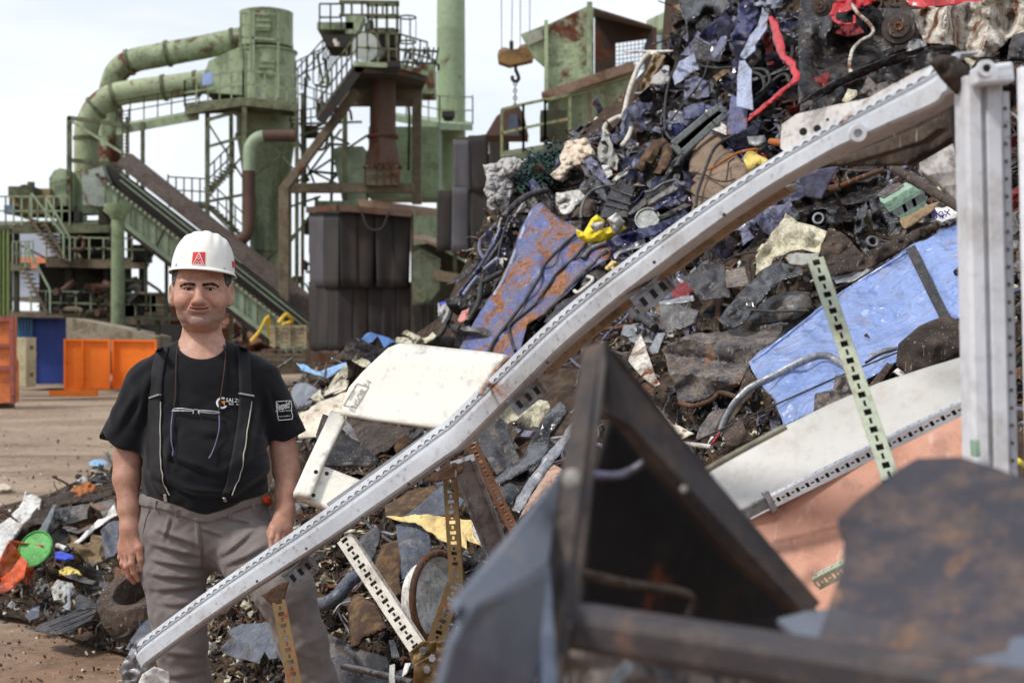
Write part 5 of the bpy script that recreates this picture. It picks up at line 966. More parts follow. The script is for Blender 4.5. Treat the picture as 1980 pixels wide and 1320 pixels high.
tb("white_rod", "straight whitish rod lying on the crest under the mesh window", "rod", "A", [(1120,78,.1),(1300,76,.2),(1500,74,.2)], 2.2, "white")
# black overhang and red body, upper right
sh("crushed_wreck", "big black crushed car underside under the red metal", "crushed car body", "G", [(-60,-60),(200,90),(520,60),(900,90),(1000,360),(640,500),(390,610),(110,760),(-80,900)], "black", G_SH, cr=.16, fs=.45, sharp=.5, lift=.0)
sh("bumper_trim", "long curved black bumper trim arching over the aluminium beam", "bumper trim", "G", [(-70,870),(110,752),(390,606),(640,496),(850,436),(1000,400),(1210,370),(1262,398),(1180,432),(900,484),(600,584),(300,724),(100,834),(-60,960)], "char", cr=.015, fs=.3, lift=.5, corr=(.02, .4, .9, .06))
sh("crushed_wreck", "black crushed floor pan below the long bumper trim", "crushed car body", "G", [(-60,950),(300,730),(900,490),(1200,430),(1300,520),(1000,760),(500,980),(-60,1200)], "black", G_SH, cr=.1, fs=.3, lift=.1)
def brake(label, cx, cy, rp, Y, axis):
    k = Y/F; c = P(cx, cy, Y); r = rp*k; t = thing("brake_disc", label, "brake disc", c, "brake discs in the heap")
    MB().lathe(c, axis, [(-.03*r/.09, .0), (-.03*r/.09, r), (0, r*1.02), (.1*r, r), (.12*r, r*.72), (.32*r, r*.70), (.36*r, r*.66), (.36*r, .0)], 36).build("disc", MP["disc"], t, smooth=30)
    MB().lathe(c+V(axis).normalized()*.34*r, axis, [(0, r*.28), (.14*r, r*.28), (.14*r, r*.16), (.05*r, r*.15), (.05*r, .0)], 20).build("hub", MP["rusty"], t, smooth=30)
    m = MB(); ax = V(axis).normalized(); a = ax.orthogonal().normalized(); b = ax.cross(a)
    for i in range(5): g = i*1.2566; q = c+ax*.36*r+(a*math.cos(g)+b*math.sin(g))*r*.47; m.cyl(q, q+ax*.06*r, r*.07, n=8)
    m.build("wheel_bolts", MP["rusty"], t, smooth=30)
brake("rusty brake disc with hub beside the silver ribbed bale", 1737, 55, 31, 7.5, (-.25, -.85, .1))
brake("dark brake disc half hidden at the top left of the red metal", 1588, 12, 20, 8.0, (-.5, -.8, -.1))
sh("red_wreck", "crumpled red frame with a torn hole, top of the heap", "crushed panel", "G", [(165,90),(200,45),(250,10),(480,-30),(620,0),(480,62),(390,92),(250,120),(248,165),(300,202),(395,190),(392,130),(412,125),(418,192),(300,222),(236,190)], "red", G_SH, cr=.04, fs=.1, lift=.34)
sh("red_scrap", "dark red hanging flap under the crumpled red frame", "torn metal", "G", [(236,195),(420,200),(490,285),(350,318),(228,280)], "red_d", G_SH, cr=.05, fs=.12, lift=.26)
sh("red_sheet", "long flat red panel lying above the silver ribbed bale", "car panel", "G", [(780,-80),(1900,-80),(1560,0),(1480,22),(1200,52),(1000,78),(880,62)], "red", G_SH, cr=.04, fs=.4, lift=.5)
tb("bent_tube", "zigzag white tube with rusty bends hanging from the red frame", "bent tube", "G", [(340,-30,.5),(430,110,.55),(520,190,.55),(566,262,.55),(540,308,.55),(470,342,.55),(400,410,.55),(376,470,.55),(362,560,.55),(372,610,.55),(392,616,.55)], 3.6, "whiterust", n=3)
sh("ribbed_bale", "crushed silver white ribbed sheet bale streaked with rust, top right", "crushed bale", "G", [(895,88),(1050,58),(1170,64),(1320,30),(1500,6),(1900,-70),(1900,270),(1720,330),(1560,490),(1400,476),(1240,384),(1010,362),(950,250)], "whiterust", G_SH, cr=.05, fs=.12, sharp=.6, lift=.55, corr=(.05, 1, .16, .11), fine=.5)
sh("torn_corner", "grey torn tin corner under the brake disc", "torn metal", "G", [(870,360),(930,330),(1010,360),(1030,395),(850,440)], "galv", G_SH, cr=.05, fs=.07, lift=.62)
sh("dark_bar", "dark scuffed bar hanging left of the crumpled red frame", "bar", "G", [(160,140),(232,160),(212,250),(152,345),(95,312),(122,230)], "char", cr=.02, puff=.04, lift=.3)
sh("wheel_arch", "curved dark grey wheel arch liner at the right edge of the heap", "wheel arch liner", "G", [(1762,300),(1900,260),(1900,520),(1700,516),(1722,400)], "char", G_PL, cr=.03, puff=.12, lift=.6)
sh("beige_shard", "pale beige shard beside the beam's top corner", "shard", "G", [(1325,468),(1445,520),(1405,566),(1365,540)], "cream_d", cr=.02, lift=.6)
sh("torn_tin", "jagged rusty tin peaks sticking up behind the aluminium beam", "torn metal", "G", [(440,820),(520,648),(600,722),(690,690),(760,720),(740,820)], "dusty", G_SH, cr=.05, fs=.08, lift=.5)
sh("torn_tin", "small pale bent tin tab left of the jagged tin peaks", "torn metal", "G", [(300,860),(350,762),(430,768),(432,810),(340,880)], "cream_d", G_SH, cr=.03, fs=.08, lift=.5)
# the blue rusty hood and what lies on it
def hood():
    t = thing("car_hood", "big blue car hood streaked with orange rust sliding down the heap's left flank", "car hood", P(1020, 600, 8.6))
    hs = sheet("hood_skin", None, None, Z("E", (720,92),(760,60),(800,45),(850,90),(900,140),(1060,240),(1330,390),(1300,470),(1150,562),(1000,722),(830,882),(700,962),(640,1180),(560,1260),(380,1240),(180,1180),(240,1032),(350,862),(480,662),(560,500),(640,282)), MP["blue_rust"], cr=.05, fs=.26, sharp=.6, lift=.26, step=6.5, seed=44, parent=t, curl=.05, face=.72)
    ribbon("folded_edge", None, None, onto(hs, Z("E", (732,110),(655,290),(575,500),(510,640),(450,740)), .02), 7, MP["blue_pale"], parent=t, Y=1)
    ribbon("folded_edge", None, None, onto(hs, Z("E", (1300,405),(1130,555),(985,710),(865,840),(770,930)), .02), 8, MP["dusty"], parent=t, Y=1)
    return hs
HOOD = hood()
tubep("hose", "left of two dark hoses lying down the blue rusty hood", "hose", onto(HOOD, Z("E", (1060,285), (940,392), (822,520), (790,600), (680,780), (560,942), (450,1085), (395,1190)), .03), 3.4, MP["hose"], group=G_CB, Y=1)
tubep("hose", "right of two dark hoses lying down the blue rusty hood, kinked at its end", "hose", onto(HOOD, Z("E", (1140,350), (1060,452), (925,570), (862,660), (740,822), (585,945), (560,1010), (605,1160)), .03), 3.2, MP["hose"], group=G_CB, Y=1)
tb("pipe_stub", "short cut grey hose end below the yellow bag", "hose", "E", [(1112,464,.46),(1180,392,.48),(1295,348,.46)], 5, "grey", hollow=True)
def bag():
    BY = onto(HOOD, Z("E", (1100,330)), .06)[0][2]-.05; t = thing("yellow_bag", "crumpled bright yellow bag with white patches at the top of the blue hood", "bag", P(1160, 445, 8.3))
    sheet("bag_body", None, None, Z("E", (1060,240),(1120,270),(1180,168),(1220,138),(1282,180),(1256,246),(1312,230),(1400,200),(1442,240),(1340,302),(1290,342),(1160,352),(1082,312)), MP["yellow"], cr=.05, fs=.09, puff=.05, Y=BY, seed=9, parent=t)
    sheet("white_patch", None, None, Z("E", (1300,170),(1362,122),(1432,190),(1400,240),(1350,290),(1322,220)), MP["white"], cr=.04, fs=.08, puff=.04, Y=BY-.05, seed=3, parent=t)
    sheet("white_patch", None, None, Z("E", (1180,200),(1272,190),(1250,245),(1210,270),(1170,230)), MP["white"], cr=.02, fs=.08, Y=BY-.075, seed=7, parent=t)
bag()
def tin():
    c = P(1252, 424, 8.05); ax = V((-.25, -.85, .45)); t = thing("tin_lid", "round shiny tin with a raised rim beside the yellow bag", "tin", c)
    MB().lathe(c, ax, [(-.06, .066), (0, .070), (.012, .072), (.012, .064), (.004, .060), (.004, 0)], 32).build("tin_body", MP["chrome"], t, smooth=40)
tin()
sh("blue_beam", "glossy deep blue crushed sill pointing right beside the round tin", "crushed sill", "C", [(18,910),(60,862),(300,792),(600,682),(622,632),(664,682),(560,762),(380,862),(62,952)], "blue_dark", G_SH, cr=.03, fs=.12, lift=.34, corr=(.03, -.4, 1, .06))
sh("black_strip", "black rubber strip over the deep blue sill", "rubber strip", "C", [(400,702),(640,588),(702,600),(432,734)], "black", cr=.02, lift=.4)
sh("blue_strip", "narrow blue strip between the two grey bars", "metal strip", "C", [(358,642),(450,542),(592,488),(612,512),(480,582),(380,655)], "blue_dark", G_SH, cr=.03, lift=.3)
sh("steel_bar", "flat pale grey bar, upper of two beside the beige seat", "flat bar", "C", [(318,572),(540,428),(582,462),(330,604)], "grey", cr=.01, lift=.36, thick=.012)
sh("steel_bar", "flat dark grey bar, lower of two left of the beige seat", "flat bar", "C", [(138,682),(312,528),(322,592),(178,694)], "char", cr=.01, lift=.36, thick=.012)
tb("wire_bundle", "crinkled silver foil wrapped wire above the pale grey bar", "wire", "C", [(300,490,.4),(360,480,.42),(430,430,.42),(500,400,.42),(560,390,.42),(600,420,.4),(640,430,.4)], 2.8, "chrome", n=3)
def vent_pad():
    t = thing("ribbed_mat", "black ribbed plastic plate standing above the yellow bag", "ribbed plate", P(1195, 385, 8.5)); Z4 = Z("A", (1000,1150), (1075,1040), (1192,1110), (1135,1325), (935,1330))
    sheet("plate", None, None, Z4, MP["black"], cr=.006, lift=.34, parent=t, seed=1, thick=.012, face=1)
    for a, b in (((985,1175),(1165,1225)), ((965,1225),(1150,1270)), ((1030,1110),(1180,1165))): ribbon("rib", None, None, Z("A", a+(.37,), b+(.37,)), 3, MP["char"], parent=t, n=2, twist=0, thick=.012)
vent_pad()
sh("torn_paper", "crumpled white plastic scraps left of the black ribbed plate", "plastic scrap", "A", [(602,1140),(700,1130),(770,1108),(822,1160),(782,1212),(702,1292),(650,1302),(600,1222)], "white", "white plastic scraps on the heap", cr=.06, fs=.07, lift=.3)
sh("torn_paper", "small white torn scrap above the black ribbed plate", "plastic scrap", "A", [(1025,1045),(1080,990),(1162,938),(1135,992),(1060,1064)], "white", "white plastic scraps on the heap", cr=.05, fs=.07, lift=.34)
sh("torn_paper", "pale rag scrap under the hanging grey rag", "plastic scrap", "A", [(945,930),(1000,930),(1030,1000),(980,1030),(950,990)], "white", "white plastic scraps on the heap", cr=.05, fs=.07, lift=.3)
sh("brown_dome", "smooth brown domed pad above the blue hood's corner", "pad", "A", [(735,1245),(800,1180),(895,1190),(905,1260),(862,1330),(715,1330)], "brown", cr=.02, puff=.12, lift=.2, fs=.2)
tb("hose", "grey hose looping over the brown domed pad", "hose", "A", [(788,1330,.45),(800,1225,.46),(862,1130,.46),(952,1092,.44),(1055,1074,.42)], 3, "grey", G_CB)
tb("curved_beam", "dark curved bar at the heap's left shoulder above the blue hood", "curved bar", "A", [(205,1320,.3),(300,1222,.32),(400,1155,.34),(535,1118,.3)], 6.5, "char")
sh("blue_scrap", "small violet blue torn strip under the grey wadding", "torn metal", "A", [(398,1060),(432,1028),(492,1102),(420,1155)], "blue_dark", G_SH, cr=.04, lift=.2)
sh("blue_scrap", "violet blue torn panel with rusty edge right of the cream wadding", "torn metal", "A", [(800,905),(872,868),(945,950),(1010,1060),(1050,1130),(985,1090),(880,990)], "blue_grey", G_SH, cr=.05, lift=.24)
sh("black_sheet", "long black folded plastic sheet below the cream wadding", "plastic sheet", "A", [(785,922),(882,960),(982,1150),(1002,1212),(950,1192),(852,1082)], "black_gloss", G_PL, cr=.05, lift=.26)
for i, (lab, pts, r, mt) in enumerate((("deep blue bent bar along the heap's left edge", [(500,240,.3),(420,400,.3),(335,545,.32),(215,700,.3),(180,745,.3)], 5, "blue_dark"), ("black bent bar beside the deep blue edge bar", [(530,300,.3),(440,430,.3),(370,540,.3)], 5, "black"), ("pale crumpled bar below the black edge bar", [(480,462,.36),(430,500,.36),(380,545,.34)], 4, "blue_pale"), ("short pale blue bar end near the whitish bag", [(330,600,.36),(280,660,.36),(225,735,.34)], 5, "blue_pale"))):
    tb("bent_bar", lab, "bent bar", "E", pts, r, mt, "bent bars on the heap's left edge")
for lab, pts, r in (("thick dark hose hugging the left edge of the blue hood", [(520,560,.44),(410,620,.44),(355,660,.44),(332,790,.44),(262,920,.44),(200,1015,.42)], 5.5), ("thin dark hose beside the folded hood edge", [(620,330,.46),(540,560,.46),(470,640,.46),(440,720,.44)], 2.2), ("dark hose drooping under the whitish bag", [(140,770,.44),(120,880,.46),(70,1000,.46),(0,1090,.42)], 5), ("black cable along the heap's left rim", [(560,150,.3),(500,340,.34),(470,520,.34),(500,380,.3)], 2.4)):
    tb("hose", lab, "hose", "E", pts, r, "hose", G_CB)
sh("plastic_bag", "limp whitish bag at the heap's left tip", "bag", "E", [(30,800),(130,768),(180,790),(112,872),(62,952),(25,892)], "foam_g", cr=.05, fs=.08, lift=.46)
sh("blue_scrap", "bright blue scrap on the limp whitish bag", "plastic scrap", "E", [(35,800),(100,780),(125,815),(50,835)], "royal", cr=.02, lift=.54)
sh("pink_cloth", "small pink cloth at the heap's left tip below the dark hose", "cloth", "E", [(208,860),(262,838),(255,922),(190,945),(175,930)], "pink", cr=.05, fs=.06, lift=.5)
tb("rubber_elbow", "black rubber pipe end, left of two by the pink cloth", "rubber pipe", "E", [(108,955,.52),(130,960,.44)], 8, "hose", "rubber pipe ends by the pink cloth", hollow=True)
tb("rubber_elbow", "brown black rubber pipe end, right of two by the pink cloth", "rubber pipe", "E", [(150,985,.52),(200,1000,.44)], 9, "hose", "rubber pipe ends by the pink cloth", hollow=True)
sh("black_wedge", "flat black wedge plate jutting left from the heap toward the machine", "plate", "E", [(88,668),(332,478),(312,540),(188,642)], "black", cr=.01, lift=.3)
tb("grab_loop", "white C shaped grab handle beside the blue hood", "grab handle", "E", [(1052,708,.5),(1075,722,.5),(1110,700,.52),(1180,640,.52),(1185,612,.52),(1150,602,.48)], 3.6, "strap", n=3)
sh("black_arc", "black curved wheel trim under the aluminium beam by the blue hood", "wheel trim", "E", [(1140,585),(1222,552),(1320,580),(1180,730),(1010,860),(880,960),(820,940),(960,790),(1060,740)], "black", cr=.03, puff=.04, lift=.3)
sh("brass_foil", "crumpled brass coloured foil below the deep blue sill", "foil", "E", [(1280,540),(1332,478),(1392,500),(1382,542),(1300,562)], "panel_y", cr=.05, fs=.05, lift=.4)
sh("steel_lip", "curled bright steel lip under the deep blue sill", "steel strip", "E", [(1342,440),(1380,410),(1700,325),(1660,350),(1400,425),(1350,480)], "galv", cr=.02, lift=.44)
# lower left flank beside the man
def blue_cover():
    t = thing("blue_shroud", "mottled blue plastic cover with an arched cut-out, behind the cream door", "plastic cover", P(720, 700, 8.8))
    sheet("cover", None, None, Z("F", (800,112),(832,106),(1000,158),(1064,196),(840,335),(718,300),(768,152)), MP["bin_blue"], cr=.012, puff=.06, lift=.34, seed=4, parent=t)
    sheet("lip", None, None, Z("F", (718,302),(838,336),(812,350),(765,345),(730,375),(722,430),(688,432)), MP["bin_blue"], cr=.01, lift=.44, seed=5, parent=t)
blue_cover()
sh("plastic_sheet", "light blue torn plastic sheet left of the blue cover", "plastic sheet", "F", [(152,388),(232,398),(332,450),(380,462),(500,410),(602,380),(692,348),(705,382),(582,432),(440,522),(330,492),(200,452)], "sky_plastic", cr=.04, fs=.12, lift=.3)
for lab, pts, r in (("pale stick leaning up beside the man's sleeve", [(-10,430,.2),(125,340,.25)], 2.6), ("thin rusty rod standing in front of the light blue sheet", [(410,545,.3),(430,385,.36)], 1.8), ("thin stick lying below the light blue sheet", [(465,562,.3),(595,445,.3)], 2)):
    tb("stick", lab, "stick", "F", pts, r, "dusty" if r > 2.5 else "rusty", "sticks beside the man")
tb("pipe_stub", "short pale pipe end below the blue cover", "pipe", "F", [(588,425,.36),(700,432,.3)], 3, "tan", hollow=True)
sh("film_sheet", "clear dark plastic film bulging beside the man's sleeve patch", "plastic film", "F", [(98,642),(142,580),(232,560),(420,642),(372,722),(300,762),(168,802)], "film", cr=.04, fs=.12, puff=.05, lift=.34)
sh("tarp", "cream torn tarp flap above the dark strap beside the man", "tarp", "F", [(358,712),(420,640),(480,608),(560,540),(640,548),(600,640),(432,692),(380,722)], "tarp", cr=.05, fs=.09, lift=.32)
sh("tarp", "large wrinkled cream tarp below the dark strap beside the man's sleeve", "tarp", "F", [(188,872),(300,782),(470,700),(620,650),(640,760),(600,960),(420,1060),(180,1070)], "tarp", cr=.05, fs=.14, lift=.26, corr=(.012, -.3, 1, .03))
rb("strap", "flat dark strap crossing the cream tarps", "strap", "F", [(180,850,.36),(300,770,.38),(430,700,.38),(580,640,.36)], 9, "black", twist=.1)
for lab, pts in (("crushed white can left of two behind the cream door", [(1108,122),(1160,80),(1250,130),(1300,150),(1240,212),(1205,160)]), ("crushed white can right of two behind the cream door", [(1300,160),(1350,150),(1400,100),(1432,142),(1380,192),(1330,210)]), ("small opened white carton in front of the crushed cans", [(1070,152),(1200,152),(1215,222),(1060,202)])):
    sh("crushed_can", lab, "crushed can", "F", pts, "cream_d", "crushed white cans", cr=.04, fs=.07, lift=.36)
sh("black_sheet", "flat black plastic panel seen through the cream door's window", "plastic panel", "F", [(398,850),(455,868),(525,980),(780,1150),(905,1262),(830,1330),(380,1330),(335,1040)], "black", G_PL, cr=.008, Y=4.9, tilt=(0, -.002), step=8)
sh("brown_sheet", "dusty brown black sheet behind the cream door's lower edge", "sheet", "F", [(600,890),(700,900),(1240,975),(990,1172),(860,1242),(740,1112),(690,1010)], "brown_dk", cr=.02, lift=.3)
sh("grey_scrap", "pale grey crumpled scrap in the cream door's window corner", "scrap", "F", [(600,890),(700,900),(740,1110),(650,1060),(560,980)], "grey", cr=.04, lift=.36)
# bottom middle
sh("bumper_bracket", "dark plastic bracket with a round boss under the aluminium beam", "plastic bracket", "H", [(408,272),(560,150),(602,165),(612,210),(592,300),(540,432),(450,312)], "char", G_PL, cr=.02, fs=.1, puff=.04, lift=.24)
sh("carpet", "dusty brown carpet piece in the middle of the lower heap", "carpet", "H", [(565,430),(622,282),(742,240),(762,400),(742,520),(764,640),(682,690),(600,560)], "carpet", "brown carpet pieces", cr=.03, fs=.15, lift=.12)
sh("plastic_flap", "flat grey blue plastic flap under the yellow panel", "plastic flap", "H", [(720,142),(790,120),(862,118),(972,182),(982,340),(902,502),(770,542)], "grey_blue", G_PL, cr=.015, lift=.24)
sh("yellow_board", "torn pale yellow board with a pointed edge, behind the hanging slotted rail", "board", "J", [(275,1002),(400,975),(560,972),(740,978),(962,1010),(982,1102),(1036,1226),(960,1190),(915,1170),(930,1245),(860,1215),(740,1190),(640,1112),(500,1040),(380,1018)], "panel_y", cr=.02, lift=.38)
tb("pipe_elbow", "fat grey plastic pipe elbow beside the man's knee", "pipe", "H", [(90,735,.25),(200,720,.3),(290,660,.32),(360,570,.3),(420,520,.26)], 14, "grey_blue")
def wheel():
    Y = 4.75; c = P(842, 1158, Y); ax = V((.80, -.52, .12)).normalized(); k = Y/F; r = 88*k
    t = thing("wheel_dish", "whitish steel wheel dish with a rusty rim standing in the lower heap", "wheel rim", c)
    MB().lathe(c, ax, [(-.03, r*.84), (.0, r*.97), (.02, r), (.03, r*.98), (.012, r*.9), (-.05, r*.8), (-.075, r*.5), (-.06, r*.3), (-.06, 0)], 48).build("dish", MP["white"], t, smooth=40)
    MB().ring(c+ax*.02, ax, r, .012, 48, 8).build("rim_edge", MP["rusty"], t, smooth=60)
wheel()
sh("carpet", "rolled brown carpet sheet with fallen chips, left of the wheel dish", "carpet", "H", [(368,762),(420,655),(565,735),(655,910),(560,950),(480,982),(425,1045),(390,1065)], "carpet", "brown carpet pieces", cr=.02, fs=.2, puff=.1, lift=.3, thick=.01)
sh("grey_liner", "large grey torn wheel liner at the bottom beside the man's shin", "wheel arch liner", "H", [(188,940),(282,980),(362,1032),(482,1072),(640,1132),(720,1340),(260,1360)], "char", G_PL, cr=.05, fs=.2, lift=.22)
tb("black_tube", "black plastic tube lying at the bottom under the rail joint", "tube", "H", [(325,1192,.42),(450,1215,.42),(640,1262,.42),(850,1318,.42)], 7, "black_gloss")
for lab, pts, mt in (("pale striped splinter board upright at the bottom", [(672,1190),(712,1178),(716,1330),(672,1330)], "white"), ("small whitish tube piece beside the rail joint", [(790,1175),(832,1172),(800,1240),(764,1270)], "white"), ("pale green grey strip behind the rail joint", [(668,1002),(706,998),(750,1130),(690,1130)], "grey")):
    sh("splinter", lab, "splinter", "H", pts, mt, "pale splinters at the bottom", cr=.01, lift=.46)
sh("splash_guard", "grey blue crumpled splash guard behind the man's legs", "splash guard", "M", [(905,962),(980,930),(1180,912),(1222,1000),(1242,1150),(1182,1162),(1160,1108),(1112,1192),(870,1122),(858,1080),(930,1020)], "grey_blue", G_PL, cr=.04, fs=.14, lift=.4)
sh("dark_sheet", "scratched dark blue black sheet under the beam's lower bend", "sheet", "J", [(980,300),(1100,268),(1172,188),(1242,262),(1292,422),(1342,540),(1160,652),(1050,480)], "char", G_PL, cr=.03, lift=.3)
sh("finned_part", "glossy blue black plastic part with a comb of fins", "plastic car part", "J", [(1370,512),(1560,150),(1662,86),(1712,108),(1722,160),(1580,332),(1562,442),(1540,522),(1180,742),(1140,702)], "black_gloss", G_PL, cr=.02, fs=.14, lift=.42, corr=(.02, .5, .9, .07))
for i in range(1): 
    mb = MB(); a, b = Z("J", (1585,330))[0], Z("J", (1690,165))[0]
    for q in range(13): u = q/12; x = a[0]+(b[0]-a[0])*u; y = a[1]+(b[1]-a[1])*u; Yq = D(x, y)-.5; mb.beam(P(x, y, Yq), P(x+7, y-5, Yq+.03), .006, .02)
    tag(mb.build("fin_comb", MP["black_gloss"]), "row of black fins along the glossy plastic part", "plastic comb")
sh("door_edge", "long grey car door edge rising to the right beside the felt", "car door edge", "J", [(1265,932),(1330,800),(1462,620),(1722,280),(1820,140),(1822,262),(1500,700),(1340,962)], "galv", G_SH, cr=.015, lift=.55)
sh("black_flank", "black shiny flank under the long grey door edge", "sheet", "J", [(1140,760),(1330,650),(1500,560),(1330,800),(1265,930),(1180,900)], "black_gloss", G_SH, cr=.03, lift=.36)
sh("felt_mat", "fuzzy rust stained felt mat under the long door edge", "felt", "J", [(1335,1000),(1482,740),(1612,568),(1692,622),(1562,802),(1400,960)], "felt", cr=.03, fs=.07, sharp=.2, puff=.03, lift=.7)
sh("grey_flap", "flat slanting grey flap above the yellow board", "plastic flap", "J", [(425,985),(722,738),(902,850),(862,932),(762,982)], "grey_blue", G_PL, cr=.015, lift=.2)
sh("carpet", "dark brown mat between the beam and the yellow board", "carpet", "J", [(270,900),(440,790),(660,740),(700,760),(440,980),(280,1000)], "carpet", "brown carpet pieces", cr=.04, fs=.14, lift=.1)
sh("white_bottle", "crushed white plastic canister beside the grey channel", "canister", "J", [(960,1052),(1000,930),(1062,1010),(1182,1242),(1122,1302),(1040,1222),(975,1132)], "white", cr=.04, fs=.1, puff=.05, lift=.5)
# middle right
def blue_door():
    t = thing("car_door_wreck", "large smooth light blue car door panel lying across the right of the heap", "car door", P(1700, 650, 5.2))
    ds = sheet("door_skin", None, None, Z("L", (595,785),(640,742),(830,602),(1040,440),(1230,315),(1400,210),(1560,112),(1720,48),(1820,20),(1820,520),(1740,522),(1652,560),(1560,600),(1500,660),(1342,772),(1180,880),(1022,982),(900,1052),(770,1102),(745,1040),(720,962),(682,912),(650,880)), MP["blue_light"], cr=.10, fs=.3, sharp=.45, lift=.16, step=6.5, seed=12, parent=t, curl=.03, fine=.2, face=.7)
    q = onto(ds, Z("L", (1385,215),(1430,190),(1605,545),(1560,570)), .05); MB().plate([P(*p) for p in q], (0, .004, 0)).build("black_strap", MP["black"], t)
    tubep("handle", None, None, onto(ds, Z("L", (1640,335),(1680,305),(1760,262)), .03), 8, MP["black"], parent=t, Y=1)
    ribbon("sill_edge", None, None, onto(ds, Z("L", (612,782),(836,606),(1046,446),(1240,322),(1400,222)), .012), 6, MP["blue_light"], parent=t, twist=.05, Y=1)
    return ds
BDOOR = blue_door()
ribbon("bent_strap", "grey brown metal strap bending over the light blue door's corner", "metal strap", onto(BDOOR, Z("L", (452,1130),(480,1060),(525,985),(600,912),(700,862),(860,780),(960,748),(1040,772),(1130,832)), .05), 14, MP["galv"], twist=.15, Y=1)
tubep("wire", "thin black wire stretched across the light blue door", "wire", onto(BDOOR, Z("L", (250,1212),(500,1100),(740,990),(1050,852),(1350,730)), .04), 1.7, MP["hose"], Y=1, group=G_CB)
sh("tailgate", "dusty grey ribbed tailgate sheet left of the light blue door", "tailgate", "D", [(345,540),(390,500),(500,462),(620,430),(820,410),(1000,385),(1200,368),(1112,470),(1000,560),(930,652),(852,790),(760,800),(680,852),(540,892),(458,882),(430,790),(388,690)], "dusty", G_SH, cr=.03, fs=.2, lift=.26, corr=(.03, -.12, 1, .075))
tb("torn_lip", "torn rusty lip along the ribbed tailgate's lower edge", "torn edge", "D", [(470,900,.36),(560,920,.38),(680,880,.38),(740,830,.38),(850,860,.34)], 5, "rusty", n=4)
sh("twisted_panel", "glossy black twisted panel standing above the ribbed tailgate", "crushed panel", "D", [(725,350),(780,270),(900,140),(1050,0),(1130,-40),(1290,-10),(1300,40),(1200,62),(1100,112),(960,292),(832,412)], "black_gloss", G_SH, cr=.06, fs=.14, sharp=.7, lift=.5)
sh("grey_dome", "rounded grey plastic fender behind the wire, above the tailgate", "fender", "D", [(915,345),(990,252),(1100,180),(1230,140),(1352,150),(1362,272),(1262,340),(1062,372),(932,392)], "grey", G_PL, cr=.015, puff=.12, lift=.24, fs=.25)
tb("wire", "dark wire rod lying across the black twisted panel", "wire", "D", [(760,240,.62),(910,272,.62),(1100,285,.5),(1330,278,.5)], 2.6, "hose", G_CB)
sh("dark_flap", "scuffed blue black flap under the aluminium beam", "crushed panel", "D", [(490,70),(600,-30),(762,-30),(812,190),(612,212)], "char", G_SH, cr=.05, fs=.14, lift=.34)
sh("grey_box", "grey green crushed box behind the thin strap", "crushed box", "D", [(778,20),(905,-20),(932,112),(782,132)], "dusty", G_SH, cr=.03, lift=.3)
rb("thin_strap", "narrow dark strap hanging straight behind the cream crumpled sheet", "strap", "D", [(925,-60,.5),(935,40,.5),(945,130,.5)], 8, "brown_dk", twist=.1)
sh("red_scrap", "dark red metal glimpsed under the aluminium beam", "torn metal", "D", [(400,140),(520,70),(570,160),(480,200),(420,190)], "red_d", G_SH, cr=.03, lift=.2)
def bracket_box():
    t = thing("engine_cover", "grey open engine cover box with flange, left of the black hollow", "engine cover", P(1300, 610, 6.5))
    sheet("box_side", None, None, Z("D", (330,240),(480,250),(600,290),(572,370),(402,442),(332,402)), MP["grey"], cr=.02, puff=.05, lift=.4, seed=2, parent=t)
    sheet("flange", None, None, Z("D", (318,222),(480,190),(560,178),(568,215),(340,250)), MP["galv"], cr=.02, lift=.46, seed=3, parent=t)
bracket_box()
sh("engine_part", "whitish cast engine piece, left of the open engine cover", "engine part", "D", [(90,382),(160,370),(242,402),(282,490),(160,502),(70,452)], "galv", "cast engine pieces", cr=.06, fs=.07, puff=.04, lift=.4)
sh("engine_part", "silver slotted link plate below the open engine cover", "engine part", "D", [(258,545),(318,432),(372,428),(322,560),(290,572)], "galv", "cast engine pieces", cr=.03, fs=.08, lift=.5)
tb("engine_part", "dark coil shaped engine piece under the beam's bracket", "engine part", "D", [(150,290,.45),(170,330,.5),(230,340,.5),(300,400,.45)], 9, "black", "cast engine pieces")
sh("white_shard", "tall pointed white metal shard with rusty edge beside the dark fork", "metal shard", "D", [(205,438),(240,520),(272,620),(292,690),(335,780),(300,792),(200,712),(118,620),(150,540)], "whiterust", cr=.03, lift=.56)
sh("white_cloth", "dirty white cloth crumpled at the foot of the tailgate", "cloth", "D", [(220,872),(290,900),(350,960),(422,1040),(565,1100),(460,1165),(382,1102),(260,952)], "tarp", cr=.05, fs=.08, lift=.5)
sh("brown_flap", "brown bent flap left of the light blue door's corner", "flap", "D", [(700,1085),(770,960),(842,860),(932,668),(1002,760),(960,860),(900,902),(802,1040)], "brown", "brown flaps by the blue door", cr=.03, lift=.3)
sh("brown_flap", "grey brown flap below the tailgate", "flap", "D", [(575,1145),(600,1060),(682,960),(802,930),(782,1060),(722,1112)], "dusty", "brown flaps by the blue door", cr=.02, lift=.34)
sh("brown_flap", "reddish brown flap under the thin wire", "flap", "D", [(758,1112),(880,1000),(935,1150),(850,1190),(780,1192)], "brown", "brown flaps by the blue door", cr=.03, lift=.46)
tb("white_tube", "pale tube lying at the foot of the white cloth", "tube", "D", [(440,1170,.6),(560,1180,.6),(680,1195,.55)], 5, "white")
tb("red_wire", "short red wire by the brown flap", "wire", "D", [(735,1095,.6),(700,1150,.6),(665,1195,.55)], 2, "red")
sh("crumpled_sheet", "cream dirty crumpled sheet metal folded twice, in the middle right", "crumpled sheet", "K", [(92,1180),(95,1010),(200,872),(340,655),(440,722),(560,752),(692,800),(622,1000),(500,960),(400,972),(242,1032),(222,1082)], "cream_d", G_SH, cr=.08, fs=.22, sharp=.9, lift=.42)
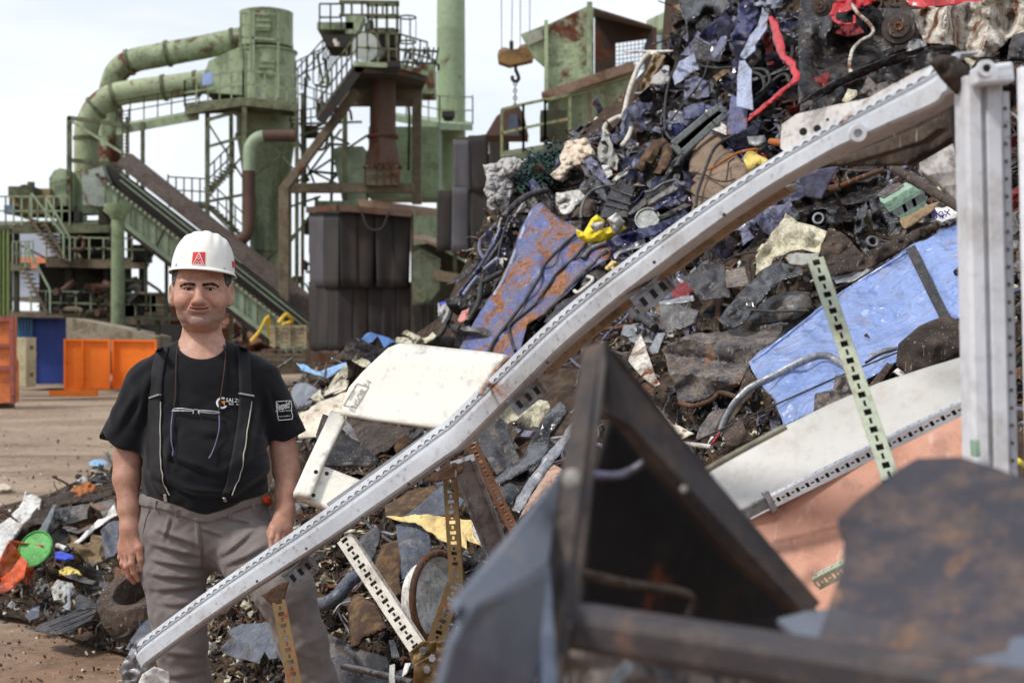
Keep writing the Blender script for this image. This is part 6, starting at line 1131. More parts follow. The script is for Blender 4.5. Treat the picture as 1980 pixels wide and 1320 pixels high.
sh("crumpled_sheet", "cream grey lower fold under the folded cream sheet", "crumpled sheet", "K", [(340,1030),(420,985),(620,1000),(600,1060),(480,1090),(380,1080)], "cloth_g", G_SH, cr=.03, lift=.38)
sh("engine_block", "greasy black crumpled engine bay with rusty folds", "engine wreck", "K", [(280,690),(500,620),(720,610),(870,650),(1000,720),(1010,820),(960,892),(860,820),(720,790),(560,760)], "black_gloss", "greasy wreck parts", cr=.1, fs=.12, sharp=.8, lift=.3)
sh("engine_block", "black oily fin with an orange torn edge in the greasy wreck", "engine wreck", "K", [(905,820),(940,640),(1010,560),(1030,620),(985,720),(960,850),(1030,960),(1110,1010),(1040,1030),(960,940)], "black_gloss", "greasy wreck parts", cr=.06, fs=.1, sharp=.8, lift=.46)
for lab, x, y, r, mt, ax in (("black ring shaped pulley in the greasy wreck", 620, 705, 12, "black", (-.4, -.9, .1)), ("small toothed grey gear under the greasy wreck", 1050, 905, 12, "grey_blue", (.1, -.9, .3))):
    q = Z("K", (x, y))[0]; Yq = D(*q)-.48; c = P(q[0], q[1], Yq); kk = r*Yq/F; t = thing("pulley", lab, "pulley", c, "round parts in the greasy wreck")
    MB().lathe(c, ax, [(-.02, kk), (.0, kk*1.05), (.02, kk), (.02, kk*.62), (-.01, kk*.5), (-.01, 0)], 24).build("wheel", MP[mt], t, smooth=30); MB().ring(c+V(ax).normalized()*.02, ax, kk*.8, .006, 24, 6).build("groove", MP["galv"], t, smooth=40)
sh("black_hollow", "oily black crushed part right of the orange edged fin", "engine wreck", "K", [(1035,540),(1110,510),(1150,600),(1270,690),(1280,750),(1200,840),(1080,800),(1060,700)], "black_gloss", "greasy wreck parts", cr=.07, fs=.12, lift=.44)
def green_box():
    Yg = 6.5; t = thing("green_unit", "mint green metal box with a row of glazed cells, right of the greasy wreck", "metal box", P(1755, 400, Yg))
    z = lambda *p: Z("K", *p)
    m = MB().plate([P(x, y, Yg) for x, y in z((1155,570), (1400,425), (1495,490), (1510,585), (1290,715), (1195,645))], (0, .12, .03)); m.build("housing", MP["green_p"], t, bevel=.006)
    m = MB()
    for (a, b) in (((1190,635),(1470,470)), ((1290,700),(1505,570))): (x1, y1), (x2, y2) = z(a, b); m.beam(P(x1, y1, Yg-.015), P(x2, y2, Yg-.015), .02)
    m.build("frame", MP["green_p"], t)
    for a in ((1255,610), (1335,565), (1415,520)):
        (x, y), = z(a); u = V((1, 0, .62)).normalized(); w = V((.35, 0, -1)).normalized(); c = P(x+7, y+4, Yg-.008)
        MB().plate([c-u*.034-w*.028, c+u*.034-w*.028, c+u*.034+w*.028, c-u*.034+w*.028], (0, -.006, 0)).build("glazed_cell", MP["chrome"], t)
green_box()
sh("grey_tab", "pale grey rounded metal tab above the mint green box", "metal tab", "K", [(1100,512),(1180,430),(1290,400),(1330,430),(1220,500),(1160,530)], "dusty", cr=.02, lift=.5)
sh("long_body", "long brown black crushed sill below the greasy wreck", "crushed sill", "K", [(690,800),(800,812),(900,902),(982,1002),(880,1040),(690,1092),(635,1000),(642,880)], "brown_dk", G_SH, cr=.04, lift=.3)
sh("long_body", "dark long crushed sill running above the light blue door", "crushed sill", "K", [(1100,940),(1300,840),(1600,720),(1640,760),(1400,900),(1150,1060),(1000,1120),(690,1180),(680,1100)], "brown_dk", G_SH, cr=.05, lift=.3)
sh("grey_strip", "pale grey torn strip along the light blue door's upper edge", "metal strip", "K", [(720,1190),(880,1160),(1035,1092),(1045,1130),(900,1230),(760,1240)], "galv", cr=.03, lift=.34)
sh("beige_board", "dull beige board under the mint green box", "board", "K", [(1280,720),(1510,590),(1620,560),(1560,640),(1340,790)], "tan", cr=.02, lift=.34)
tb("pipe", "long brown rusty pipe with a socket end under the beam", "pipe", "K", [(745,452,.4),(940,370,.45),(1160,290,.5)], 5, "rusty")
tb("pipe", "short socket end of the brown pipe", "pipe socket", "K", [(705,455,.46),(790,440,.44)], 8, "rusty", hollow=True)
tb("cable", "thin grey cable bundle above the brown pipe", "cable", "K", [(800,290,.4),(940,305,.4),(1100,300,.4)], 3, "hose", G_CB)
tb("cable", "pale cable hook hanging over the brown pipe", "cable", "K", [(900,300,.45),(850,320,.45),(855,370,.45),(880,400,.4)], 2, "grey", G_CB)
sh("black_cavity", "wide black corrugated underbody above the greasy wreck", "underbody", "K", [(380,560),(560,470),(800,430),(1160,340),(1200,420),(1040,560),(700,620),(420,650)], "black", G_SH, cr=.05, lift=.1, corr=(.03, .3, 1, .07))
def newspaper():
    pts = Z("K", (1572,604),(1640,612),(1705,598),(1772,650),(1762,692),(1690,712),(1640,732),(1585,702),(1610,670)); t = thing("newspaper", "torn white printed scrap reading dex above the light blue door", "printed paper", P(1830, 420, 5.5))
    o = sheet("paper", None, None, pts, MP["white"], cr=.006, fs=.1, lift=.5, seed=2, parent=t, face=1)
    Yq = D(1825, 412)-.56
    for s, px, py, sz, rz in (("dex", 1819, 413, .055, 14), ("To", 1831, 423, .055, 16)):
        print_text(s, P(px, py, Yq), sz, rz, lin((40, 50, 130)), t)
newspaper()
sh("leather_clump", "dark brown leathery clump lying on the light blue door", "leather", "L", [(1335,800),(1350,692),(1450,602),(1530,570),(1602,548),(1722,620),(1662,732),(1560,792),(1400,852)], "brown_dk", cr=.06, fs=.14, sharp=.5, puff=.05, Y=onto(BDOOR, Z("L", (1512,689)), .06)[0][2], tilt=(0, -.002))
sh("white_scrap", "tiny bright white scrap below the leathery clump", "plastic scrap", "L", [(1318,832),(1345,812),(1402,815),(1372,858)], "white", cr=.03, fs=.05, Y=onto(BDOOR, Z("L", (1359,829)), .06)[0][2], tilt=(0, -.002))
sh("rust_bracket", "broken rusty bracket at the light blue door's lower edge", "bracket", "L", [(918,1032),(930,940),(1020,920),(1030,850),(1092,850),(1112,970),(1052,1002)], "dusty", cr=.04, fs=.08, Y=onto(BDOOR, Z("L", (1022,937)), .06)[0][2], tilt=(0, -.002))
sh("rust_bracket", "thin brown bent plate left of the leathery clump", "bracket", "L", [(1188,912),(1290,785),(1322,800),(1232,922)], "brown", cr=.02, Y=onto(BDOOR, Z("L", (1258,854)), .06)[0][2], tilt=(0, -.002))
tb("small_hose", "short black cable between the bracket and the leathery clump", "cable", "L", [(1180,785,.42),(1260,740,.44),(1340,715,.42)], 2.6, "hose", G_CB)
sh("flat_tab", "grey flat metal tab on the light blue door", "metal tab", "L", [(1190,745),(1290,710),(1345,705),(1330,720),(1215,760)], "galv", cr=.005, Y=onto(BDOOR, Z("L", (1274,728)), .06)[0][2], tilt=(0, -.002))
# the low heap on the left
def I(*p): return Z("I", *p)
sh("appliance_wreck", "dented white box panel, lower of two at the left edge", "appliance panel", "I", [(-40,520),(60,448),(140,492),(60,600),(-10,720),(-60,720)], "white", "white appliance panels on the left", cr=.03, fs=.2, lift=.2, thick=.02)
sh("appliance_wreck", "dented white box panel, upper of two leaning at the left", "appliance panel", "I", [(70,428),(120,382),(160,310),(200,305),(256,335),(240,400),(200,440),(142,488)], "white", "white appliance panels on the left", cr=.03, fs=.2, lift=.2, thick=.02)
tb("stick", "white bent stick poking up from the upper white panel", "stick", "I", [(120,392,.3),(145,340,.3),(158,290,.3)], 2.6, "white")
sh("foil_strip", "shiny silver foil strip propped beside the black hollow", "foil strip", "I", [(218,545),(250,500),(325,365),(346,362),(318,440),(262,575)], "chrome", cr=.02, fs=.06, lift=.4)
sh("black_sack", "black hollow plastic sack in the left heap", "sack", "I", [(330,390),(430,370),(425,440),(380,480),(290,560),(280,500)], "black", cr=.05, lift=.24)
sh("grey_sheet", "wide grey green sheet across the top of the left heap", "sheet", "I", [(420,370),(560,355),(700,330),(705,380),(640,440),(560,510),(480,540),(400,520),(370,470)], "dusty", cr=.04, fs=.2, lift=.26)
sh("brown_tyre_strip", "brown black rubber strip along the left heap's ridge", "rubber strip", "I", [(250,340),(400,280),(560,300),(690,270),(690,300),(560,345),(380,360),(280,480),(160,540),(140,500)], "brown_dk", cr=.04, lift=.2)
sh("amber_foil", "crumpled amber brown foil on the left heap's ridge", "foil", "I", [(398,300),(450,260),(520,222),(590,250),(560,290),(480,310),(410,330)], "rust_or", cr=.06, fs=.08, lift=.3)
sh("clear_bag", "small whitish clear bag on the left heap's top", "bag", "I", [(465,215),(500,192),(540,198),(535,225),(490,232)], "foam_g", cr=.03, fs=.06, lift=.3)
sh("dark_flap", "dark curled flap at the left heap's top beside the arm", "flap", "I", [(545,215),(600,182),(690,185),(690,215),(620,235)], "black", G_SH, cr=.04, lift=.3)
sh("white_strip", "white bent strip near the man's forearm", "metal strip", "I", [(415,610),(480,575),(560,490),(600,450),(640,440),(700,360),(720,420),(600,500),(520,570),(430,628)], "white", cr=.04, fs=.14, lift=.34)
sh("grey_flap", "flat pale grey flap beside the man's hand", "plastic flap", "I", [(612,520),(660,470),(722,460),(722,640),(700,670),(640,690)], "grey_blue", G_PL, cr=.03, lift=.38)
def lime():
    q = I((215, 630))[0]; Yq = 8.3; c = P(q[0], q[1], Yq); t = thing("lime_disc", "bright lime green round lid standing behind the orange box", "lid", c)
    MB().lathe(c, V((-.25, -.8, .45)), [(-.012, .0), (-.012, .108), (.006, .112), (.010, .106), (.0, .098), (.004, .0)], 40).build("lid_disc", MP["green"], t, smooth=40)
lime()
def orange_box():
    t = thing("orange_box", "crushed open orange metal box with rust spots at the left edge", "metal box", P(30, 1140, 7.9))
    for k, (pts, lf, sd) in enumerate(([[(55,578),(110,640),(130,672),(60,770),(0,830),(-60,900),(-60,760),(0,700)], .55, 1], [[(55,578),(250,610),(284,650),(170,710),(130,672),(100,640)], .42, 2], [[(130,672),(170,710),(150,800),(90,850),(0,850),(-40,840),(60,770)], .6, 3], [[(170,735),(205,740),(200,800),(172,860),(150,830)], .62, 4], [[(-40,850),(90,828),(92,862),(40,890),(-40,900)], .64, 5])):
        sheet("box_side", None, None, I(*pts), MP["orange"], cr=.03, fs=.14, sharp=.7, lift=lf, seed=sd, parent=t, tilt=((.0045, -.003), (-.002, .006), (-.006, -.002), (.005, 0), (0, -.006))[k])
orange_box()
sh("blue_bottle", "small royal blue plastic bottle lying beside the lime lid", "bottle", "I", [(338,650),(370,645),(440,668),(455,690),(400,700),(335,695)], "royal", cr=.01, puff=.04, lift=.4)
tb("white_cup", "small white cup lying above the royal blue bottle", "cup", "I", [(350,610,.42),(405,632,.42)], 5, "white", hollow=True)
sh("foam_chunk", "yellowish foam crumbs in the middle of the left heap", "foam", "I", [(360,760),(420,735),(470,760),(500,790),(420,800),(362,790)], "foam_y", G_FM, cr=.04, fs=.05, puff=.03, lift=.4)
sh("grey_liner", "grey rubber liner sheet in the middle of the left heap", "rubber sheet", "I", [(380,800),(470,780),(560,820),(690,830),(700,890),(600,860),(500,840),(440,820)], "char", G_PL, cr=.05, lift=.4)
sh("rag_clump", "dusty grey brown rag clump left of the curved grille", "rag", "I", [(310,870),(350,820),(440,840),(470,880),(400,960),(330,950)], "cloth_g", cr=.06, fs=.06, puff=.05, lift=.45)
sh("metal_arm", "small grey metal arm with a round end in the left heap", "metal arm", "I", [(400,860),(430,862),(425,920),(432,990),(415,1005),(380,985),(408,960)], "galv", cr=.01, lift=.55)
sh("cup_holder", "dark cup shaped part with pale rim in the left heap", "plastic part", "I", [(205,900),(230,830),(285,850),(300,880),(250,910)], "grey", G_PL, cr=.05, fs=.05, lift=.5)
def curved_grille():
    t = thing("curved_grille", "curved black plastic grille lying on the dirt in front of the left heap", "grille", P(150, 1235, 7.2))
    sheet("grille_shell", None, None, I((205,1130),(290,1075),(452,1010),(560,980),(605,990),(560,1070),(430,1140),(340,1155)), MP["black"], cr=.015, puff=.05, lift=.42, seed=8, parent=t, face=1)
    for a, b in (((300,1100),(560,1000)), ((330,1125),(580,1020)), ((380,1140),(560,1060))): tubep("slat", None, None, I(a+(.5,), ((a[0]+b[0])/2, (a[1]+b[1])/2+4, .5), b+(.5,)), 1.4, MP["char"], parent=t)
curved_grille()
def grille2():
    sheet("grille_box", "black triangular grille box above the curved grille", "grille box", I((450,940),(485,905),(590,965),(600,985),(470,1005)), MP["black"], cr=.01, lift=.46, seed=3)
grille2()
sh("plate_shard", "small flat grey shard in front of the left heap", "shard", "I", [(150,1040),(195,990),(242,975),(240,1045),(180,1065)], "grey_blue", cr=.02, lift=.34)
sh("plate_shard", "small dark shard left of the curved grille's tip", "shard", "I", [(205,1125),(245,1090),(285,1075),(280,1095),(240,1130)], "black", cr=.01, lift=.38)
def tyre():
    Yq = 6.95; c = P(287, 1160, Yq); ax = V((-.28, -.42, .86)).normalized(); t = thing("tyre", "mud caked old tyre lying on the left heap behind the man's leg", "tyre", c)
    r = .235; MB().lathe(c, ax, [(-.09, r*.62), (-.10, r*.86), (-.07, r*.99), (.0, r*1.02), (.07, r*.99), (.10, r*.86), (.09, r*.62), (.05, r*.56), (-.05, r*.56), (-.09, r*.62)], 48).build("rubber", MP["brown"], t, smooth=40)
    MB().lathe(c, ax, [(-.04, r*.57), (-.02, r*.2), (-.02, 0)], 32).build("mud_filling", MP["soil"], t, smooth=40)
tyre()
sh("grey_crate", "grey bent bracket between the grille box and the tyre", "bracket", "I", [(582,960),(640,885),(735,890),(700,960),(620,1000)], "char", G_PL, cr=.04, lift=.5)
sh("black_flap", "black triangular flap in front of the tyre", "flap", "I", [(715,1175),(760,1120),(845,1055),(850,1085),(790,1150)], "black", G_SH, cr=.02, lift=.3)
def slotted():
    t = thing("vent_sheet", "grey blue vented panel with comb slots on both ends beside the beam's foot", "vent panel", P(280, 1250, 6.7))
    sheet("panel", None, None, I((790,1190),(850,1100),(920,1040),(945,1110),(900,1170),(800,1210)), MP["grey_blue"], cr=.01, lift=.46, seed=1, parent=t, face=1)
    for k, (a, b, c_) in enumerate((((850,1050),(925,1000),(0,48)), ((790,1210),(890,1155),(4,44)))):
        mb = MB()
        for q in range(14):
            u = q/13; x = a[0]+(b[0]-a[0])*u; y = a[1]+(b[1]-a[1])*u; (x1, y1), (x2, y2) = I((x, y), (x+c_[0], y+c_[1])); Yq = D(x1, y1)-.47; mb.beam(P(x1, y1, Yq), P(x2, y2, Yq-.005), .0065, .01)
        mb.build("slot_comb", MP["grey_blue"], t)
slotted()
tb("stick", "pale wooden stick poking out above the tyre", "stick", "I", [(698,885,.4),(790,820,.45)], 2.4, "tan")
tb("stick", "rusty stick lying in front of the tyre", "stick", "I", [(640,1112,.4),(760,1082,.45)], 2.2, "rusty")
sh("brown_scrap", "rusty brown plate beside the man's hand", "plate", "I", [(700,740),(760,770),(770,830),(710,860),(695,800)], "rusty", cr=.03, lift=.4)
# pieces out on the open dirt
def on_ground(name, label, cat, poly, mat, lift=.02, **k): # depth from the ground plane
    cy = max(p[1] for p in poly); Yg = F*CAMH/(cy-CY); return sheet(name, label, cat, poly, MP[mat], Y=Yg, tilt=(0, -Yg/(cy-CY)*.6), **k)
on_ground("blue_film", "small turquoise plastic film lying on the dirt behind the man's elbow", "plastic film", Z("I", (540,105),(575,88),(640,88),(648,118),(600,128),(548,122)), "sky_plastic", cr=.05, fs=.2)
on_ground("foam_patch", "small pale crust of rubble on the dirt at the left edge", "rubble patch", Z("I", (-20,240),(40,232),(85,262),(50,272),(-20,275)), "foam", cr=.05, fs=.2, puff=.06)
on_ground("black_scoop", "black curved plastic scoop lying behind the man's elbow", "plastic scoop", Z("I", (642,48),(660,40),(672,85),(700,110),(700,150),(668,125),(645,85)), "black", cr=.03, fs=.2, puff=.08)
def crumbs():
    rnd = random.Random(77); mbs = [MB() for _ in range(4)]
    for i in range(1300):
        x = rnd.uniform(-20, 700); y = 760+560*rnd.random()**.8; Yg = F*CAMH/(y-CY); p = P(x, y, Yg); p.z = .0; s = rnd.uniform(.004, .011)*min(2.2, max(1, Yg/8)); m = mbs[rnd.randrange(4)]
        M = Matrix.Rotation(rnd.uniform(0, 6), 3, V((rnd.random(), rnd.random(), 1)).normalized()); m.box(p+V((0, 0, s*.3)), (s*rnd.uniform(.6, 2), s*rnd.uniform(.5, 1.3), s*rnd.uniform(.3, .9)), M=M)
    al = MB(); mi = []
    for j, q in enumerate(mbs): al.add(q.v, q.f); mi += [j]*len(q.f)
    o = al.build("gravel", [MP[k] for k in ("soil", "brown", "foam", "rusty")]); o.data.polygons.foreach_set("material_index", mi); tag(o, "fine gravel and chips scattered on the dirt", "gravel", kind='stuff')
crumbs()
# ------------------------------------------------------------------ the man: body, clothes, helmet (signed distance shapes meshed with surface nets)
def nets(f, lo, hi, h):
    B = 8; lo = np.array(lo, float); nb = np.ceil((np.array(hi)-lo)/h/B).astype(int); n = nb*B
    ax = [lo[i]+h*np.arange(n[i]) for i in range(3)]
    bc = [lo[i]+h*(B*np.arange(nb[i])+(B-1)/2) for i in range(3)]
    C = np.stack(np.meshgrid(*bc, indexing='ij'), -1).reshape(-1, 3); dc = f(C); act = np.abs(dc) < h*B*.95+.012
    G = np.repeat(np.repeat(np.repeat(np.where(dc > 0, 1., -1.).reshape(nb).astype(np.float32), B, 0), B, 1), B, 2)
    ids = np.argwhere(act.reshape(nb)); o = np.stack(np.meshgrid(*[np.arange(B)]*3, indexing='ij'), -1).reshape(-1, 3)
    for s in range(0, len(ids), 700):
        I_ = (ids[s:s+700, None]*B+o[None]).reshape(-1, 3); G[I_[:, 0], I_[:, 1], I_[:, 2]] = f(lo+I_*h)
    Sg = G < 0; a = Sg[:-1, :-1, :-1].astype(np.int8)
    cnt = sum(Sg[i:n[0]-1+i, j:n[1]-1+j, k:n[2]-1+k].astype(np.int8) for i in (0, 1) for j in (0, 1) for k in (0, 1))
    cells = np.argwhere((cnt > 0) & (cnt < 8)); vid = np.full(np.array(n)-1, -1, np.int32); vid[tuple(cells.T)] = np.arange(len(cells))
    acc = np.zeros((len(cells), 3)); num = np.zeros(len(cells)); co = [np.array(c) for c in np.ndindex(2, 2, 2)]
    val = {tuple(c): G[tuple((cells+c).T)] for c in co}
    for c in co:
        for x in range(3):
            if c[x] == 0:
                e = c.copy(); e[x] = 1; v0, v1 = val[tuple(c)], val[tuple(e)]; m = (v0 < 0) != (v1 < 0); t = v0[m]/(v0[m]-v1[m]+1e-12)
                p = np.tile(c.astype(float), (m.sum(), 1)); p[:, x] = t; acc[m] += p; num[m] += 1
    vs = lo+(cells+acc/num[:, None])*h; fs = []
    for x in range(3):
        y, z = (x+1) % 3, (x+2) % 3; sl0 = [slice(None)]*3; sl1 = [slice(None)]*3; sl0[x] = slice(0, n[x]-1); sl1[x] = slice(1, n[x])
        s0, s1 = Sg[tuple(sl0)], Sg[tuple(sl1)]; e = np.argwhere(s0 != s1); e = e[(e[:, y] > 0) & (e[:, z] > 0) & (e[:, y] < n[y]-1) & (e[:, z] < n[z]-1)]
        flip = s0[tuple(e.T)]; uy = np.zeros(3, int); uz = np.zeros(3, int); uy[y] = 1; uz[z] = 1
        q = np.stack([vid[tuple((e-uy-uz).T)], vid[tuple((e-uz).T)], vid[tuple(e.T)], vid[tuple((e-uy).T)]], 1); q[~flip] = q[~flip][:, ::-1]; fs.append(q)
    return vs, np.concatenate(fs)
def ell(p, c, r):
    q = (p-np.array(c))/np.array(r); k0 = np.linalg.norm(q, axis=1); k1 = np.linalg.norm(q/np.array(r), axis=1); return k0*(k0-1)/(k1+1e-9)
def cone(p, a, b, ra, rb):
    a = np.array(a, float); b = np.array(b, float); ab = b-a; t = np.clip(((p-a)@ab)/(ab@ab), 0, 1); return np.linalg.norm(p-a-t[:, None]*ab, axis=1)-(ra+(rb-ra)*t)
def smin(a, b, k): h = np.clip(.5+.5*(b-a)/k, 0, 1); return b+(a-b)*h-k*h*(1-h)
def smax(a, b, k): return -smin(-a, -b, k)
def chain(p, pts, k=.01):
    d = None
    for i in range(len(pts)-1):
        e = cone(p, pts[i][:3], pts[i+1][:3], pts[i][3], pts[i+1][3]); d = e if d is None else smin(d, e, k)
    return d
MO = P(390, 660, 4.13); MF = V((-MO.x, -MO.y, 0)).normalized(); MR = V((-MF.y, MF.x, 0)); ML0 = V((MO.x, MO.y, 0)).length
def ML(px, py, yf=0.0):
    d = V(((px-CX)/F, 1, (CY-py)/F)); t = (ML0-yf)/(-d.dot(MF)); return (t*d.dot(MR), yf, CAMH+t*d.z)
def to_world(a): a = np.asarray(a, float); return np.stack([MO.x+MR.x*a[:, 0]+MF.x*a[:, 1], MO.y+MR.y*a[:, 0]+MF.y*a[:, 1], a[:, 2]], 1)
def L2W(p): return V(to_world(np.array([p]))[0])
PXM = ML0/F                                   # metres per photo pixel at the man
def fold_fn(p, folds, front=True):
    d = np.zeros(len(p))
    for (a, b, w, amp) in folds:
        A = np.array(ML(*a)); Bq = np.array(ML(*b)); A2 = A[[0, 2]]; ab = Bq[[0, 2]]-A2; q = p[:, [0, 2]]-A2; t = np.clip((q@ab)/(ab@ab), 0, 1)
        dist = np.linalg.norm(q-t[:, None]*ab, axis=1); e = amp*np.exp(-(dist/w)**2)*np.sin(np.pi*np.clip(t*.9+.05, 0, 1))
        d += e*(p[:, 1] > -.06) if front else e
    return d
def lumps(p, s, amp, seed=0):
    q = p/s+seed; return amp*(np.sin(q[:, 0]*2.1+1.3*np.sin(q[:, 2]*1.7))*np.sin(q[:, 2]*2.3+1.1*np.sin(q[:, 1]*1.9+q[:, 0]))+.5*np.sin(q[:, 1]*4.1+q[:, 0]*3.3+1.7*np.sin(q[:, 2]*3.1)))
HC = np.array(ML(389, 560, 0.0)); HY = R(-4)    # eye line centre; slight turn
def head_local(p):
    q = p-HC; c, s = math.cos(HY), math.sin(HY); return np.stack([q[:, 0]*c-q[:, 1]*s, q[:, 0]*s+q[:, 1]*c, q[:, 2]], 1)
def head_to(p): c, s = math.cos(HY), math.sin(HY); return (HC[0]+p[0]*c+p[1]*s, HC[1]-p[0]*s+p[1]*c, HC[2]+p[2])
def sd_head(p):
    q = head_local(p); a = q.copy(); a[:, 0] = np.abs(a[:, 0])
    d = ell(a, (0, -.02, .035), (.079, .1, .096)); d = smin(d, ell(a, (0, .008, -.026), (.0730, .080, .084)), .03)
    d = smin(d, ell(a, (0, .020, -.074), (.0620, .066, .041)), .025); d = smin(d, ell(a, (.042, .055, -.034), (.030, .028, .026)), .022)
    d = smin(d, ell(a, (0, .010, -.102), (.053, .056, .022)), .012); d = smin(d, ell(a, (0, .076, -.094), (.023, .016, .017)), .018)
    d = smin(d, cone(a, (0, .083, .013), (.045, .070, .018), .010, .011), .014)
    d = smax(d, -ell(a, (.0305, .101, .000), (.021, .021, .0115)), .012)
    lid = np.maximum(ell(a, (.0305, .0695, -.001), (.0165, .0150, .0145)), -(ell(a, (.0305, .085, -.0015), (.0150, .03, .0062)))); d = smin(d, lid, .004)
    d = smin(d, cone(a, (.020, .088, .0065), (.043, .078, .0055), .0035, .0035), .006); d = smin(d, cone(a, (.018, .081, -.013), (.042, .073, -.011), .004, .004), .008)
    d = smin(d, cone(a, (0, .083, .006), (0, .105, -.032), .0085, .0125), .012); d = smin(d, ell(a, (0, .1065, -.036), (.0148, .0145, .0122)), .008); d = smin(d, ell(a, (.0142, .093, -.039), (.0098, .013, .0094)), .006)
    d = smax(d, -ell(a, (.0075, .104, -.0475), (.0042, .007, .004)), .003)
    d = smin(d, ell(a, (0, .074, -.054), (.034, .018, .014)), .015)
    ml = lambda x: -.0590+.0052*(x/.03)**2
    d = smin(d, ell(a-np.stack([0*a[:, 0], 0*a[:, 0], .004*(a[:, 0]/.03)**2], 1), (0, .084, -.0552), (.027, .0105, .0046)), .004); d = smin(d, ell(a-np.stack([0*a[:, 0], 0*a[:, 0], .004*(a[:, 0]/.03)**2], 1), (0, .0825, -.0640), (.022, .0115, .0056)), .004)
    d = smax(d, -np.maximum(ell(a, (0, .09, -.0585), (.027, .014, .05)), np.abs(a[:, 2]-ml(a[:, 0]))-.0011), .003)
    d = smax(d, -cone(a, (.0225, .090, -.034), (.0415, .079, -.060), .0030, .0022), .012); d = smax(d, -cone(a, (.004, .098, .018), (.005, .095, .028), .0008, .0008), .004)
    d = smax(d, -cone(a, (0, .088, -.0775), (.016, .084, -.0765), .003, .001), .01)
    e = a-np.array([.0815, -.012, -.012]); e = np.stack([e[:, 0]-.35*e[:, 1]*-1*.6, e[:, 1], e[:, 2]], 1)
    ear = smax(ell(e, (0, 0, 0), (.0125, .022, .033)), -ell(e, (.010, .006, .004), (.008, .011, .018)), .004); ear = smin(ear, ell(e, (-.002, .004, -.026), (.008, .011, .011)), .006); d = smin(d, ear, .006)
    d = smin(d, cone(a, (0, -.034, -.07), (0, -.036, -.165), .0505, .064), .010)
    d = smax(d, -np.abs(ell(a, (0, -.01, -.118), (.064, .064, .03)))+.0, .006) if False else d
    return d
# arms and hands in the man's frame: x, forward, up, radius
RA = [ML(276, 745, -.03)+(.042,), ML(251, 820, -.032)+(.046,), ML(247, 890, -.02)+(.0375,), ML(245, 925, 0)+(.0365,), ML(249, 985, .03)+(.0280,), ML(251, 1020, .045)+(.0225,)]
LA = [ML(512, 742, -.03)+(.042,), ML(541, 815, -.035)+(.046,), ML(550, 880, -.02)+(.0380,), ML(553, 908, .01)+(.0370,), ML(553, 955, .075)+(.0285,), ML(552, 990, .115)+(.0225,)]
def mk(*a): return [ML(x, y, f)+(r,) for x, y, f, r in a]
RFING = [mk((257,1066,.062,.0105),(254,1089,.072,.0094),(259,1107,.066,.0086),(267,1120,.056,.0074)), mk((248,1069,.048,.0108),(245,1094,.056,.0098),(250,1113,.048,.0088),(259,1124,.036,.0076)),
         mk((241,1066,.032,.0102),(238,1089,.038,.0092),(243,1106,.030,.0084),(251,1116,.020,.0072)), mk((236,1058,.016,.0092),(233,1077,.020,.0082),(237,1090,.014,.0074),(243,1098,.006,.0064))]
RTH = mk((258,1032,.055,.0140),(269,1058,.070,.0125),(272,1080,.071,.0105),(273,1100,.064,.0088))
LFING = [mk((529,1022,.185,.0105),(525,1040,.205,.0096),(524,1058,.212,.0088),(526,1072,.208,.0076)), mk((538,1026,.185,.0108),(535,1047,.207,.0098),(535,1066,.214,.009),(537,1080,.21,.0078)),
         mk((547,1026,.176,.0102),(546,1047,.196,.0094),(547,1064,.202,.0086),(549,1076,.198,.0074)), mk((556,1022,.165,.0092),(557,1040,.180,.0084),(559,1054,.184,.0076),(561,1064,.18,.0066))]
LTH = mk((541,1000,.145,.0140),(530,1016,.172,.0122),(523,1030,.186,.0105),(520,1042,.19,.0086))
def sd_hand(p, W, fing, th, flat):
    d = None
    for fg in fing:
        k = fg[0]; e = cone(p, W[:3], k[:3], .021, .0145); d = e if d is None else smin(d, e, .014)
    d = smin(d, cone(p, W[:3], th[0][:3], .021, .0165), .014); fingers = None
    for fg in fing+[th]:
        e = chain(p, fg, .004); e = smin(e, np.linalg.norm(p-np.array(fg[1][:3]), axis=1)-fg[1][3]*1.06, .003); fingers = e if fingers is None else np.minimum(fingers, e)
    return smin(d, fingers, .007)
def sd_arm(p, A, fing, th):
    d = chain(p, A, .02); d = smin(d, sd_hand(p, A[-1], fing, th, 0), .016)
    return d
# torso shared by body (shrunk) and shirt
def sd_torso(p, g=0.0):
    q = p*np.array([1, 1.0, 1]); d = ell(q, ML(394, 782, -.02), (.178+g, .125+g, .20+g)); d = smin(d, ell(q, ML(399, 905, .035), (.178+g, .150+g, .165+g)), .08)
    d = smin(d, cone(q, ML(306, 733, -.035), ML(486, 730, -.035), .056+g, .056+g), .06); d = smin(d, ell(q, ML(392, 706, -.045), (.120+g, .075+g, .062+g)), .05)
    d = smin(d, ell(q, ML(398, 975, .01), (.172+g, .135+g, .10+g)), .06); return d
def far(p, c, r): return np.linalg.norm(p-np.array(c), axis=1) > r
def body_fn(p):
    d = np.full(len(p), .3)
    def put(mask, val): d[mask] = val
    m = ~far(p, HC, .33)
    if m.any(): d[m] = np.minimum(d[m], sd_head(p[m]))
    t = sd_torso(p, -.012); d = smin(d, t, .03)
    for A, fg, th in ((RA, RFING, RTH), (LA, LFING, LTH)):
        c = np.array(ML(250 if A is RA else 546, 900)); m = ~far(p, c, .48)
        if m.any(): d[m] = smin(d[m], sd_arm(p[m], A, fg, th), .012)
    return d
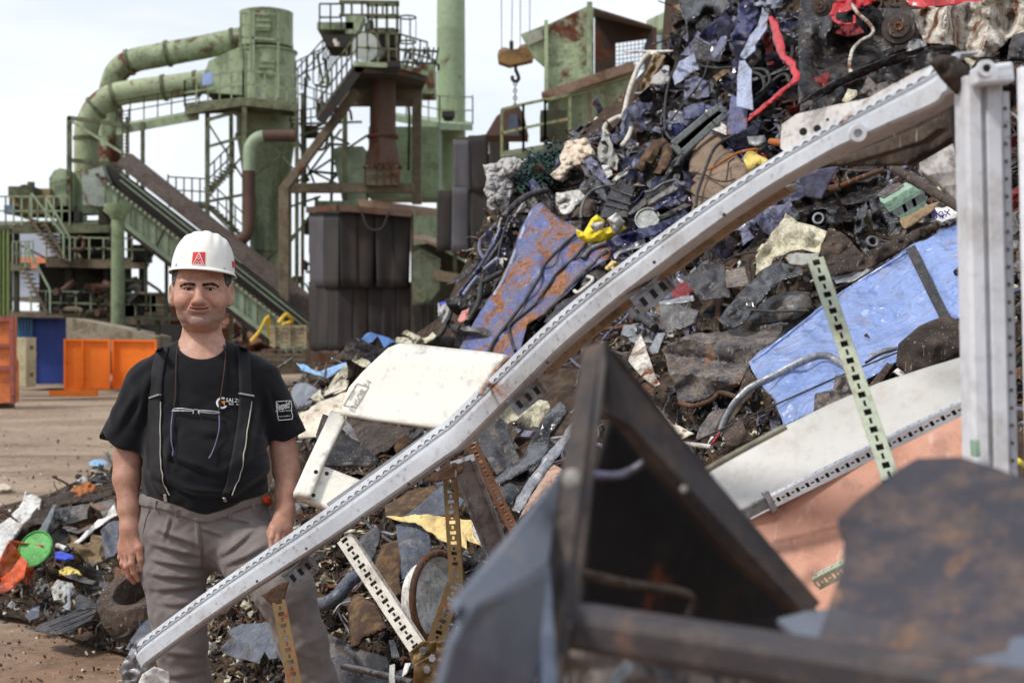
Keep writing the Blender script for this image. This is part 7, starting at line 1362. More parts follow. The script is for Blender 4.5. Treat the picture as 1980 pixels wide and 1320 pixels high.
def vcol_mat(name, rough, bump, scale, sss=.0):
    m = bpy.data.materials.new(name); m.use_nodes = True; nt = m.node_tree; N = nt.nodes; L = nt.links; b = N["Principled BSDF"]
    a = N.new("ShaderNodeVertexColor"); a.layer_name = "Col"; tc = N.new("ShaderNodeTexCoord"); nz = N.new("ShaderNodeTexNoise"); nz.inputs["Scale"].default_value = scale; nz.inputs["Detail"].default_value = 6; L.new(tc.outputs["Object"], nz.inputs[0])
    n2 = N.new("ShaderNodeTexNoise"); n2.inputs["Scale"].default_value = scale*.12; n2.inputs["Detail"].default_value = 5; L.new(tc.outputs["Object"], n2.inputs[0])
    mr = N.new("ShaderNodeMapRange"); mr.inputs["From Min"].default_value = .3; mr.inputs["From Max"].default_value = .7; mr.inputs["To Min"].default_value = .84; mr.inputs["To Max"].default_value = 1.12; L.new(n2.outputs[0], mr.inputs["Value"])
    h = N.new("ShaderNodeHueSaturation"); L.new(a.outputs["Color"], h.inputs["Color"]); L.new(mr.outputs[0], h.inputs["Value"]); L.new(h.outputs[0], b.inputs["Base Color"])
    b.inputs["Roughness"].default_value = rough; b.inputs["Subsurface Weight"].default_value = sss; b.inputs["Subsurface Radius"].default_value = (.012, .005, .003); b.inputs["Subsurface Scale"].default_value = 1
    bp = N.new("ShaderNodeBump"); bp.inputs["Strength"].default_value = bump; bp.inputs["Distance"].default_value = .002; L.new(nz.outputs[0], bp.inputs["Height"]); L.new(bp.outputs[0], b.inputs["Normal"]); return m
def cloth_mat(name, col, var=.12, scale=260, rough=.95, bump=.35, fade=(0, 0, 0), fadeamt=0.0):
    m = bpy.data.materials.new(name); m.use_nodes = True; nt = m.node_tree; N = nt.nodes; L = nt.links; b = N["Principled BSDF"]; tc = N.new("ShaderNodeTexCoord")
    def nz(s, d=6):
        n = N.new("ShaderNodeTexNoise"); n.inputs["Scale"].default_value = s; n.inputs["Detail"].default_value = d; n.inputs["Roughness"].default_value = .65; L.new(tc.outputs["Object"], n.inputs[0]); return n
    a, c, w = nz(5), nz(26), nz(scale, 3); mr = N.new("ShaderNodeMapRange"); mr.inputs["From Min"].default_value = .3; mr.inputs["From Max"].default_value = .7; mr.inputs["To Min"].default_value = 1-var; mr.inputs["To Max"].default_value = 1+var
    ad = N.new("ShaderNodeMath"); ad.operation = 'ADD'; L.new(a.outputs[0], ad.inputs[0]); L.new(c.outputs[0], ad.inputs[1]); dv = N.new("ShaderNodeMath"); dv.operation = 'MULTIPLY'; dv.inputs[1].default_value = .5; L.new(ad.outputs[0], dv.inputs[0]); L.new(dv.outputs[0], mr.inputs["Value"])
    h = N.new("ShaderNodeHueSaturation"); h.inputs["Color"].default_value = lin(col); L.new(mr.outputs[0], h.inputs["Value"]); L.new(h.outputs[0], b.inputs["Base Color"]); b.inputs["Roughness"].default_value = rough; b.inputs["Specular IOR Level"].default_value = .2; b.inputs["Sheen Weight"].default_value = .12
    bp = N.new("ShaderNodeBump"); bp.inputs["Strength"].default_value = bump; bp.inputs["Distance"].default_value = .002; L.new(w.outputs[0], bp.inputs["Height"]); L.new(bp.outputs[0], b.inputs["Normal"]); return m
def np_mesh(name, vs, fs, mat, parent, smooth=True, cols=None):
    W_ = to_world(vs); L0 = np.array(parent["_w"]) if parent is not None else np.zeros(3); me = bpy.data.meshes.new(name)
    me.vertices.add(len(W_)); me.vertices.foreach_set("co", (W_-L0).astype(np.float32).ravel()); k = fs.shape[1]
    me.loops.add(fs.size); me.loops.foreach_set("vertex_index", fs.astype(np.int32).ravel()); me.polygons.add(len(fs)); me.polygons.foreach_set("loop_start", (np.arange(len(fs))*k).astype(np.int32)); me.polygons.foreach_set("loop_total", np.full(len(fs), k, np.int32))
    me.update(calc_edges=True); me.validate(); me.shade_smooth()
    if cols is not None:
        ca = me.color_attributes.new("Col", 'FLOAT_COLOR', 'POINT'); ca.data.foreach_set("color", np.c_[cols, np.ones(len(cols))].astype(np.float32).ravel())
    o = bpy.data.objects.new(name, me); COL.objects.link(o); me.materials.append(mat); o["_w"] = tuple(L0)
    if parent is not None: o.parent = parent
    else: o.location = L0
    return o
def bvh_of(o):
    L0 = V(o["_w"]); me = o.data; return BVHTree.FromPolygons([v.co+L0 for v in me.vertices], [tuple(p.vertices) for p in me.polygons])
def build_man():
    man = thing("person", "man in white hard hat, black T-shirt, suspenders and grey trousers, hand on thigh", "man", (MO.x, MO.y, 0))
    # --- skin
    lo = ML(190, 1140, -.22); hi = ML(610, 440, .30); vs, fs = nets(body_fn, (lo[0]-.03, -.20, lo[2]+.02), (hi[0]+.03, .30, hi[2]), .0023)
    q = head_local(vs); skin = np.array(lin((184, 140, 119))[:3]); cols = np.tile(skin, (len(vs), 1)); aq = np.abs(q[:, 0])
    hd = np.linalg.norm(q, axis=1) < .2
    def tint(mask_w, c): cols[:] = cols*(1-mask_w[:, None])+np.array(lin(c)[:3])*mask_w[:, None]
    g = lambda d, w: np.exp(-(d/w)**2)
    st = np.clip((-.036-q[:, 2])/.03, 0, 1)*np.clip((q[:, 2]+.125)/.03, 0, 1)*np.clip((q[:, 1]+.01)/.03, 0, 1)*hd; tint(st*.5, (128, 106, 98))
    tint(g(np.linalg.norm((q-[0, .09, -.035])/np.array([1.2, 1.2, 1]), axis=1), .026)*.35*hd, (190, 118, 98)); tint(g(np.linalg.norm((np.c_[aq, q[:, 1:]]-[.045, .07, -.03]), axis=1), .03)*.30*hd, (202, 132, 108))
    lip = np.clip(1-np.abs(q[:, 2]+.0592-.004*(q[:, 0]/.03)**2)/.0085, 0, 1)*np.clip((.031-aq)/.006, 0, 1)*(q[:, 1] > .06)*hd; tint(np.clip(lip*1.6, 0, 1)*.75, (184, 118, 112))
    mouth = g(q[:, 2]+.0588-.004*(q[:, 0]/.03)**2, .0016)*np.clip((.03-aq)/.004, 0, 1)*(q[:, 1] > .06)*hd; tint(mouth*.55, (96, 56, 50))
    lash = g(q[:, 2]-.0016+((aq-.0305)/.015)**2*.003, .0022)*np.clip((.0155-np.abs(aq-.0305))/.004, 0, 1)*(q[:, 1] > .06)*hd; tint(lash*.85, (46, 32, 28))
    tint(g(np.linalg.norm((np.c_[aq, q[:, 1:]]-[.03, .078, -.014])/np.array([1.6, 1, .8]), axis=1), .010)*.30*hd, (136, 96, 84))
    band = np.clip((q[:, 2]-.012)/.01, 0, 1)*hd; arm = (vs[:, 2] < ML(0, 850)[2]); tint(arm*.30, (172, 116, 94))
    hairy = arm*np.clip((vs[:, 2]-ML(0, 1015)[2])/.03, 0, 1)*.22*(.6+.4*np.sin(vs[:, 0]*900+vs[:, 2]*260)*np.sin(vs[:, 2]*420)); tint(np.clip(hairy, 0, 1), (96, 66, 52))
    for fg in RFING+LFING+[RTH, LTH]:
        tip = np.array(fg[-1][:3])
        tint(g(np.linalg.norm(vs-tip, axis=1), .010)*.35, (206, 140, 122)); tint(g(np.linalg.norm(vs-np.array(fg[1][:3]), axis=1), .009)*.30, (164, 100, 82)); tint(g(np.linalg.norm(vs-np.array(fg[0][:3]), axis=1), .011)*.25, (168, 104, 86))
    rs_ = np.random.RandomState(5); cols *= (1+.07*rs_.randn(len(cols)))[:, None]; sp_ = (rs_.rand(len(cols)) < .35)*st*.35; tint(sp_, (70, 58, 54))
    for cy_ in (.026, .034): tint(g(q[:, 2]-cy_-.002*np.sin(q[:, 0]*90), .0014)*(aq < .034)*(q[:, 1] > .05)*hd*.35, (128, 88, 74))  # forehead crease shade painted into the skin colour
    for k_ in (-1, 0, 1): tint(g(q[:, 2]+.002-k_*(.25*(aq-.050)+.0005), .0011)*(aq > .049)*(aq < .062)*(q[:, 1] > .02)*hd*.35, (128, 88, 74))  # crow's feet: crease shade painted into the skin colour
    body = np_mesh("body", vs, fs, vcol_mat("skin", .52, .35, 420, .06), man, cols=cols)
    # eyes
    EW = paint("eye_white", (224, 216, 210), dirt=0, scale=1, rough=.2, bump=0, var=0); EI = paint("eye_iris", (44, 28, 20), dirt=0, scale=1, rough=.1, bump=0, var=0)
    for s in (-1, 1):
        c = L2W(head_to((s*.0305, .0685, -.001))); m = MB().lathe(c+MF*-.0125, MF, [(.0125-.0125*math.cos(a), .0125*math.sin(a)) for a in np.linspace(.01, math.pi-.01, 16)], 20)
        e = m.build("eye", EW, man, smooth=60); MB().lathe(c+MF*.0112, MF, [(0, .0058), (.0012, .005), (.0016, .001), (.0017, 0)], 16).build("iris", EI, e, smooth=60)
        pts = [V(L2W(head_to((s*x, y, z)))) for x, y, z in ((.0100, .0925, .0085), (.020, .0915, .0112), (.033, .0865, .0128), (.045, .0785, .0108), (.051, .0740, .0080))]
        rb_ = random.Random(4); mb = MB(); cp_ = catmull(pts, 12); nn_ = len(cp_)
        for h in range(170):
            u = rb_.random(); k = min(nn_-2, int(u*(nn_-1))); p = cp_[k]+MR*rb_.gauss(0, .0006)+V((0, 0, rb_.gauss(0, .0021*(1-.55*max(0, u-.5)*2))))+MF*(.0016+rb_.uniform(-.0006, .0014)); tt = (cp_[k+1]-cp_[k]).normalized()
            dv = (tt+V((0, 0, .5-.75*u+rb_.gauss(0, .15)))).normalized()*rb_.uniform(.005, .009); mb.tube([p, p+dv*.5+MF*.0006, p+dv], [.00065, .0005, .00015], 4)
        mb.build("eyebrow", paint("brow_hair", (34, 28, 26), dirt=.3, dirtcol=(60, 52, 48), scale=60, rough=.9, bump=0), man, smooth=60)
    # hair at temples and back
    def hair_fn(p):
        a = head_local(p); b = a.copy(); b[:, 0] = np.abs(b[:, 0]); d = ell(b, (0, -.02, .03), (.0840, .106, .098))+.0025*np.sin(a[:, 2]*700+a[:, 1]*300)*np.sin(a[:, 1]*520)
        d = np.maximum(d, a[:, 1]-(.034+.1*np.clip(a[:, 2], -.1, .1))); d = np.maximum(d, -(a[:, 2]+.030-.6*np.clip(-a[:, 1], -.03, .05)*-1)); d = np.maximum(d, a[:, 2]-.07); return d
    vs2, fs2 = nets(hair_fn, HC-np.array([.12, .14, .1]), HC+np.array([.12, .12, .1]), .0022); np_mesh("hair", vs2, fs2, paint("hair_grey", (62, 59, 59), dirt=.6, dirtcol=(124, 121, 119), scale=40, rough=.7, bump=.6, fine=3), man)
    # --- T-shirt
    SF = [((300,760,0),(345,900,0),.02,.004),((500,760,0),(470,880,0),.018,.004),((300,860,0),(420,905,0),.014,.005),((515,850,0),(430,900,0),.014,.005),((285,900,0),(380,940,0),.013,.006),((520,895,0),(440,940,0),.013,.006),((330,930,0),(470,945,0),.012,.005),((290,720,0),(262,830,0),.016,.006),((275,740,0),(222,830,0),.016,.005),((508,730,0),(535,820,0),.016,.006),((520,735,0),(570,815,0),.014,.005),((360,820,0),(430,835,0),.02,.003),((340,800,0),(320,900,0),.012,.004)]
    SF = [(a, b, w*.85, h*1.7) for a, b, w, h in SF]
    SF += [(( a[0]+9, a[1]+13, 0), (b[0]+9, b[1]+13, 0), w*.8, -h*.8) for a, b, w, h in SF]
    nk = np.array(ML(390, 640, .075)); rs0, rs1 = np.array(ML(282, 742, -.03)), np.array(ML(240, 858, -.03)); ls0, ls1 = np.array(ML(508, 738, -.03)), np.array(ML(553, 840, -.035))
    def shirt_fn(p):
        d = sd_torso(p, .0); sl = None
        for a, b, r0, r1 in ((rs0, rs1, .060, .0725), (ls0, ls1, .058, .0595)):
            e = cone(p, a, b+(b-a)*.4, r0, r1+(r1-r0)*.4); u = (b-a)/np.linalg.norm(b-a); h = (p-b)@u+.012*np.sin((p[:, 0]+p[:, 1])*40); e = np.maximum(e, h); inn = cone(p, a, b+(b-a)*.4, r0-.010, r1-.010); e = np.maximum(e, -np.maximum(inn, -(h+.05))); sl = e if sl is None else np.minimum(sl, e)
        d = smin(d, sl, .035); d = np.where(d > .1, d, d-fold_fn(p, SF)-lumps(p, .045, .0018))
        n_ = p-nk; d = smax(d, -ell(p, ML(390, 646, .05), (.080, .14, .072)), .004); zt = ML(0, 957)[2]-.042*np.exp(-((p[:, 0]-ML(398, 0)[0])/.085)**2)*(p[:, 1] > 0); d = d+.014*np.clip((zt-.004-p[:, 2])/.012, 0, 1)
        d = np.maximum(d, ML(0, 1045)[2]-p[:, 2]); return d
    lo = ML(180, 1050, 0); hi = ML(605, 640, 0); vs3, fs3 = nets(shirt_fn, (lo[0], -.2, lo[2]), (hi[0], .24, hi[2]), .0031)
    shirt = np_mesh("t_shirt", vs3, fs3, cloth_mat("black_cotton", (22, 22, 25), .2, 320), man)
    # --- trousers
    TF = [((300,1010,0),(385,1040,0),.010,.006),((296,1040,0),(392,1062,0),.010,.007),((290,1068,0),(395,1085,0),.010,.007),((288,1095,0),(396,1105,0),.011,.006),((292,1125,0),(392,1118,0),.011,.005),((300,1150,0),(390,1150,0),.012,.004),((490,1000,0),(420,1060,0),.010,.006),((515,1025,0),(430,1072,0),.010,.006),((520,1060,0),(450,1085,0),.010,.006),((380,990,0),(390,1080,0),.007,.007),((330,985,0),(318,1030,0),.008,.005),((430,985,0),(500,1000,0),.010,.005),((385,1005,0),(430,1020,0),.008,.005),((560,1150,0),(590,1230,0),.012,.006),((540,1190,0),(560,1260,0),.012,.006),((600,1180,0),(620,1300,0),.012,.005),((320,1240,0),(395,1250,0),.014,.005),((315,1290,0),(400,1280,0),.014,.005)]
    TF = [(a, b, w*.8, h*1.25) for a, b, w, h in TF]
    TF += [((a[0]+4, a[1]+9, 0), (b[0]+4, b[1]+9, 0), w*.8, -h*.9) for a, b, w, h in TF]
    RL = mk((330,1035,.01,.096),(336,1100,.03,.089),(345,1180,.05,.077),(351,1245,.055,.068),(357,1330,.04,.072),(356,1480,-.02,.066),(352,1600,-.04,.060)); LL = mk((450,1033,.02,.098),(496,1080,.13,.091),(550,1138,.24,.078),(583,1235,.23,.066),(604,1320,.20,.066),(620,1440,.16,.062))
    def tr_fn(p):
        d = ell(p, ML(396, 1015, .0), (.196, .145, .125)); d = smin(d, ell(p, ML(396, 965, .01), (.182, .145, .09)), .03); d = smin(d, chain(p, RL, .03), .035); d = smin(d, chain(p, LL, .03), .035)
        d = np.where(d > .1, d, d-fold_fn(p, TF)-lumps(p, .03, .0016, 5)); zt = ML(0, 957)[2]-.042*np.exp(-((p[:, 0]-ML(398, 0)[0])/.085)**2)*(p[:, 1] > 0)
        d = d-.005*np.clip((p[:, 2]-zt+.034)/.004, 0, 1); d = smax(d, p[:, 2]-zt, .004); return np.maximum(d, ML(0, 1640)[2]-p[:, 2])
    lo = ML(230, 1660, 0); hi = ML(680, 930, 0); vs4, fs4 = nets(tr_fn, (lo[0], -.2, max(.06, lo[2])), (hi[0]+.04, .36, hi[2]), .0036)
    CT = cloth_mat("grey_workcloth", (118, 110, 107), .25, 300, bump=.3); tr = np_mesh("trousers", vs4, fs4, CT, man)
    BS, BT, BB = bvh_of(shirt), bvh_of(tr), bvh_of(body)
    def proj(px, py, off=.003, T=(BS,)):
        d = V(((px-CX)/F, 1, (CY-py)/F)).normalized(); best = None
        for t in T:
            h = t.ray_cast(V((0, 0, CAMH)), d)
            if h[0] is not None and (best is None or h[3] < best[3]): best = h
        if best is None: return P(px, py, MO.y-.1)
        n = best[1] if best[1].dot(d) < 0 else -best[1]; return best[0]+n*off
    # belt loops, seams, pocket edges
    m = MB()
    for x, y in ((305, 968), (345, 984), (446, 986), (490, 970)): a, b = proj(x, y, .003, (BT,)), proj(x-2, y+16, .003, (BT,)); m.beam(a, b, .009, .002)
    m.build("belt_loops", CT, tr)
    for lab, pts in (("fly_seam", [(384,988),(383,1010),(386,1040),(388,1062),(396,1078)]), ("pocket_seam", [(290,985),(282,1005),(276,1030)]), ("pocket_seam", [(503,960),(516,985),(524,1010)]), ("inseam", [(391,1235),(396,1280),(401,1320)])):
        MB().tube(catmull([proj(x, y, .0006, (BT,)) for x, y in pts], 5), .0022, 6).build(lab, CT, tr, smooth=60)
    MB().tube(catmull([proj(x, y, .004, (BT, BS)) for x, y in ((507,960),(512,968),(519,972),(514,962))], 4), .009, 8).build("pocket_cloth", paint("rag_orange", (214, 84, 44), dirt=.2, scale=20, rough=.9), tr, smooth=60)
    # suspenders
    SM = paint("elastic_black", (33, 33, 36), dirt=.1, dirtcol=(60, 58, 58), scale=40, rough=.8, bump=.2); SL = paint("elastic_edge", (176, 170, 158), dirt=.2, scale=20, rough=.8); MT = paint("buckle_steel", (190, 190, 186), metal=.8, dirt=.15, scale=20, rough=.3)
    for pts, bk, end in (([(316,672),(311,692),(305,725),(302,765),(301,800),(302,850),(303,895),(307,930),(319,956)], (300, 766), (322, 960)), ([(467,670),(470,690),(472,725),(473,765),(471,800),(464,850),(456,895),(448,930),(436,955)], (472, 764), (433, 963))):
        c = catmull([V((x, y, 0)) for x, y in pts], 6); mb = MB(); vs_ = []; n = len(c)
        for i, q_ in enumerate(c):
            w = 11.5 if i < n-9 else 11.5-4.5*(i-n+9)/8
            for j in range(5): vs_.append(proj(q_.x-w+w*2*j/4, q_.y, .0045, (BS, BT)))
        mb.add(vs_, [(i*5+j, i*5+j+1, i*5+j+6, i*5+j+5) for i in range(n-1) for j in range(4)]); s_ = mb.build("suspender", SM, man, smooth=60, solid=.003)
        k = 1 if bk[0] < 400 else 1; MB().tube([proj(q_.x+11.2, q_.y, .0065, (BS, BT)) for q_ in c[20:]], .0018, 6).build("pale_edge", SL, s_, smooth=60)
        a, b = proj(bk[0]-13, bk[1]+(2 if bk[0] < 400 else -2), .011), proj(bk[0]+13, bk[1]-(3 if bk[0] < 400 else -2), .011); MB().beam(a, b, .012, .005).build("buckle", MT, s_, bevel=.001)
        a = proj(end[0], end[1]-6, .008, (BS, BT)); b = proj(end[0]+2, end[1]+8, .008, (BT, BS)); MB().beam(a, b, .009, .004).build("clip", MT, s_, bevel=.001)
    # print on the chest and sleeve
    WH = lin((225, 225, 222))
    def on_shirt(mb, mat, name, off=.0025, T=(BS,)):
        vs_ = []
        for p in mb.v:
            d = p-V((0, 0, CAMH)); px, py = CX+d.x/d.y*F, CY-d.z/d.y*F; vs_.append(proj(px, py, off, T))
        mb.v = vs_; return mb.build(name, mat, shirt)
    Yt = MO.y-.12
    for s, px, py, sz in (("SALZGI", 453, 774.5, .0150), ("Bah  und", 454, 781, .0100)):
        mb, mt = print_text(s, P(px, py, Yt), sz, -3, WH, "raw"); on_shirt(mb, mt, "printed_words")
    mb = MB(); n = 26
    for i in range(n+1):
        g_ = R(60)+R(265)*i/n
        for r_ in (7.6, 11.4): mb.v.append(P(429+r_*math.cos(g_), 779-r_*math.sin(g_), Yt))
    mb.f = [(i*2, i*2+1, i*2+3, i*2+2) for i in range(n)]; on_shirt(mb, MATS["ink_%02x%02x%02x" % tuple(int(255*c) for c in WH[:3])], "logo_ring")
    mb = MB().add([P(428, 775, Yt), P(435, 775, Yt), P(434, 784, Yt), P(427.5, 778, Yt)], [(0, 1, 2, 3)]); on_shirt(mb, paint("logo_orange", (226, 140, 60), dirt=0, scale=3), "logo_mark", .003)
    for s, px, py, sz, rz in (("Respekt!", 547.5, 784.5, .0285, 4), ("Kein Platz für Rassismus", 548.5, 794, .0050, 4), ("www.respekt.tv", 549.5, 804, .0050, 4)):
        mb, mt = print_text(s, P(px, py, Yt), sz, rz, WH, "raw", font_bold=(sz > .02))
        if sz > .02:
            for v in mb.v: v.x = P(px, 0, Yt).x+(v.x-P(px, 0, Yt).x)*.35; v.z = P(0, py, Yt).z+(v.z-P(0, py, Yt).z)*1.0
        on_shirt(mb, mt, "sleeve_words")
    oc = [(534, 776), (561, 775), (563, 785), (562, 794), (565, 803), (564, 810), (538, 812), (536, 800), (535, 790)]; dense = []
    for i in range(len(oc)):
        a, b = oc[i], oc[(i+1) % len(oc)]
        for k in range(4): dense.append(proj(a[0]+(b[0]-a[0])*k/4, a[1]+(b[1]-a[1])*k/4, .002))
    MB().tube(dense+[dense[0]], .0012, 5).build("sleeve_frame", mt, shirt)
    # --- hard hat
    HT = paint("helmet_white", (236, 234, 226), dirt=.08, dirtcol=(170, 160, 140), scale=8, rough=.32, bump=.03, var=.03, coat=.2); hc = V(HC)+V((.0045, -.008, .053)); rot = Matrix.Rotation(R(5.2), 3, 'Y') @ Matrix.Rotation(R(-4), 3, 'Z') @ Matrix.Rotation(R(4), 3, 'X')
    def hp(u, v, extra=0.0):
        # u: angle round, v: 0 brim .. 1 crown
        a = v*math.pi/2; cx, sx = math.cos(a)**.72 if a < math.pi/2-1e-6 else 0, math.sin(a)**.92; x = math.sin(u)*.0885*cx; y = math.cos(u)*.113*cx; z = .112*sx
        rr = 0
        for x0, w_, am in ((0, .011, .0035), (.030, .007, .0022), (-.030, .007, .0022), (.056, .006, .0016), (-.056, .006, .0016)): rr += am*math.exp(-((x-x0)/w_)**4)*min(1, max(0, (v-.28)/.2))*(1 if v < 1 else 1)
        n = V((x/.0095, y/.0144, z/.0125)).normalized(); return V((x, y, z))+n*(rr+extra)
    def hl(p): q_ = rot @ p; return L2W((hc.x+q_.x, hc.y+q_.y, hc.z+q_.z))
    hat = thing("hard_hat", None, None, L2W(tuple(hc))); hat.parent = man; hat.location = V(hat["_w"])-V(man["_w"])
    mb = MB(); nu, nv = 96, 30; vs_ = []
    for j in range(-2, nv+1):
        for i in range(nu):
            u = 2*math.pi*i/nu
            if j < 0:
                b = hp(u, 0); fl = (.008+.022*max(0, math.cos(u))**2)*(1 if j == -2 else .5); p = b+V((math.sin(u), math.cos(u), 0))*fl+V((0, 0, -(.011 if j == -2 else .004)))
            else: p = hp(u, j/nv)
            vs_.append(hl(p))
    mb.add(vs_, [(j*nu+i, j*nu+(i+1) % nu, (j+1)*nu+(i+1) % nu, (j+1)*nu+i) for j in range(nv+2) for i in range(nu)]); shell = mb.build("shell", HT, hat, smooth=60, solid=.0035)
    BH = BVHTree.FromPolygons([v.co+V(shell["_w"]) for v in shell.data.vertices], [tuple(p.vertices) for p in shell.data.polygons])
    for x, y in ((343, 513), (432, 520)): c = proj(x, y, .001, (BH,)); MB().lathe(c, MF, [(0, .0055), (.002, .005), (.003, .002), (.003, 0)], 14).build("rivet", MT, hat, smooth=50)
    RED = paint("sticker_red", (206, 44, 52), dirt=0, scale=3, rough=.4, bump=0, var=.02); WHM = MATS["ink_%02x%02x%02x" % tuple(int(255*c) for c in WH[:3])]
    def patch(pts, off, mat, name, n=6):
        a, b, c, d = [V((x, y, 0)) for x, y in pts]; m_ = MB(); vv = []
        for j in range(n+1):
            for i in range(n+1): q_ = (a*(1-i/n)+b*i/n)*(1-j/n)+(d*(1-i/n)+c*i/n)*j/n; vv.append(proj(q_.x, q_.y, off, (BH,)))
        return m_.add(vv, [(j*(n+1)+i, j*(n+1)+i+1, (j+1)*(n+1)+i+1, (j+1)*(n+1)+i) for j in range(n) for i in range(n)]).build(name, mat, hat, smooth=60)
    e = patch([(374, 488), (397, 488), (396, 513), (371.5, 511.5)], .0032, RED, "emblem")
    def stroke(pts, w, nm): m_ = MB(); m_.tube([proj(x, y, .004, (BH,)) for x, y in pts], w, 5); m_.build(nm, WHM, e)
    stroke([(385.5, 489.5), (380, 500), (374, 510.8), (384, 511.6), (394, 512), (389.5, 500), (385.5, 489.5)], .0012, "emblem_triangle"); stroke([(378, 510.3), (381.5, 504.5), (384.5, 509), (387.5, 504.8), (390.5, 511)], .0010, "emblem_peaks"); stroke([(386.8, 497.6), (385, 496.6), (382.9, 498.4), (383.3, 501.2), (385.6, 501.8), (387.2, 500.2), (385.2, 499.8)], .0008, "emblem_letter")
    patch([(447, 505), (452, 506), (452.5, 518), (448, 517)], .0030, RED, "side_sticker")
    # --- boots
    BM = paint("boot_leather", (48, 42, 38), dirt=.5, dirtcol=(96, 80, 66), scale=20, rough=.8)
    for top, toe in ((ML(352, 1610, -.05), (.02, .2)), (ML(620, 1448, .15), (.04, .2))):
        a = L2W(top); b = a+V((0, 0, -.11)); MB().tube(catmull([a+V((0, 0, .06)), a, b+MF*.02, b+MF*.09+V((0, 0, -.02)), b+MF*.17+V((0, 0, -.03))], 5), [.058]*6+[.056]*5+[.05]*5+[.043]*5, 14).build("boot", BM, man, smooth=60)
    # --- spectacles hanging on a cord: a thing of its own
    gl = thing("reading_glasses", "thin silver reading glasses hanging on a brown cord on the black T-shirt", "glasses", proj(380, 795, .01)); CM = paint("cord_brown", (74, 52, 46), dirt=.2, scale=30, rough=.8)
    for pts in ([(346,669),(343,690),(341,730),(340,770),(339,792)], [(436,669),(435,690),(431,730),(426,770),(422,796)]): MB().tube(catmull([proj(x, y, .005, (BS, BB)) for x, y in pts], 5), .0017, 6).build("cord", CM, gl, smooth=60)
    GM = paint("specs_metal", (190, 192, 198), metal=.6, dirt=.1, scale=20, rough=.3); GT = paint("specs_temple", (88, 88, 118), dirt=.1, scale=20, rough=.35)
    fr = MB()
    for pts in ([(338,796),(344,793),(358,792),(372,794),(374,797),(360,797),(344,798),(338,799)], [(386,796),(400,797),(415,799),(422,801),(416,803),(400,801),(388,799),(386,797)], [(374,795),(380,794),(386,796)], [(374,797),(375,801),(373,803)], [(385,798),(386,802),(388,803)]): fr.tube(catmull([proj(x, y, .014, (BS,)) for x, y in pts], 4), .0016, 6)
    fr.build("rims_and_bridge", GM, gl, smooth=60)
    for pts in ([(338,797),(334,825),(330,855),(330,872),(332,881)], [(422,800),(422,830),(417,858),(409,878),(403,887)]): MB().tube(catmull([proj(x, y, .010, (BS,)) for x, y in pts], 5), .0020, 6).build("temple", GT, gl, smooth=60)
    for x, y in ((340, 790), (423, 793)): MB().lathe(proj(x, y, .010), (0, 0, 1), [(0, .002), (.01, .003), (.02, .002)], 8).build("cord_clasp", paint("clasp_dark", (40, 40, 44), scale=20), gl, smooth=50)
build_man()
# ------------------------------------------------------------------ aluminium frame, rails, panels and the dark steel pieces nearest the viewer
ALU = paint("frame_offwhite", (192, 196, 201), rust=.07, rustcol=(140, 92, 56), dirt=.2, dirtcol=(140, 130, 120), scale=4.5, rough=.36, metal=.1, bump=.06, spots=.35)
ALU_W = paint("frame_white", (220, 223, 228), rust=.05, rustcol=(140, 92, 60), dirt=.2, dirtcol=(150, 140, 130), scale=3, rough=.45, bump=.05)
ZINC = paint("zinc_yellow", (112, 90, 56), rust=.42, rustcol=(124, 72, 36), dirt=.3, dirtcol=(96, 78, 48), scale=6, rough=.4, metal=.5, bump=.08)
ZINC_P = paint("zinc_pale", (190, 198, 176), rust=.14, rustcol=(170, 130, 60), dirt=.3, dirtcol=(140, 124, 96), scale=5, rough=.35, metal=.45, bump=.08)
RAIL_W = paint("rail_cream", (220, 214, 202), rust=.10, rustcol=(120, 90, 60), dirt=.3, dirtcol=(120, 106, 90), scale=5, rough=.45, bump=.06)
STEEL_D = paint("dark_plate", (56, 52, 54), rust=.2, rustcol=(110, 80, 60), dirt=.5, dirtcol=(104, 88, 76), scale=5, rough=.5, bump=.15, metal=.2)
STEEL_B = paint("blue_plate_steel", (108, 114, 126), rust=.08, rustcol=(120, 92, 72), dirt=.3, dirtcol=(134, 130, 130), scale=5, rough=.36, metal=.25, bump=.08)
SEAL = paint("seal_dirt", (118, 113, 107), dirt=.3, scale=10, rough=.8)
def profile_sweep(path, prof, up, wd=None):
    """sweep a closed 2-D profile (a: across upward, b: toward the viewer) along a 3-D path"""
    m = MB(); k = len(prof); n = len(path); vs = []
    for i, p in enumerate(path):
        t = (path[min(i+1, n-1)]-path[max(i-1, 0)]).normalized(); b = V(up)-t*V(up).dot(t); b.normalize(); a = t.cross(b)
        if a.z < 0: a = -a
        vs += [p+a*q[0]*(wd[i] if wd else 1)+b*q[1] for q in prof]
    m.add(vs, [(i*k+j, i*k+(j+1) % k, (i+1)*k+(j+1) % k, (i+1)*k+j) for i in range(n-1) for j in range(k)]+[tuple(range(k)), tuple(range((n-1)*k, n*k))]); return m
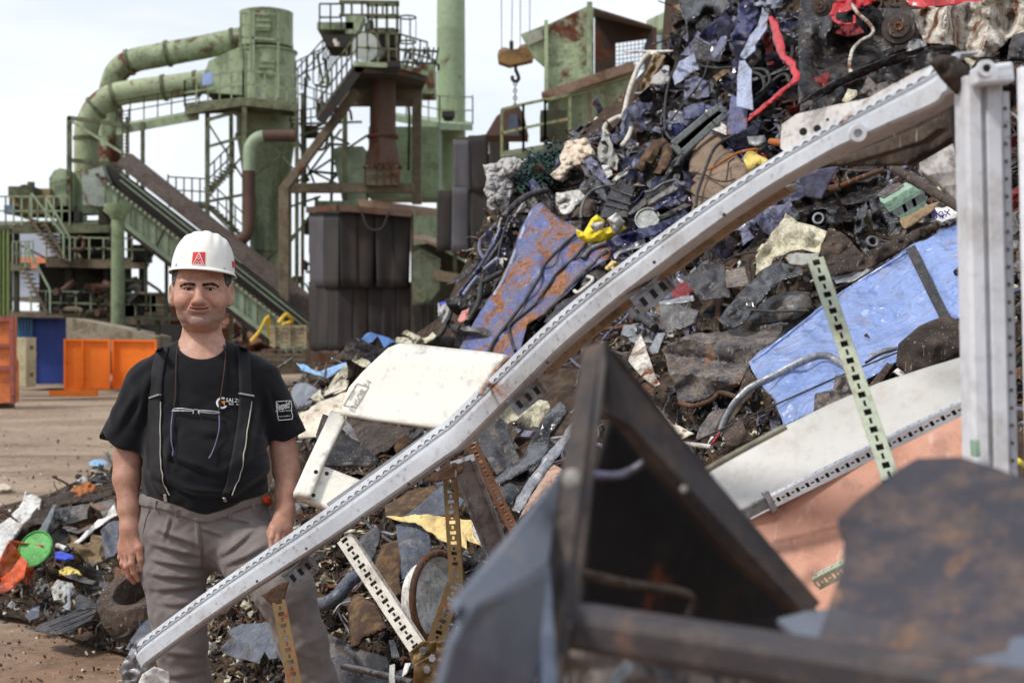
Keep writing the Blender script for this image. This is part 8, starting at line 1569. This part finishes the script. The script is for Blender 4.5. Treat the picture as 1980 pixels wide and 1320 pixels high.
def main_frame():
    t = thing("aluminium_frame", "long bent off-white cabinet beam slanting up from the man's leg to a corner post", "frame", P(700, 1320, 3.2))
    # centre line of the beam face in photo pixels with distance
    pts = [(282, 1262, 3.62, 46), (300, 1246, 3.60, 47), (450, 1138, 3.52, 49), (640, 1012, 3.40, 56), (790, 905, 3.31, 60), (884, 837, 3.24, 63), (979, 744, 3.12, 60), (1068, 658, 3.0, 60), (1157, 582, 2.88, 60), (1246, 513, 2.76, 58), (1336, 446, 2.65, 57), (1425, 384, 2.55, 55), (1514, 327, 2.45, 55), (1604, 277, 2.36, 60), (1693, 232, 2.26, 68), (1782, 187, 2.17, 76), (1838, 155, 2.12, 82), (1864, 140, 2.09, 80)]
    path = [P(*q[:3]) for q in pts]; wd = [q[3]*q[2]/F for q in pts]; C_ = catmull(path, 4); WD = []
    for i in (3, 4, 5):
        for j in range(4): C_[i*4+j] = path[i].lerp(path[i+1], j/4)   # crisp kink where the beam is buckled
    for i in range(len(path)-1):
        for j in range(4): WD.append(wd[i]+(wd[i+1]-wd[i])*j/4)
    WD.append(wd[-1])
    def pr(*q): return [(a, d) for a, d in q]
    prof = pr((.50, -.035), (.52, .004), (.27, .017), (.20, .014), (.13, .026), (.05, .030), (-.40, .036), (-.48, .032), (-.50, -.02), (-.46, -.024), (-.44, .03), (.0, .022), (.22, .008), (.47, -.002), (.46, -.035))
    b = profile_sweep(C_, prof, (-.12, -1, .1), WD).build("beam", ALU, t, smooth=24)
    # wavy seal line and dark backing flange
    sl = []
    for i in range(len(C_)-1):
        sub = max(2, int((C_[i+1]-C_[i]).length/.0055))
        for j in range(sub):
            p = C_[i].lerp(C_[i+1], j/sub); tt = (C_[i+1]-C_[i]).normalized(); bb = V((-.12, -1, .1)); bb = (bb-tt*bb.dot(tt)).normalized(); a = tt.cross(bb); a = a if a.z > 0 else -a
            L_ = len(sl); w_ = WD[i]+(WD[i+1]-WD[i])*j/sub; sl.append(p+a*(w_*.325+w_*.035*(1 if (L_ % 4) < 2 else -1))+bb*.0150)
    MB().tube(sl, .0013, 5).build("wavy_seal", SEAL, b, smooth=60)
    m = profile_sweep(C_[:14], pr((.54, -.075), (.54, -.03), (.50, -.03), (.50, -.075)), (-.12, -1, .1), WD[:14]); m.build("back_flange", paint("flange_brown", (112, 102, 94), dirt=.5, scale=4, rough=.6), b)
    m = profile_sweep(C_[26:48], pr((-.50, -.05), (-.50, -.02), (-.68, -.03), (-.70, -.05)), (-.12, -1, .1), WD[26:48]); m.build("lower_flange", paint("flange_tan", (150, 134, 114), rust=.08, dirt=.5, scale=4, rough=.7), b)
    # buckled fold with rust at the bend
    tubep("buckled_fold", None, None, [(905, 812, 3.17), (900, 838, 3.15), (884, 862, 3.15), (874, 876, 3.17), (890, 884, 3.18)], 3.2, paint("fold_rust", (150, 120, 84), rust=.4, dirt=.3, scale=9), parent=b)
    # rivets, holes, rust dot
    m = MB()
    for x, y, Y in ((497, 1123, 3.43), (592, 1060, 3.36), (700, 1000, 3.30), (790, 935, 3.24), (1058, 700, 2.94), (1265, 507, 2.66), (1400, 415, 2.52)): q = P(x, y, Y); m.lathe(q, (0, -1, 0), [(0, .0035), (.002, .003), (.003, 0)], 10)
    m.build("rivets", STEEL_D, b)
    # end cap in torn tin and white plug
    sheet("torn_end", None, None, [(232, 1292), (262, 1240), (300, 1215), (330, 1222), (300, 1262), (282, 1300), (270, 1325), (240, 1322)], MP["galv"], cr=.03, fs=.05, Y=3.66, parent=t, seed=3)
    sheet("white_plug", None, None, [(262, 1335), (276, 1302), (298, 1288), (326, 1298), (330, 1330), (300, 1350)], MP["white"], cr=.012, fs=.05, Y=3.58, parent=t, seed=4)
    # gusset plate with two holes on the upper beam, and the welded corner
    mb = sheet("g", None, None, [(1512, 288), (1514, 240), (1540, 222), (1680, 190), (1840, 108), (1862, 125), (1830, 170), (1690, 250), (1560, 330)], ALU_W, cr=.002, Y=2.34, tilt=(-.00095, 0), build=False, seed=2)
    mb.build("gusset", paint("gusset_rusty", (204, 200, 196), rust=.3, rustcol=(120, 78, 52), dirt=.3, scale=7, rough=.5, bump=.08), t, solid=.006)
    m = MB()
    for x, y, r in ((1553, 255, 8), (1580, 249, 7.5), (1600, 232, 3)): q = P(x, y, 2.335-(x-1640)*.00095-.014); m.lathe(q, (-.1, -1, 0), [(0, r*2.3/F), (.003, r*2.3/F), (.003, 0)], 16)
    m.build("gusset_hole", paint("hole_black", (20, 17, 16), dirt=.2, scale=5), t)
    q = P(1658, 258, 2.24); MB().lathe(q, (-.15, -1, -.1), [(0, .0145), (.012, .0135), (.012, .007), (0, .006)], 20).build("bushing", ALU_W, t, smooth=30)
    sheet("rust_knob", None, None, [(1800, 122), (1815, 108), (1845, 110), (1868, 132), (1868, 170), (1850, 182), (1820, 150)], MP["brown_dk"], cr=.02, fs=.04, Y=2.07, puff=.02, parent=t, seed=6)
    # inside webs and dark channel behind the top corner
    def slab(nm, pts, Y, th, mt, tilt=(0, 0)): sheet(nm, None, None, pts, mt, cr=.004, Y=Y, tilt=tilt, parent=t, thick=th, ragged=0)
    slab("inner_web", [(1560, 330), (1840, 168), (1880, 200), (1880, 250), (1760, 320), (1600, 322)], 2.62, .02, MP["brown_dk"], (-.0012, 0))
    slab("inner_beam", [(1600, 318), (1780, 250), (1822, 228), (1825, 250), (1790, 275), (1640, 320)], 2.50, .02, MP["brown"], (-.0012, 0))
    slab("bent_bracket", [(1545, 345), (1580, 328), (1620, 322), (1600, 360), (1588, 384), (1560, 380)], 2.55, .006, MP["blue_grey"])
    slab("white_plate", [(1775, 290), (1850, 262), (1862, 400), (1780, 330)], 2.7, .006, MP["white"])
    slab("corner_shadow_bar", [(1838, 180), (1866, 160), (1884, 430), (1872, 450)], 2.2, .03, STEEL_D)
    tubep("diagonal_rod", None, None, [(1722, 322, 2.55), (1790, 362, 2.5), (1856, 402, 2.45)], 9, MP["brown"], parent=t, n=2)
    slab("rod_clip", [(1848, 395), (1872, 380), (1880, 418), (1858, 422)], 2.42, .02, MP["black"])
    # hanging slot brackets under the beam
    for (x, y, Y, w) in ((1262, 568, 2.78, .042), (1020, 768, 3.1, .042), (580, 1105, 3.45, .040)):
        u = V((.78, 0, .62)); c = P(x, y, Y); a = u.cross(V((0, 1, 0))); hh = .02; br = MB().plate([c-u*w-a*hh, c+u*w-a*hh, c+u*w+a*hh, c-u*w+a*hh], (0, .003, 0)).beam(c+u*w-a*hh, c+u*w+a*hh, .004, .03, up=(0, 1, 0)).beam(c-u*w+a*hh, c+u*w+a*hh, .004, .03, up=(0, 1, 0)).build("slot_bracket", MP["galv"], t)
        m = MB()
        for q in (-.55, .05, .6): m.beam(c+u*w*q-a*hh*.5+V((0, -.0015, 0)), c+u*w*q+a*hh*.4+V((0, -.0015, 0)), .010, .002, up=(0, 1, 0))
        m.build("bracket_slots", MATS["hole_black"], br)
main_frame()
def post():
    t = thing("corner_post", "upright white profiled cabinet post with a round-holed corner fitting at the right edge", "post", P(1920, 1320, 2.05))
    k = 2.05/F
    def prism(nm, xs, y0, y1, mat, Y=2.05):
        # xs: (px, toward viewer metres) cross-section, swept down; x drifts slightly to the right
        m = MB(); n = len(xs); vs = []
        for i in range(13):
            v = i/12; yy = y0+(y1-y0)*v; dx = 28*v
            vs += [P(x+dx, yy, Y)+V((0, -d, 0)) for x, d in xs]+[P(x+dx, yy, Y)+V((0, -d+.012, 0)) for x, d in reversed(xs)]
        m.add(vs, [(i*2*n+j, i*2*n+(j+1) % (2*n), (i+1)*2*n+(j+1) % (2*n), (i+1)*2*n+j) for i in range(12) for j in range(2*n)]+[tuple(range(2*n)), tuple(range(24*n, 26*n))]); m.build(nm, mat, t, smooth=25)
    prism("post_profile", [(1858, -.02), (1860, .010), (1866, .018), (1886, .020), (1890, .010), (1896, .010), (1900, .022), (1922, .024), (1926, .012), (1932, .012)], 150, 1420, ALU_W)
    prism("post_flange", [(1930, .004), (1934, .012), (1946, .012), (1950, .002)], 180, 1420, ALU)
    prism("side_strip", [(1962, .02), (1968, .026), (1984, .026), (1990, .0)], 135, 1420, ALU_W, 1.98)
    prism("dark_gap", [(1946, -.03), (1966, -.03)], 185, 1420, STEEL_D, 2.1)
    m = MB().pplate([(1886, 128), (1960, 118), (1964, 158), (1888, 164)], 2.0, .03); f = m.build("corner_fitting", ALU_W, t, bevel=.004)
    q = P(1907, 133, 1.985); MB().lathe(q, (-.05, -1, 0), [(-.004, .013), (.004, .012), (.004, .006), (-.004, .005)], 20).build("fitting_ring", ALU_W, f, smooth=30); MB().lathe(q, (0, -1, 0), [(0, .006), (.001, .006), (.001, 0)], 14).build("fitting_hole", MATS["hole_black"], f)
    MB().pb(1930, 134, 1956, 131, 5, 1.985, 4).pb(1930, 150, 1956, 147, 5, 1.985, 4).build("fitting_slot", ALU, f)
    m = MB()
    for i in range(22): y = 210+i*34; m.lathe(P(1943+28*(y-150)/1270, y, 2.034), (-1, -.6, 0), [(0, .0032), (.0015, .003), (.0015, 0)], 8)
    m.build("rivet_row", SEAL, t)
    tubep("yellow_clip", None, None, [(1892, 880, 2.0), (1905, 866, 1.98), (1925, 864, 1.97), (1950, 878, 1.96), (1990, 905, 1.95)], 5, MP["yellow"], parent=t)
    MB().pplate([(1884, 852), (1894, 850), (1896, 882), (1886, 884)], 2.0, .02).build("green_tag", MP["green_p"], t)
post()
def slotted(name, label, a, b, wpx, faces, mat, group, sq=(.42, .62), n=None, flange=True, roll=0.0, back=False):
    """perforated rail: a strip with real square and round slots made of cross bars, plus a side flange with slots"""
    A, B = P(*a), P(*b); t = thing(name, label, "slotted rail", A if A.z < B.z else B, group); d = (B-A); Ln = d.length; d.normalize(); w = wpx*A.y/F
    fn = V((0, -1, 0)); fn = (fn-d*fn.dot(d)).normalized(); fn = Matrix.Rotation(roll, 3, d) @ fn; s = d.cross(fn).normalized(); n = n or int(Ln/(w*.62)); n = max(n, 8)
    def strip(org, sv, nv, ww, nm):
        m = MB(); th = .0025; pitch = Ln/n
        for q in (-1, 1): m.beam(org+sv*ww*.36*q, org+d*Ln+sv*ww*.36*q, ww*.28, th, up=nv)
        for i in range(n+1):
            c = org+d*pitch*i; m.beam(c-sv*ww*.22, c+sv*ww*.22, pitch*(.34 if i % 2 == 0 else .34), th, up=nv)
            if i < n:   # narrow the alternate openings into small holes
                if i % 2: m.beam(c+d*pitch*.5+sv*ww*.15-sv*ww*.07, c+d*pitch*.5+sv*ww*.22, pitch*.66, th, up=nv); m.beam(c+d*pitch*.5-sv*ww*.22, c+d*pitch*.5-sv*ww*.08, pitch*.66, th, up=nv)
        m.build(nm, mat, t)
    strip(A, s, fn, w, "slotted_face")
    if back: MB().beam(A-fn*.010, B-fn*.010, w*.8, .004, up=fn).build("inner_web", MATS["hole_black"], t)  # black strip standing in for the shade inside the hollow rail
    if flange: strip(A+s*w*.5*flange-fn*w*.5, fn, s, w*.95, "slotted_flange")
    return t
G_RL = "slotted rails of the wrecked cabinet"
slotted("slotted_rail", "golden slotted rail hanging down in front of the man's knee", (534, 1135, 3.30), (575, 1345, 3.2), 26, 1, ZINC, G_RL, flange=1, n=18)
slotted("slotted_rail", "brown slotted rail hanging from the beam's bend to the rail joint", (868, 905, 3.30), (882, 1125, 3.25), 26, 1, ZINC, G_RL, flange=-1, n=22)
slotted("slotted_rail", "lower brown slotted rail curving from the hanging rail to the joint", (880, 1130, 3.25), (828, 1282, 3.2), 30, 1, ZINC, G_RL, flange=1, n=14)
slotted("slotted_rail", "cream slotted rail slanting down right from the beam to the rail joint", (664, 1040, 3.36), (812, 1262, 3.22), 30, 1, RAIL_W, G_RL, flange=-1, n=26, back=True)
slotted("slotted_rail", "coppery pink slotted rail slanting behind the beam toward the felt mat", (912, 858, 3.45), (996, 1028, 3.6), 20, 1, paint("zinc_pink", (214, 164, 132), rust=.15, rustcol=(190, 120, 60), dirt=.25, scale=6, rough=.35, metal=.4, bump=.05), G_RL, flange=1, n=24)
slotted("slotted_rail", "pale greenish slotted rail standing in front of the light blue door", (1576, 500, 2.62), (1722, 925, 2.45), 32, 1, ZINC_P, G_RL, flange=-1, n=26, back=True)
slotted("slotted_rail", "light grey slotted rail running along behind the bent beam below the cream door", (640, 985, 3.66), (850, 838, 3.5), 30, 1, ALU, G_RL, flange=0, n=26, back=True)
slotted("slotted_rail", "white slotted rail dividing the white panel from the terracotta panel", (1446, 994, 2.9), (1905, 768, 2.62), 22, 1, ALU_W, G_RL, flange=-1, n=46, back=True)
slotted("slotted_rail", "short greenish slotted rail end at the terracotta panel's lower corner", (1578, 1130, 2.6), (1640, 1098, 2.55), 24, 1, ZINC_P, G_RL, flange=-1, n=8)
def channel():
    t = thing("steel_channel", "grey folded steel channel slanting down right beside the coppery rail", "channel", P(980, 1060, 3.4))
    a, b = P(895, 895, 3.40), P(965, 1075, 3.50); d = (b-a).normalized(); prof = [(-.030, -.03), (-.030, .006), (-.024, .006), (-.022, -.006), (.020, -.006), (.022, .008), (.030, .008), (.030, -.03)]
    profile_sweep([a.lerp(b, i/6) for i in range(7)], prof, (0, -1, 0)).build("channel_body", MP["galv"], t, smooth=20)
channel()
def joint():
    t = thing("rail_joint", "twisted golden rust joint plate with bolts where the slotted rails meet", "joint plate", P(825, 1280, 3.2))
    for k, (pts, sd) in enumerate((([(790, 1262), (815, 1240), (845, 1238), (855, 1262), (835, 1300), (800, 1290)], 1), ([(800, 1285), (840, 1262), (850, 1310), (835, 1345), (800, 1340)], 2), ([(845, 1240), (872, 1235), (860, 1290), (842, 1300)], 3))): sheet("joint_plate", None, None, pts, ZINC, cr=.02, fs=.05, Y=3.17-.012*k, parent=t, seed=sd)
    for x, y in ((818, 1256), (836, 1270), (826, 1292)): q = P(x, y, 3.13); MB().cyl(q, q+V((0, -.012, 0)), .008, n=6).build("bolt", MP["galv"], t)
    t2 = thing("corner_bracket", "bent rust brown angle bracket under the beam's bend", "bracket", P(860, 905, 3.2))
    for k, (pts, sd) in enumerate((([(820, 930), (862, 898), (895, 912), (880, 925), (845, 932)], 1), ([(862, 898), (880, 893), (898, 905), (893, 915)], 2))): sheet("bracket_fold", None, None, pts, MP["rusty"], cr=.006, fs=.05, Y=3.2-.02*k, parent=t2, seed=sd)
    sheet("corner_bracket", "rust brown angle bracket at the top of the golden hanging rail", "bracket", [(505, 1150), (545, 1125), (560, 1122), (548, 1165), (530, 1172)], MP["rusty"], cr=.006, fs=.05, Y=3.29, seed=3)
joint()
# cream door with its window frame (behind the beam)
def cream_door():
    t = thing("door_wreck", "cream white metal door panel with an empty window frame, leaning behind the beam", "door", P(760, 960, 4.3)); Y0 = 4.35; CRM = MP["cream"]
    mb = sheet("p", None, None, [(658, 800), (664, 778), (674, 752), (700, 722), (732, 692), (750, 676), (772, 667), (800, 668), (870, 676), (940, 683), (980, 689), (960, 712), (942, 738), (925, 765), (905, 795), (872, 832), (800, 822), (720, 812)], CRM, cr=.004, fs=.3, sharp=.1, Y=Y0, tilt=(.0003, -.0018), build=False, ragged=0, step=8)
    for v in mb.v:   # top rolls away from the viewer
        py = CY-(v.z-CAMH)/v.y*F
        if py < 705: s_ = (705-py)/40; f_ = 1+.030*s_*s_; v.x *= f_; v.y *= f_; v.z = CAMH+(v.z-CAMH)*f_
    pn = mb.build("door_panel", CRM, t, smooth=40, solid=.012)
    ribbon("rolled_end", None, None, [(984, 690, 4.52), (962, 712, 4.42), (944, 738, 4.36), (928, 762, 4.33)], 9, MP["felt"], parent=t, twist=.2)
    def bar(nm, pts, Y, tilt): sheet(nm, None, None, pts, CRM, cr=.002, Y=Y, tilt=tilt, parent=t, thick=.02, ragged=0, step=7)
    bar("window_frame_side", [(640, 798), (664, 803), (668, 812), (622, 905), (600, 962), (568, 955), (590, 905)], 4.08, (.0003, -.0018))
    bar("window_frame_base", [(567, 955), (601, 958), (622, 904), (705, 936), (690, 960), (648, 990), (636, 985)], 3.99, (.0003, -.0018))
    m = MB()
    for x, y, Y in ((611, 912, 3.93), (632, 915, 3.93), (606, 957, 3.87), (662, 798, 4.24)): m.lathe(P(x, y, Y), (0, -1, 0), [(0, .006), (.002, .006), (.002, 0)], 10)
    m.build("screw_holes", MATS["hole_black"], t)
    BD = bvh_of(pn); INKM = paint("stamp_ink", (186, 182, 176), dirt=.3, scale=30, rough=.7, bump=0)
    def pj(px, py, off=.0135):
        d = V(((px-CX)/F, 1, (CY-py)/F)).normalized(); h = BD.ray_cast(V((0, 0, CAMH)), d); return (h[0]-d*off) if h[0] is not None else P(px, py, Y0)
    c = [(664, 783), (688, 787), (712, 748), (690, 741)]; q = []
    for i in range(4):
        for k in range(5): q.append(pj(c[i][0]+(c[(i+1) % 4][0]-c[i][0])*k/5, c[i][1]+(c[(i+1) % 4][1]-c[i][1])*k/5))
    MB().tube(q+[q[0]], .0014, 5).build("stamped_outline", INKM, t)
    # stamped lettering, worn: reads up the slope
    for s_, x, y, sz in (("ENSOR 24", 697, 765, .024), ("ciuo", 680, 763, .018)):
        mb, mt = print_text(s_, P(x, y, 4.2), sz, 60, lin((150, 148, 146)), "raw")
        mb.v = [pj(CX+p.x/p.y*F, CY-(p.z-CAMH)/p.y*F) for p in mb.v]; mb.build("stamped_words", INKM, t)
cream_door()
# white and terracotta panels on the right
def right_panels():
    t = thing("cabinet_side", "broken cabinet side with a white upper panel and a terracotta lower panel at the right", "cabinet panel", P(1650, 1100, 3.0))
    sheet("white_panel", None, None, [(1360, 918), (1420, 882), (1500, 834), (1600, 785), (1700, 742), (1800, 710), (1930, 672), (1930, 762), (1700, 868), (1480, 985), (1400, 1000)], paint("panel_white", (190, 189, 184), dirt=.14, dirtcol=(160, 148, 130), rust=.02, scale=3, rough=.4, bump=.05), cr=.012, fs=.35, sharp=.1, Y=3.0, tilt=(-.0006, -.0008), parent=t, thick=.008, ragged=.1, seed=5)
    sheet("terracotta_panel", None, None, [(1440, 1006), (1600, 925), (1760, 850), (1930, 770), (1960, 1200), (1560, 1200)], MP["terracotta"], cr=.008, fs=.4, sharp=.1, Y=2.86, tilt=(-.0006, -.0006), parent=t, thick=.008, ragged=.1, seed=6)
    ribbon("edge_strip", None, None, [(1345, 920, 3.0), (1430, 872, 2.97), (1520, 824, 2.94)], 12, paint("edge_olive", (150, 148, 128), dirt=.3, scale=5), parent=t, twist=.1)
    m = MB(); c = P(1462, 982, 2.80); u = V((.88, 0, .46)); a = V((-.46, 0, .88)); m.beam(c-u*.03, c+u*.03, .022, .006, up=(0, 1, 0)); m.beam(c+u*.03-a*.02, c+u*.03+a*.022, .012, .03, up=(0, 1, 0)); m.beam(c-u*.028+a*.01, c+u*.03+a*.012, .004, .02, up=(0, 1, 0)); m.build("clip_bracket", MP["galv"], t)
right_panels()
# dark steel near the viewer
PG = P
def near_bucket():
    NS = .90; P = lambda x, y, Y: PG(x, y, Y*NS)
    t = thing("steel_shoe", "big dark folded steel shoe with a triangular open mouth, blurred close to the viewer", "steel fabrication", P(1150, 1320, 1.35))
    def slab(nm, pts, mt, th=.008, bev=0.003, cr=.002, seed=1):
        # pts (px, py, Y): planar-ish plate through 3-D corners
        m = MB(); q = [P(*p) for p in pts]; th = th*NS; n_ = len(q); nn = V((0, 0, 0))
        for i in range(n_): nn += q[i].cross(q[(i+1) % n_])
        nn.normalize(); nn = nn if nn.y > 0 else -nn; m.plate(q, nn*th); return m.build(nm, mt, t, bevel=bev)
    slab("rib_plate", [(1128, 668, 1.42), (1168, 656, 1.42), (1172, 700, 1.40), (1140, 960, 1.32), (1118, 1150, 1.26), (1085, 1330, 1.2), (1060, 1330, 1.2), (1058, 1080, 1.28), (1086, 900, 1.36)], STEEL_D)
    slab("right_plate", [(1140, 690, 1.43), (1170, 658, 1.42), (1205, 690, 1.43), (1390, 930, 1.50), (1590, 1165, 1.56), (1560, 1195, 1.54), (1420, 1080, 1.50), (1300, 940, 1.46), (1220, 830, 1.43), (1180, 800, 1.42)], STEEL_D, .02)
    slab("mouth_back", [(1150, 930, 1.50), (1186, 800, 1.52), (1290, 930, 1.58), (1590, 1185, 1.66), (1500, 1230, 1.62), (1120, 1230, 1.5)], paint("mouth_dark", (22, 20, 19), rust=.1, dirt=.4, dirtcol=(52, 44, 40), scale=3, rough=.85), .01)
    slab("left_wing", [(1090, 905, 1.45), (1085, 930, 1.42), (1062, 1090, 1.22), (1000, 1130, 1.12), (935, 1160, 1.04), (880, 1178, 1.0), (882, 1150, 1.02), (960, 1060, 1.16), (1040, 965, 1.34)], STEEL_B)
    slab("lower_wing", [(1062, 1092, 1.22), (1040, 1330, 1.16), (835, 1400, .98), (880, 1240, .995), (920, 1166, 1.02), (1000, 1132, 1.12)], STEEL_B)
    slab("bright_edge", [(1040, 1090, 1.26), (1066, 1088, 1.28), (1082, 1330, 1.16), (1050, 1340, 1.14)], paint("edge_steel", (132, 142, 160), dirt=.3, scale=4, metal=.3, rough=.4), .006)
    m = MB().lathe(P(1108, 925, 1.30), (-.6, -.8, .1), [(0, .0085), (.004, .0080), (.006, .0046), (.0066, 0)], 20); m.build("weld_stud", paint("stud_pale", (140, 136, 130), rust=.2, dirt=.3, scale=8), t, smooth=40)
    MB().lathe(P(1322, 945, 1.41), (-.2, -.9, .1), [(0, .0038), (.0026, .003), (.0032, 0)], 12).build("rivet_dot", MATS["stud_pale"], t); 
    m = MB().tube(catmull([P(1120, 915, 1.45), P(1200, 918, 1.47), P(1260, 885, 1.47)], 5), .004, 8); m.build("cross_wire", MP["blue_grey"], t, smooth=60)
    m = MB().tube(catmull([P(1120, 1108, 1.42), P(1220, 1130, 1.45), P(1330, 1150, 1.47), P(1332, 1190, 1.47)], 5), .005, 8); m.build("inner_rod", MP["brown_dk"], t, smooth=60)
    t2 = thing("steel_beam", "rusty dark steel beam lying across the bottom right, blurred close to the viewer", "steel beam", P(1500, 1320, 1.1))
    a, b = P(1095, 1206, 1.28), P(2150, 1378, .98); MB().beam(a, b, .048, .032).build("beam_body", paint("beam_rust", (68, 64, 67), rust=.24, rustcol=(140, 108, 88), dirt=.4, dirtcol=(120, 104, 94), scale=5, rough=.5, metal=.2, bump=.1), t2, bevel=.008)
    def plate2(name, label, pts, mt, th=.01):
        q = [P(*p) for p in pts]; th = th*NS; nn = V((0, 0, 0))
        for i in range(len(q)): nn += q[i].cross(q[(i+1) % len(q)])
        nn.normalize(); nn = nn if nn.y > 0 else -nn; return tag(MB().plate(q, nn*th).build(name, mt, bevel=.002), label, "steel plate")
    plate2("steel_plate", "large dark scratched steel plate with a notched left edge, bottom right", [(1772, 884, 1.40), (1860, 880, 1.38), (1930, 905, 1.36), (2080, 960, 1.3), (2100, 1300, 1.1), (1580, 1235, 1.2), (1600, 1175, 1.22), (1628, 1090, 1.27), (1632, 1040, 1.30), (1618, 1000, 1.32), (1660, 960, 1.35), (1730, 910, 1.39)], paint("plate_mottled", (60, 59, 67), rust=.22, rustcol=(112, 88, 74), dirt=.6, dirtcol=(104, 88, 80), scale=9, rough=.55, metal=.15, bump=.12), .012)
    plate2("steel_plate", "bluish dark steel lip between the shoe and the mottled plate", [(1500, 1195, 1.33), (1560, 1180, 1.33), (1640, 1170, 1.30), (2000, 1230, 1.14), (2000, 1300, 1.1), (1540, 1230, 1.25)], STEEL_B)
    tag(MB().tube([P(1175, 1330, 1.25), P(1215, 1290, 1.3)], .005, 8).build("bright_rod", MP["galv"]), "short bright rod under the rusty beam at the bottom edge", "rod")
    sheet("scrap_sheet", "dark crumpled sheet in the shade under the rusty beam", "crumpled sheet", [(1080, 1225), (1400, 1260), (1760, 1320), (1760, 1460), (1040, 1460)], MP["dusty"], cr=.03, fs=.05, Y=1.25, seed=8)
near_bucket()
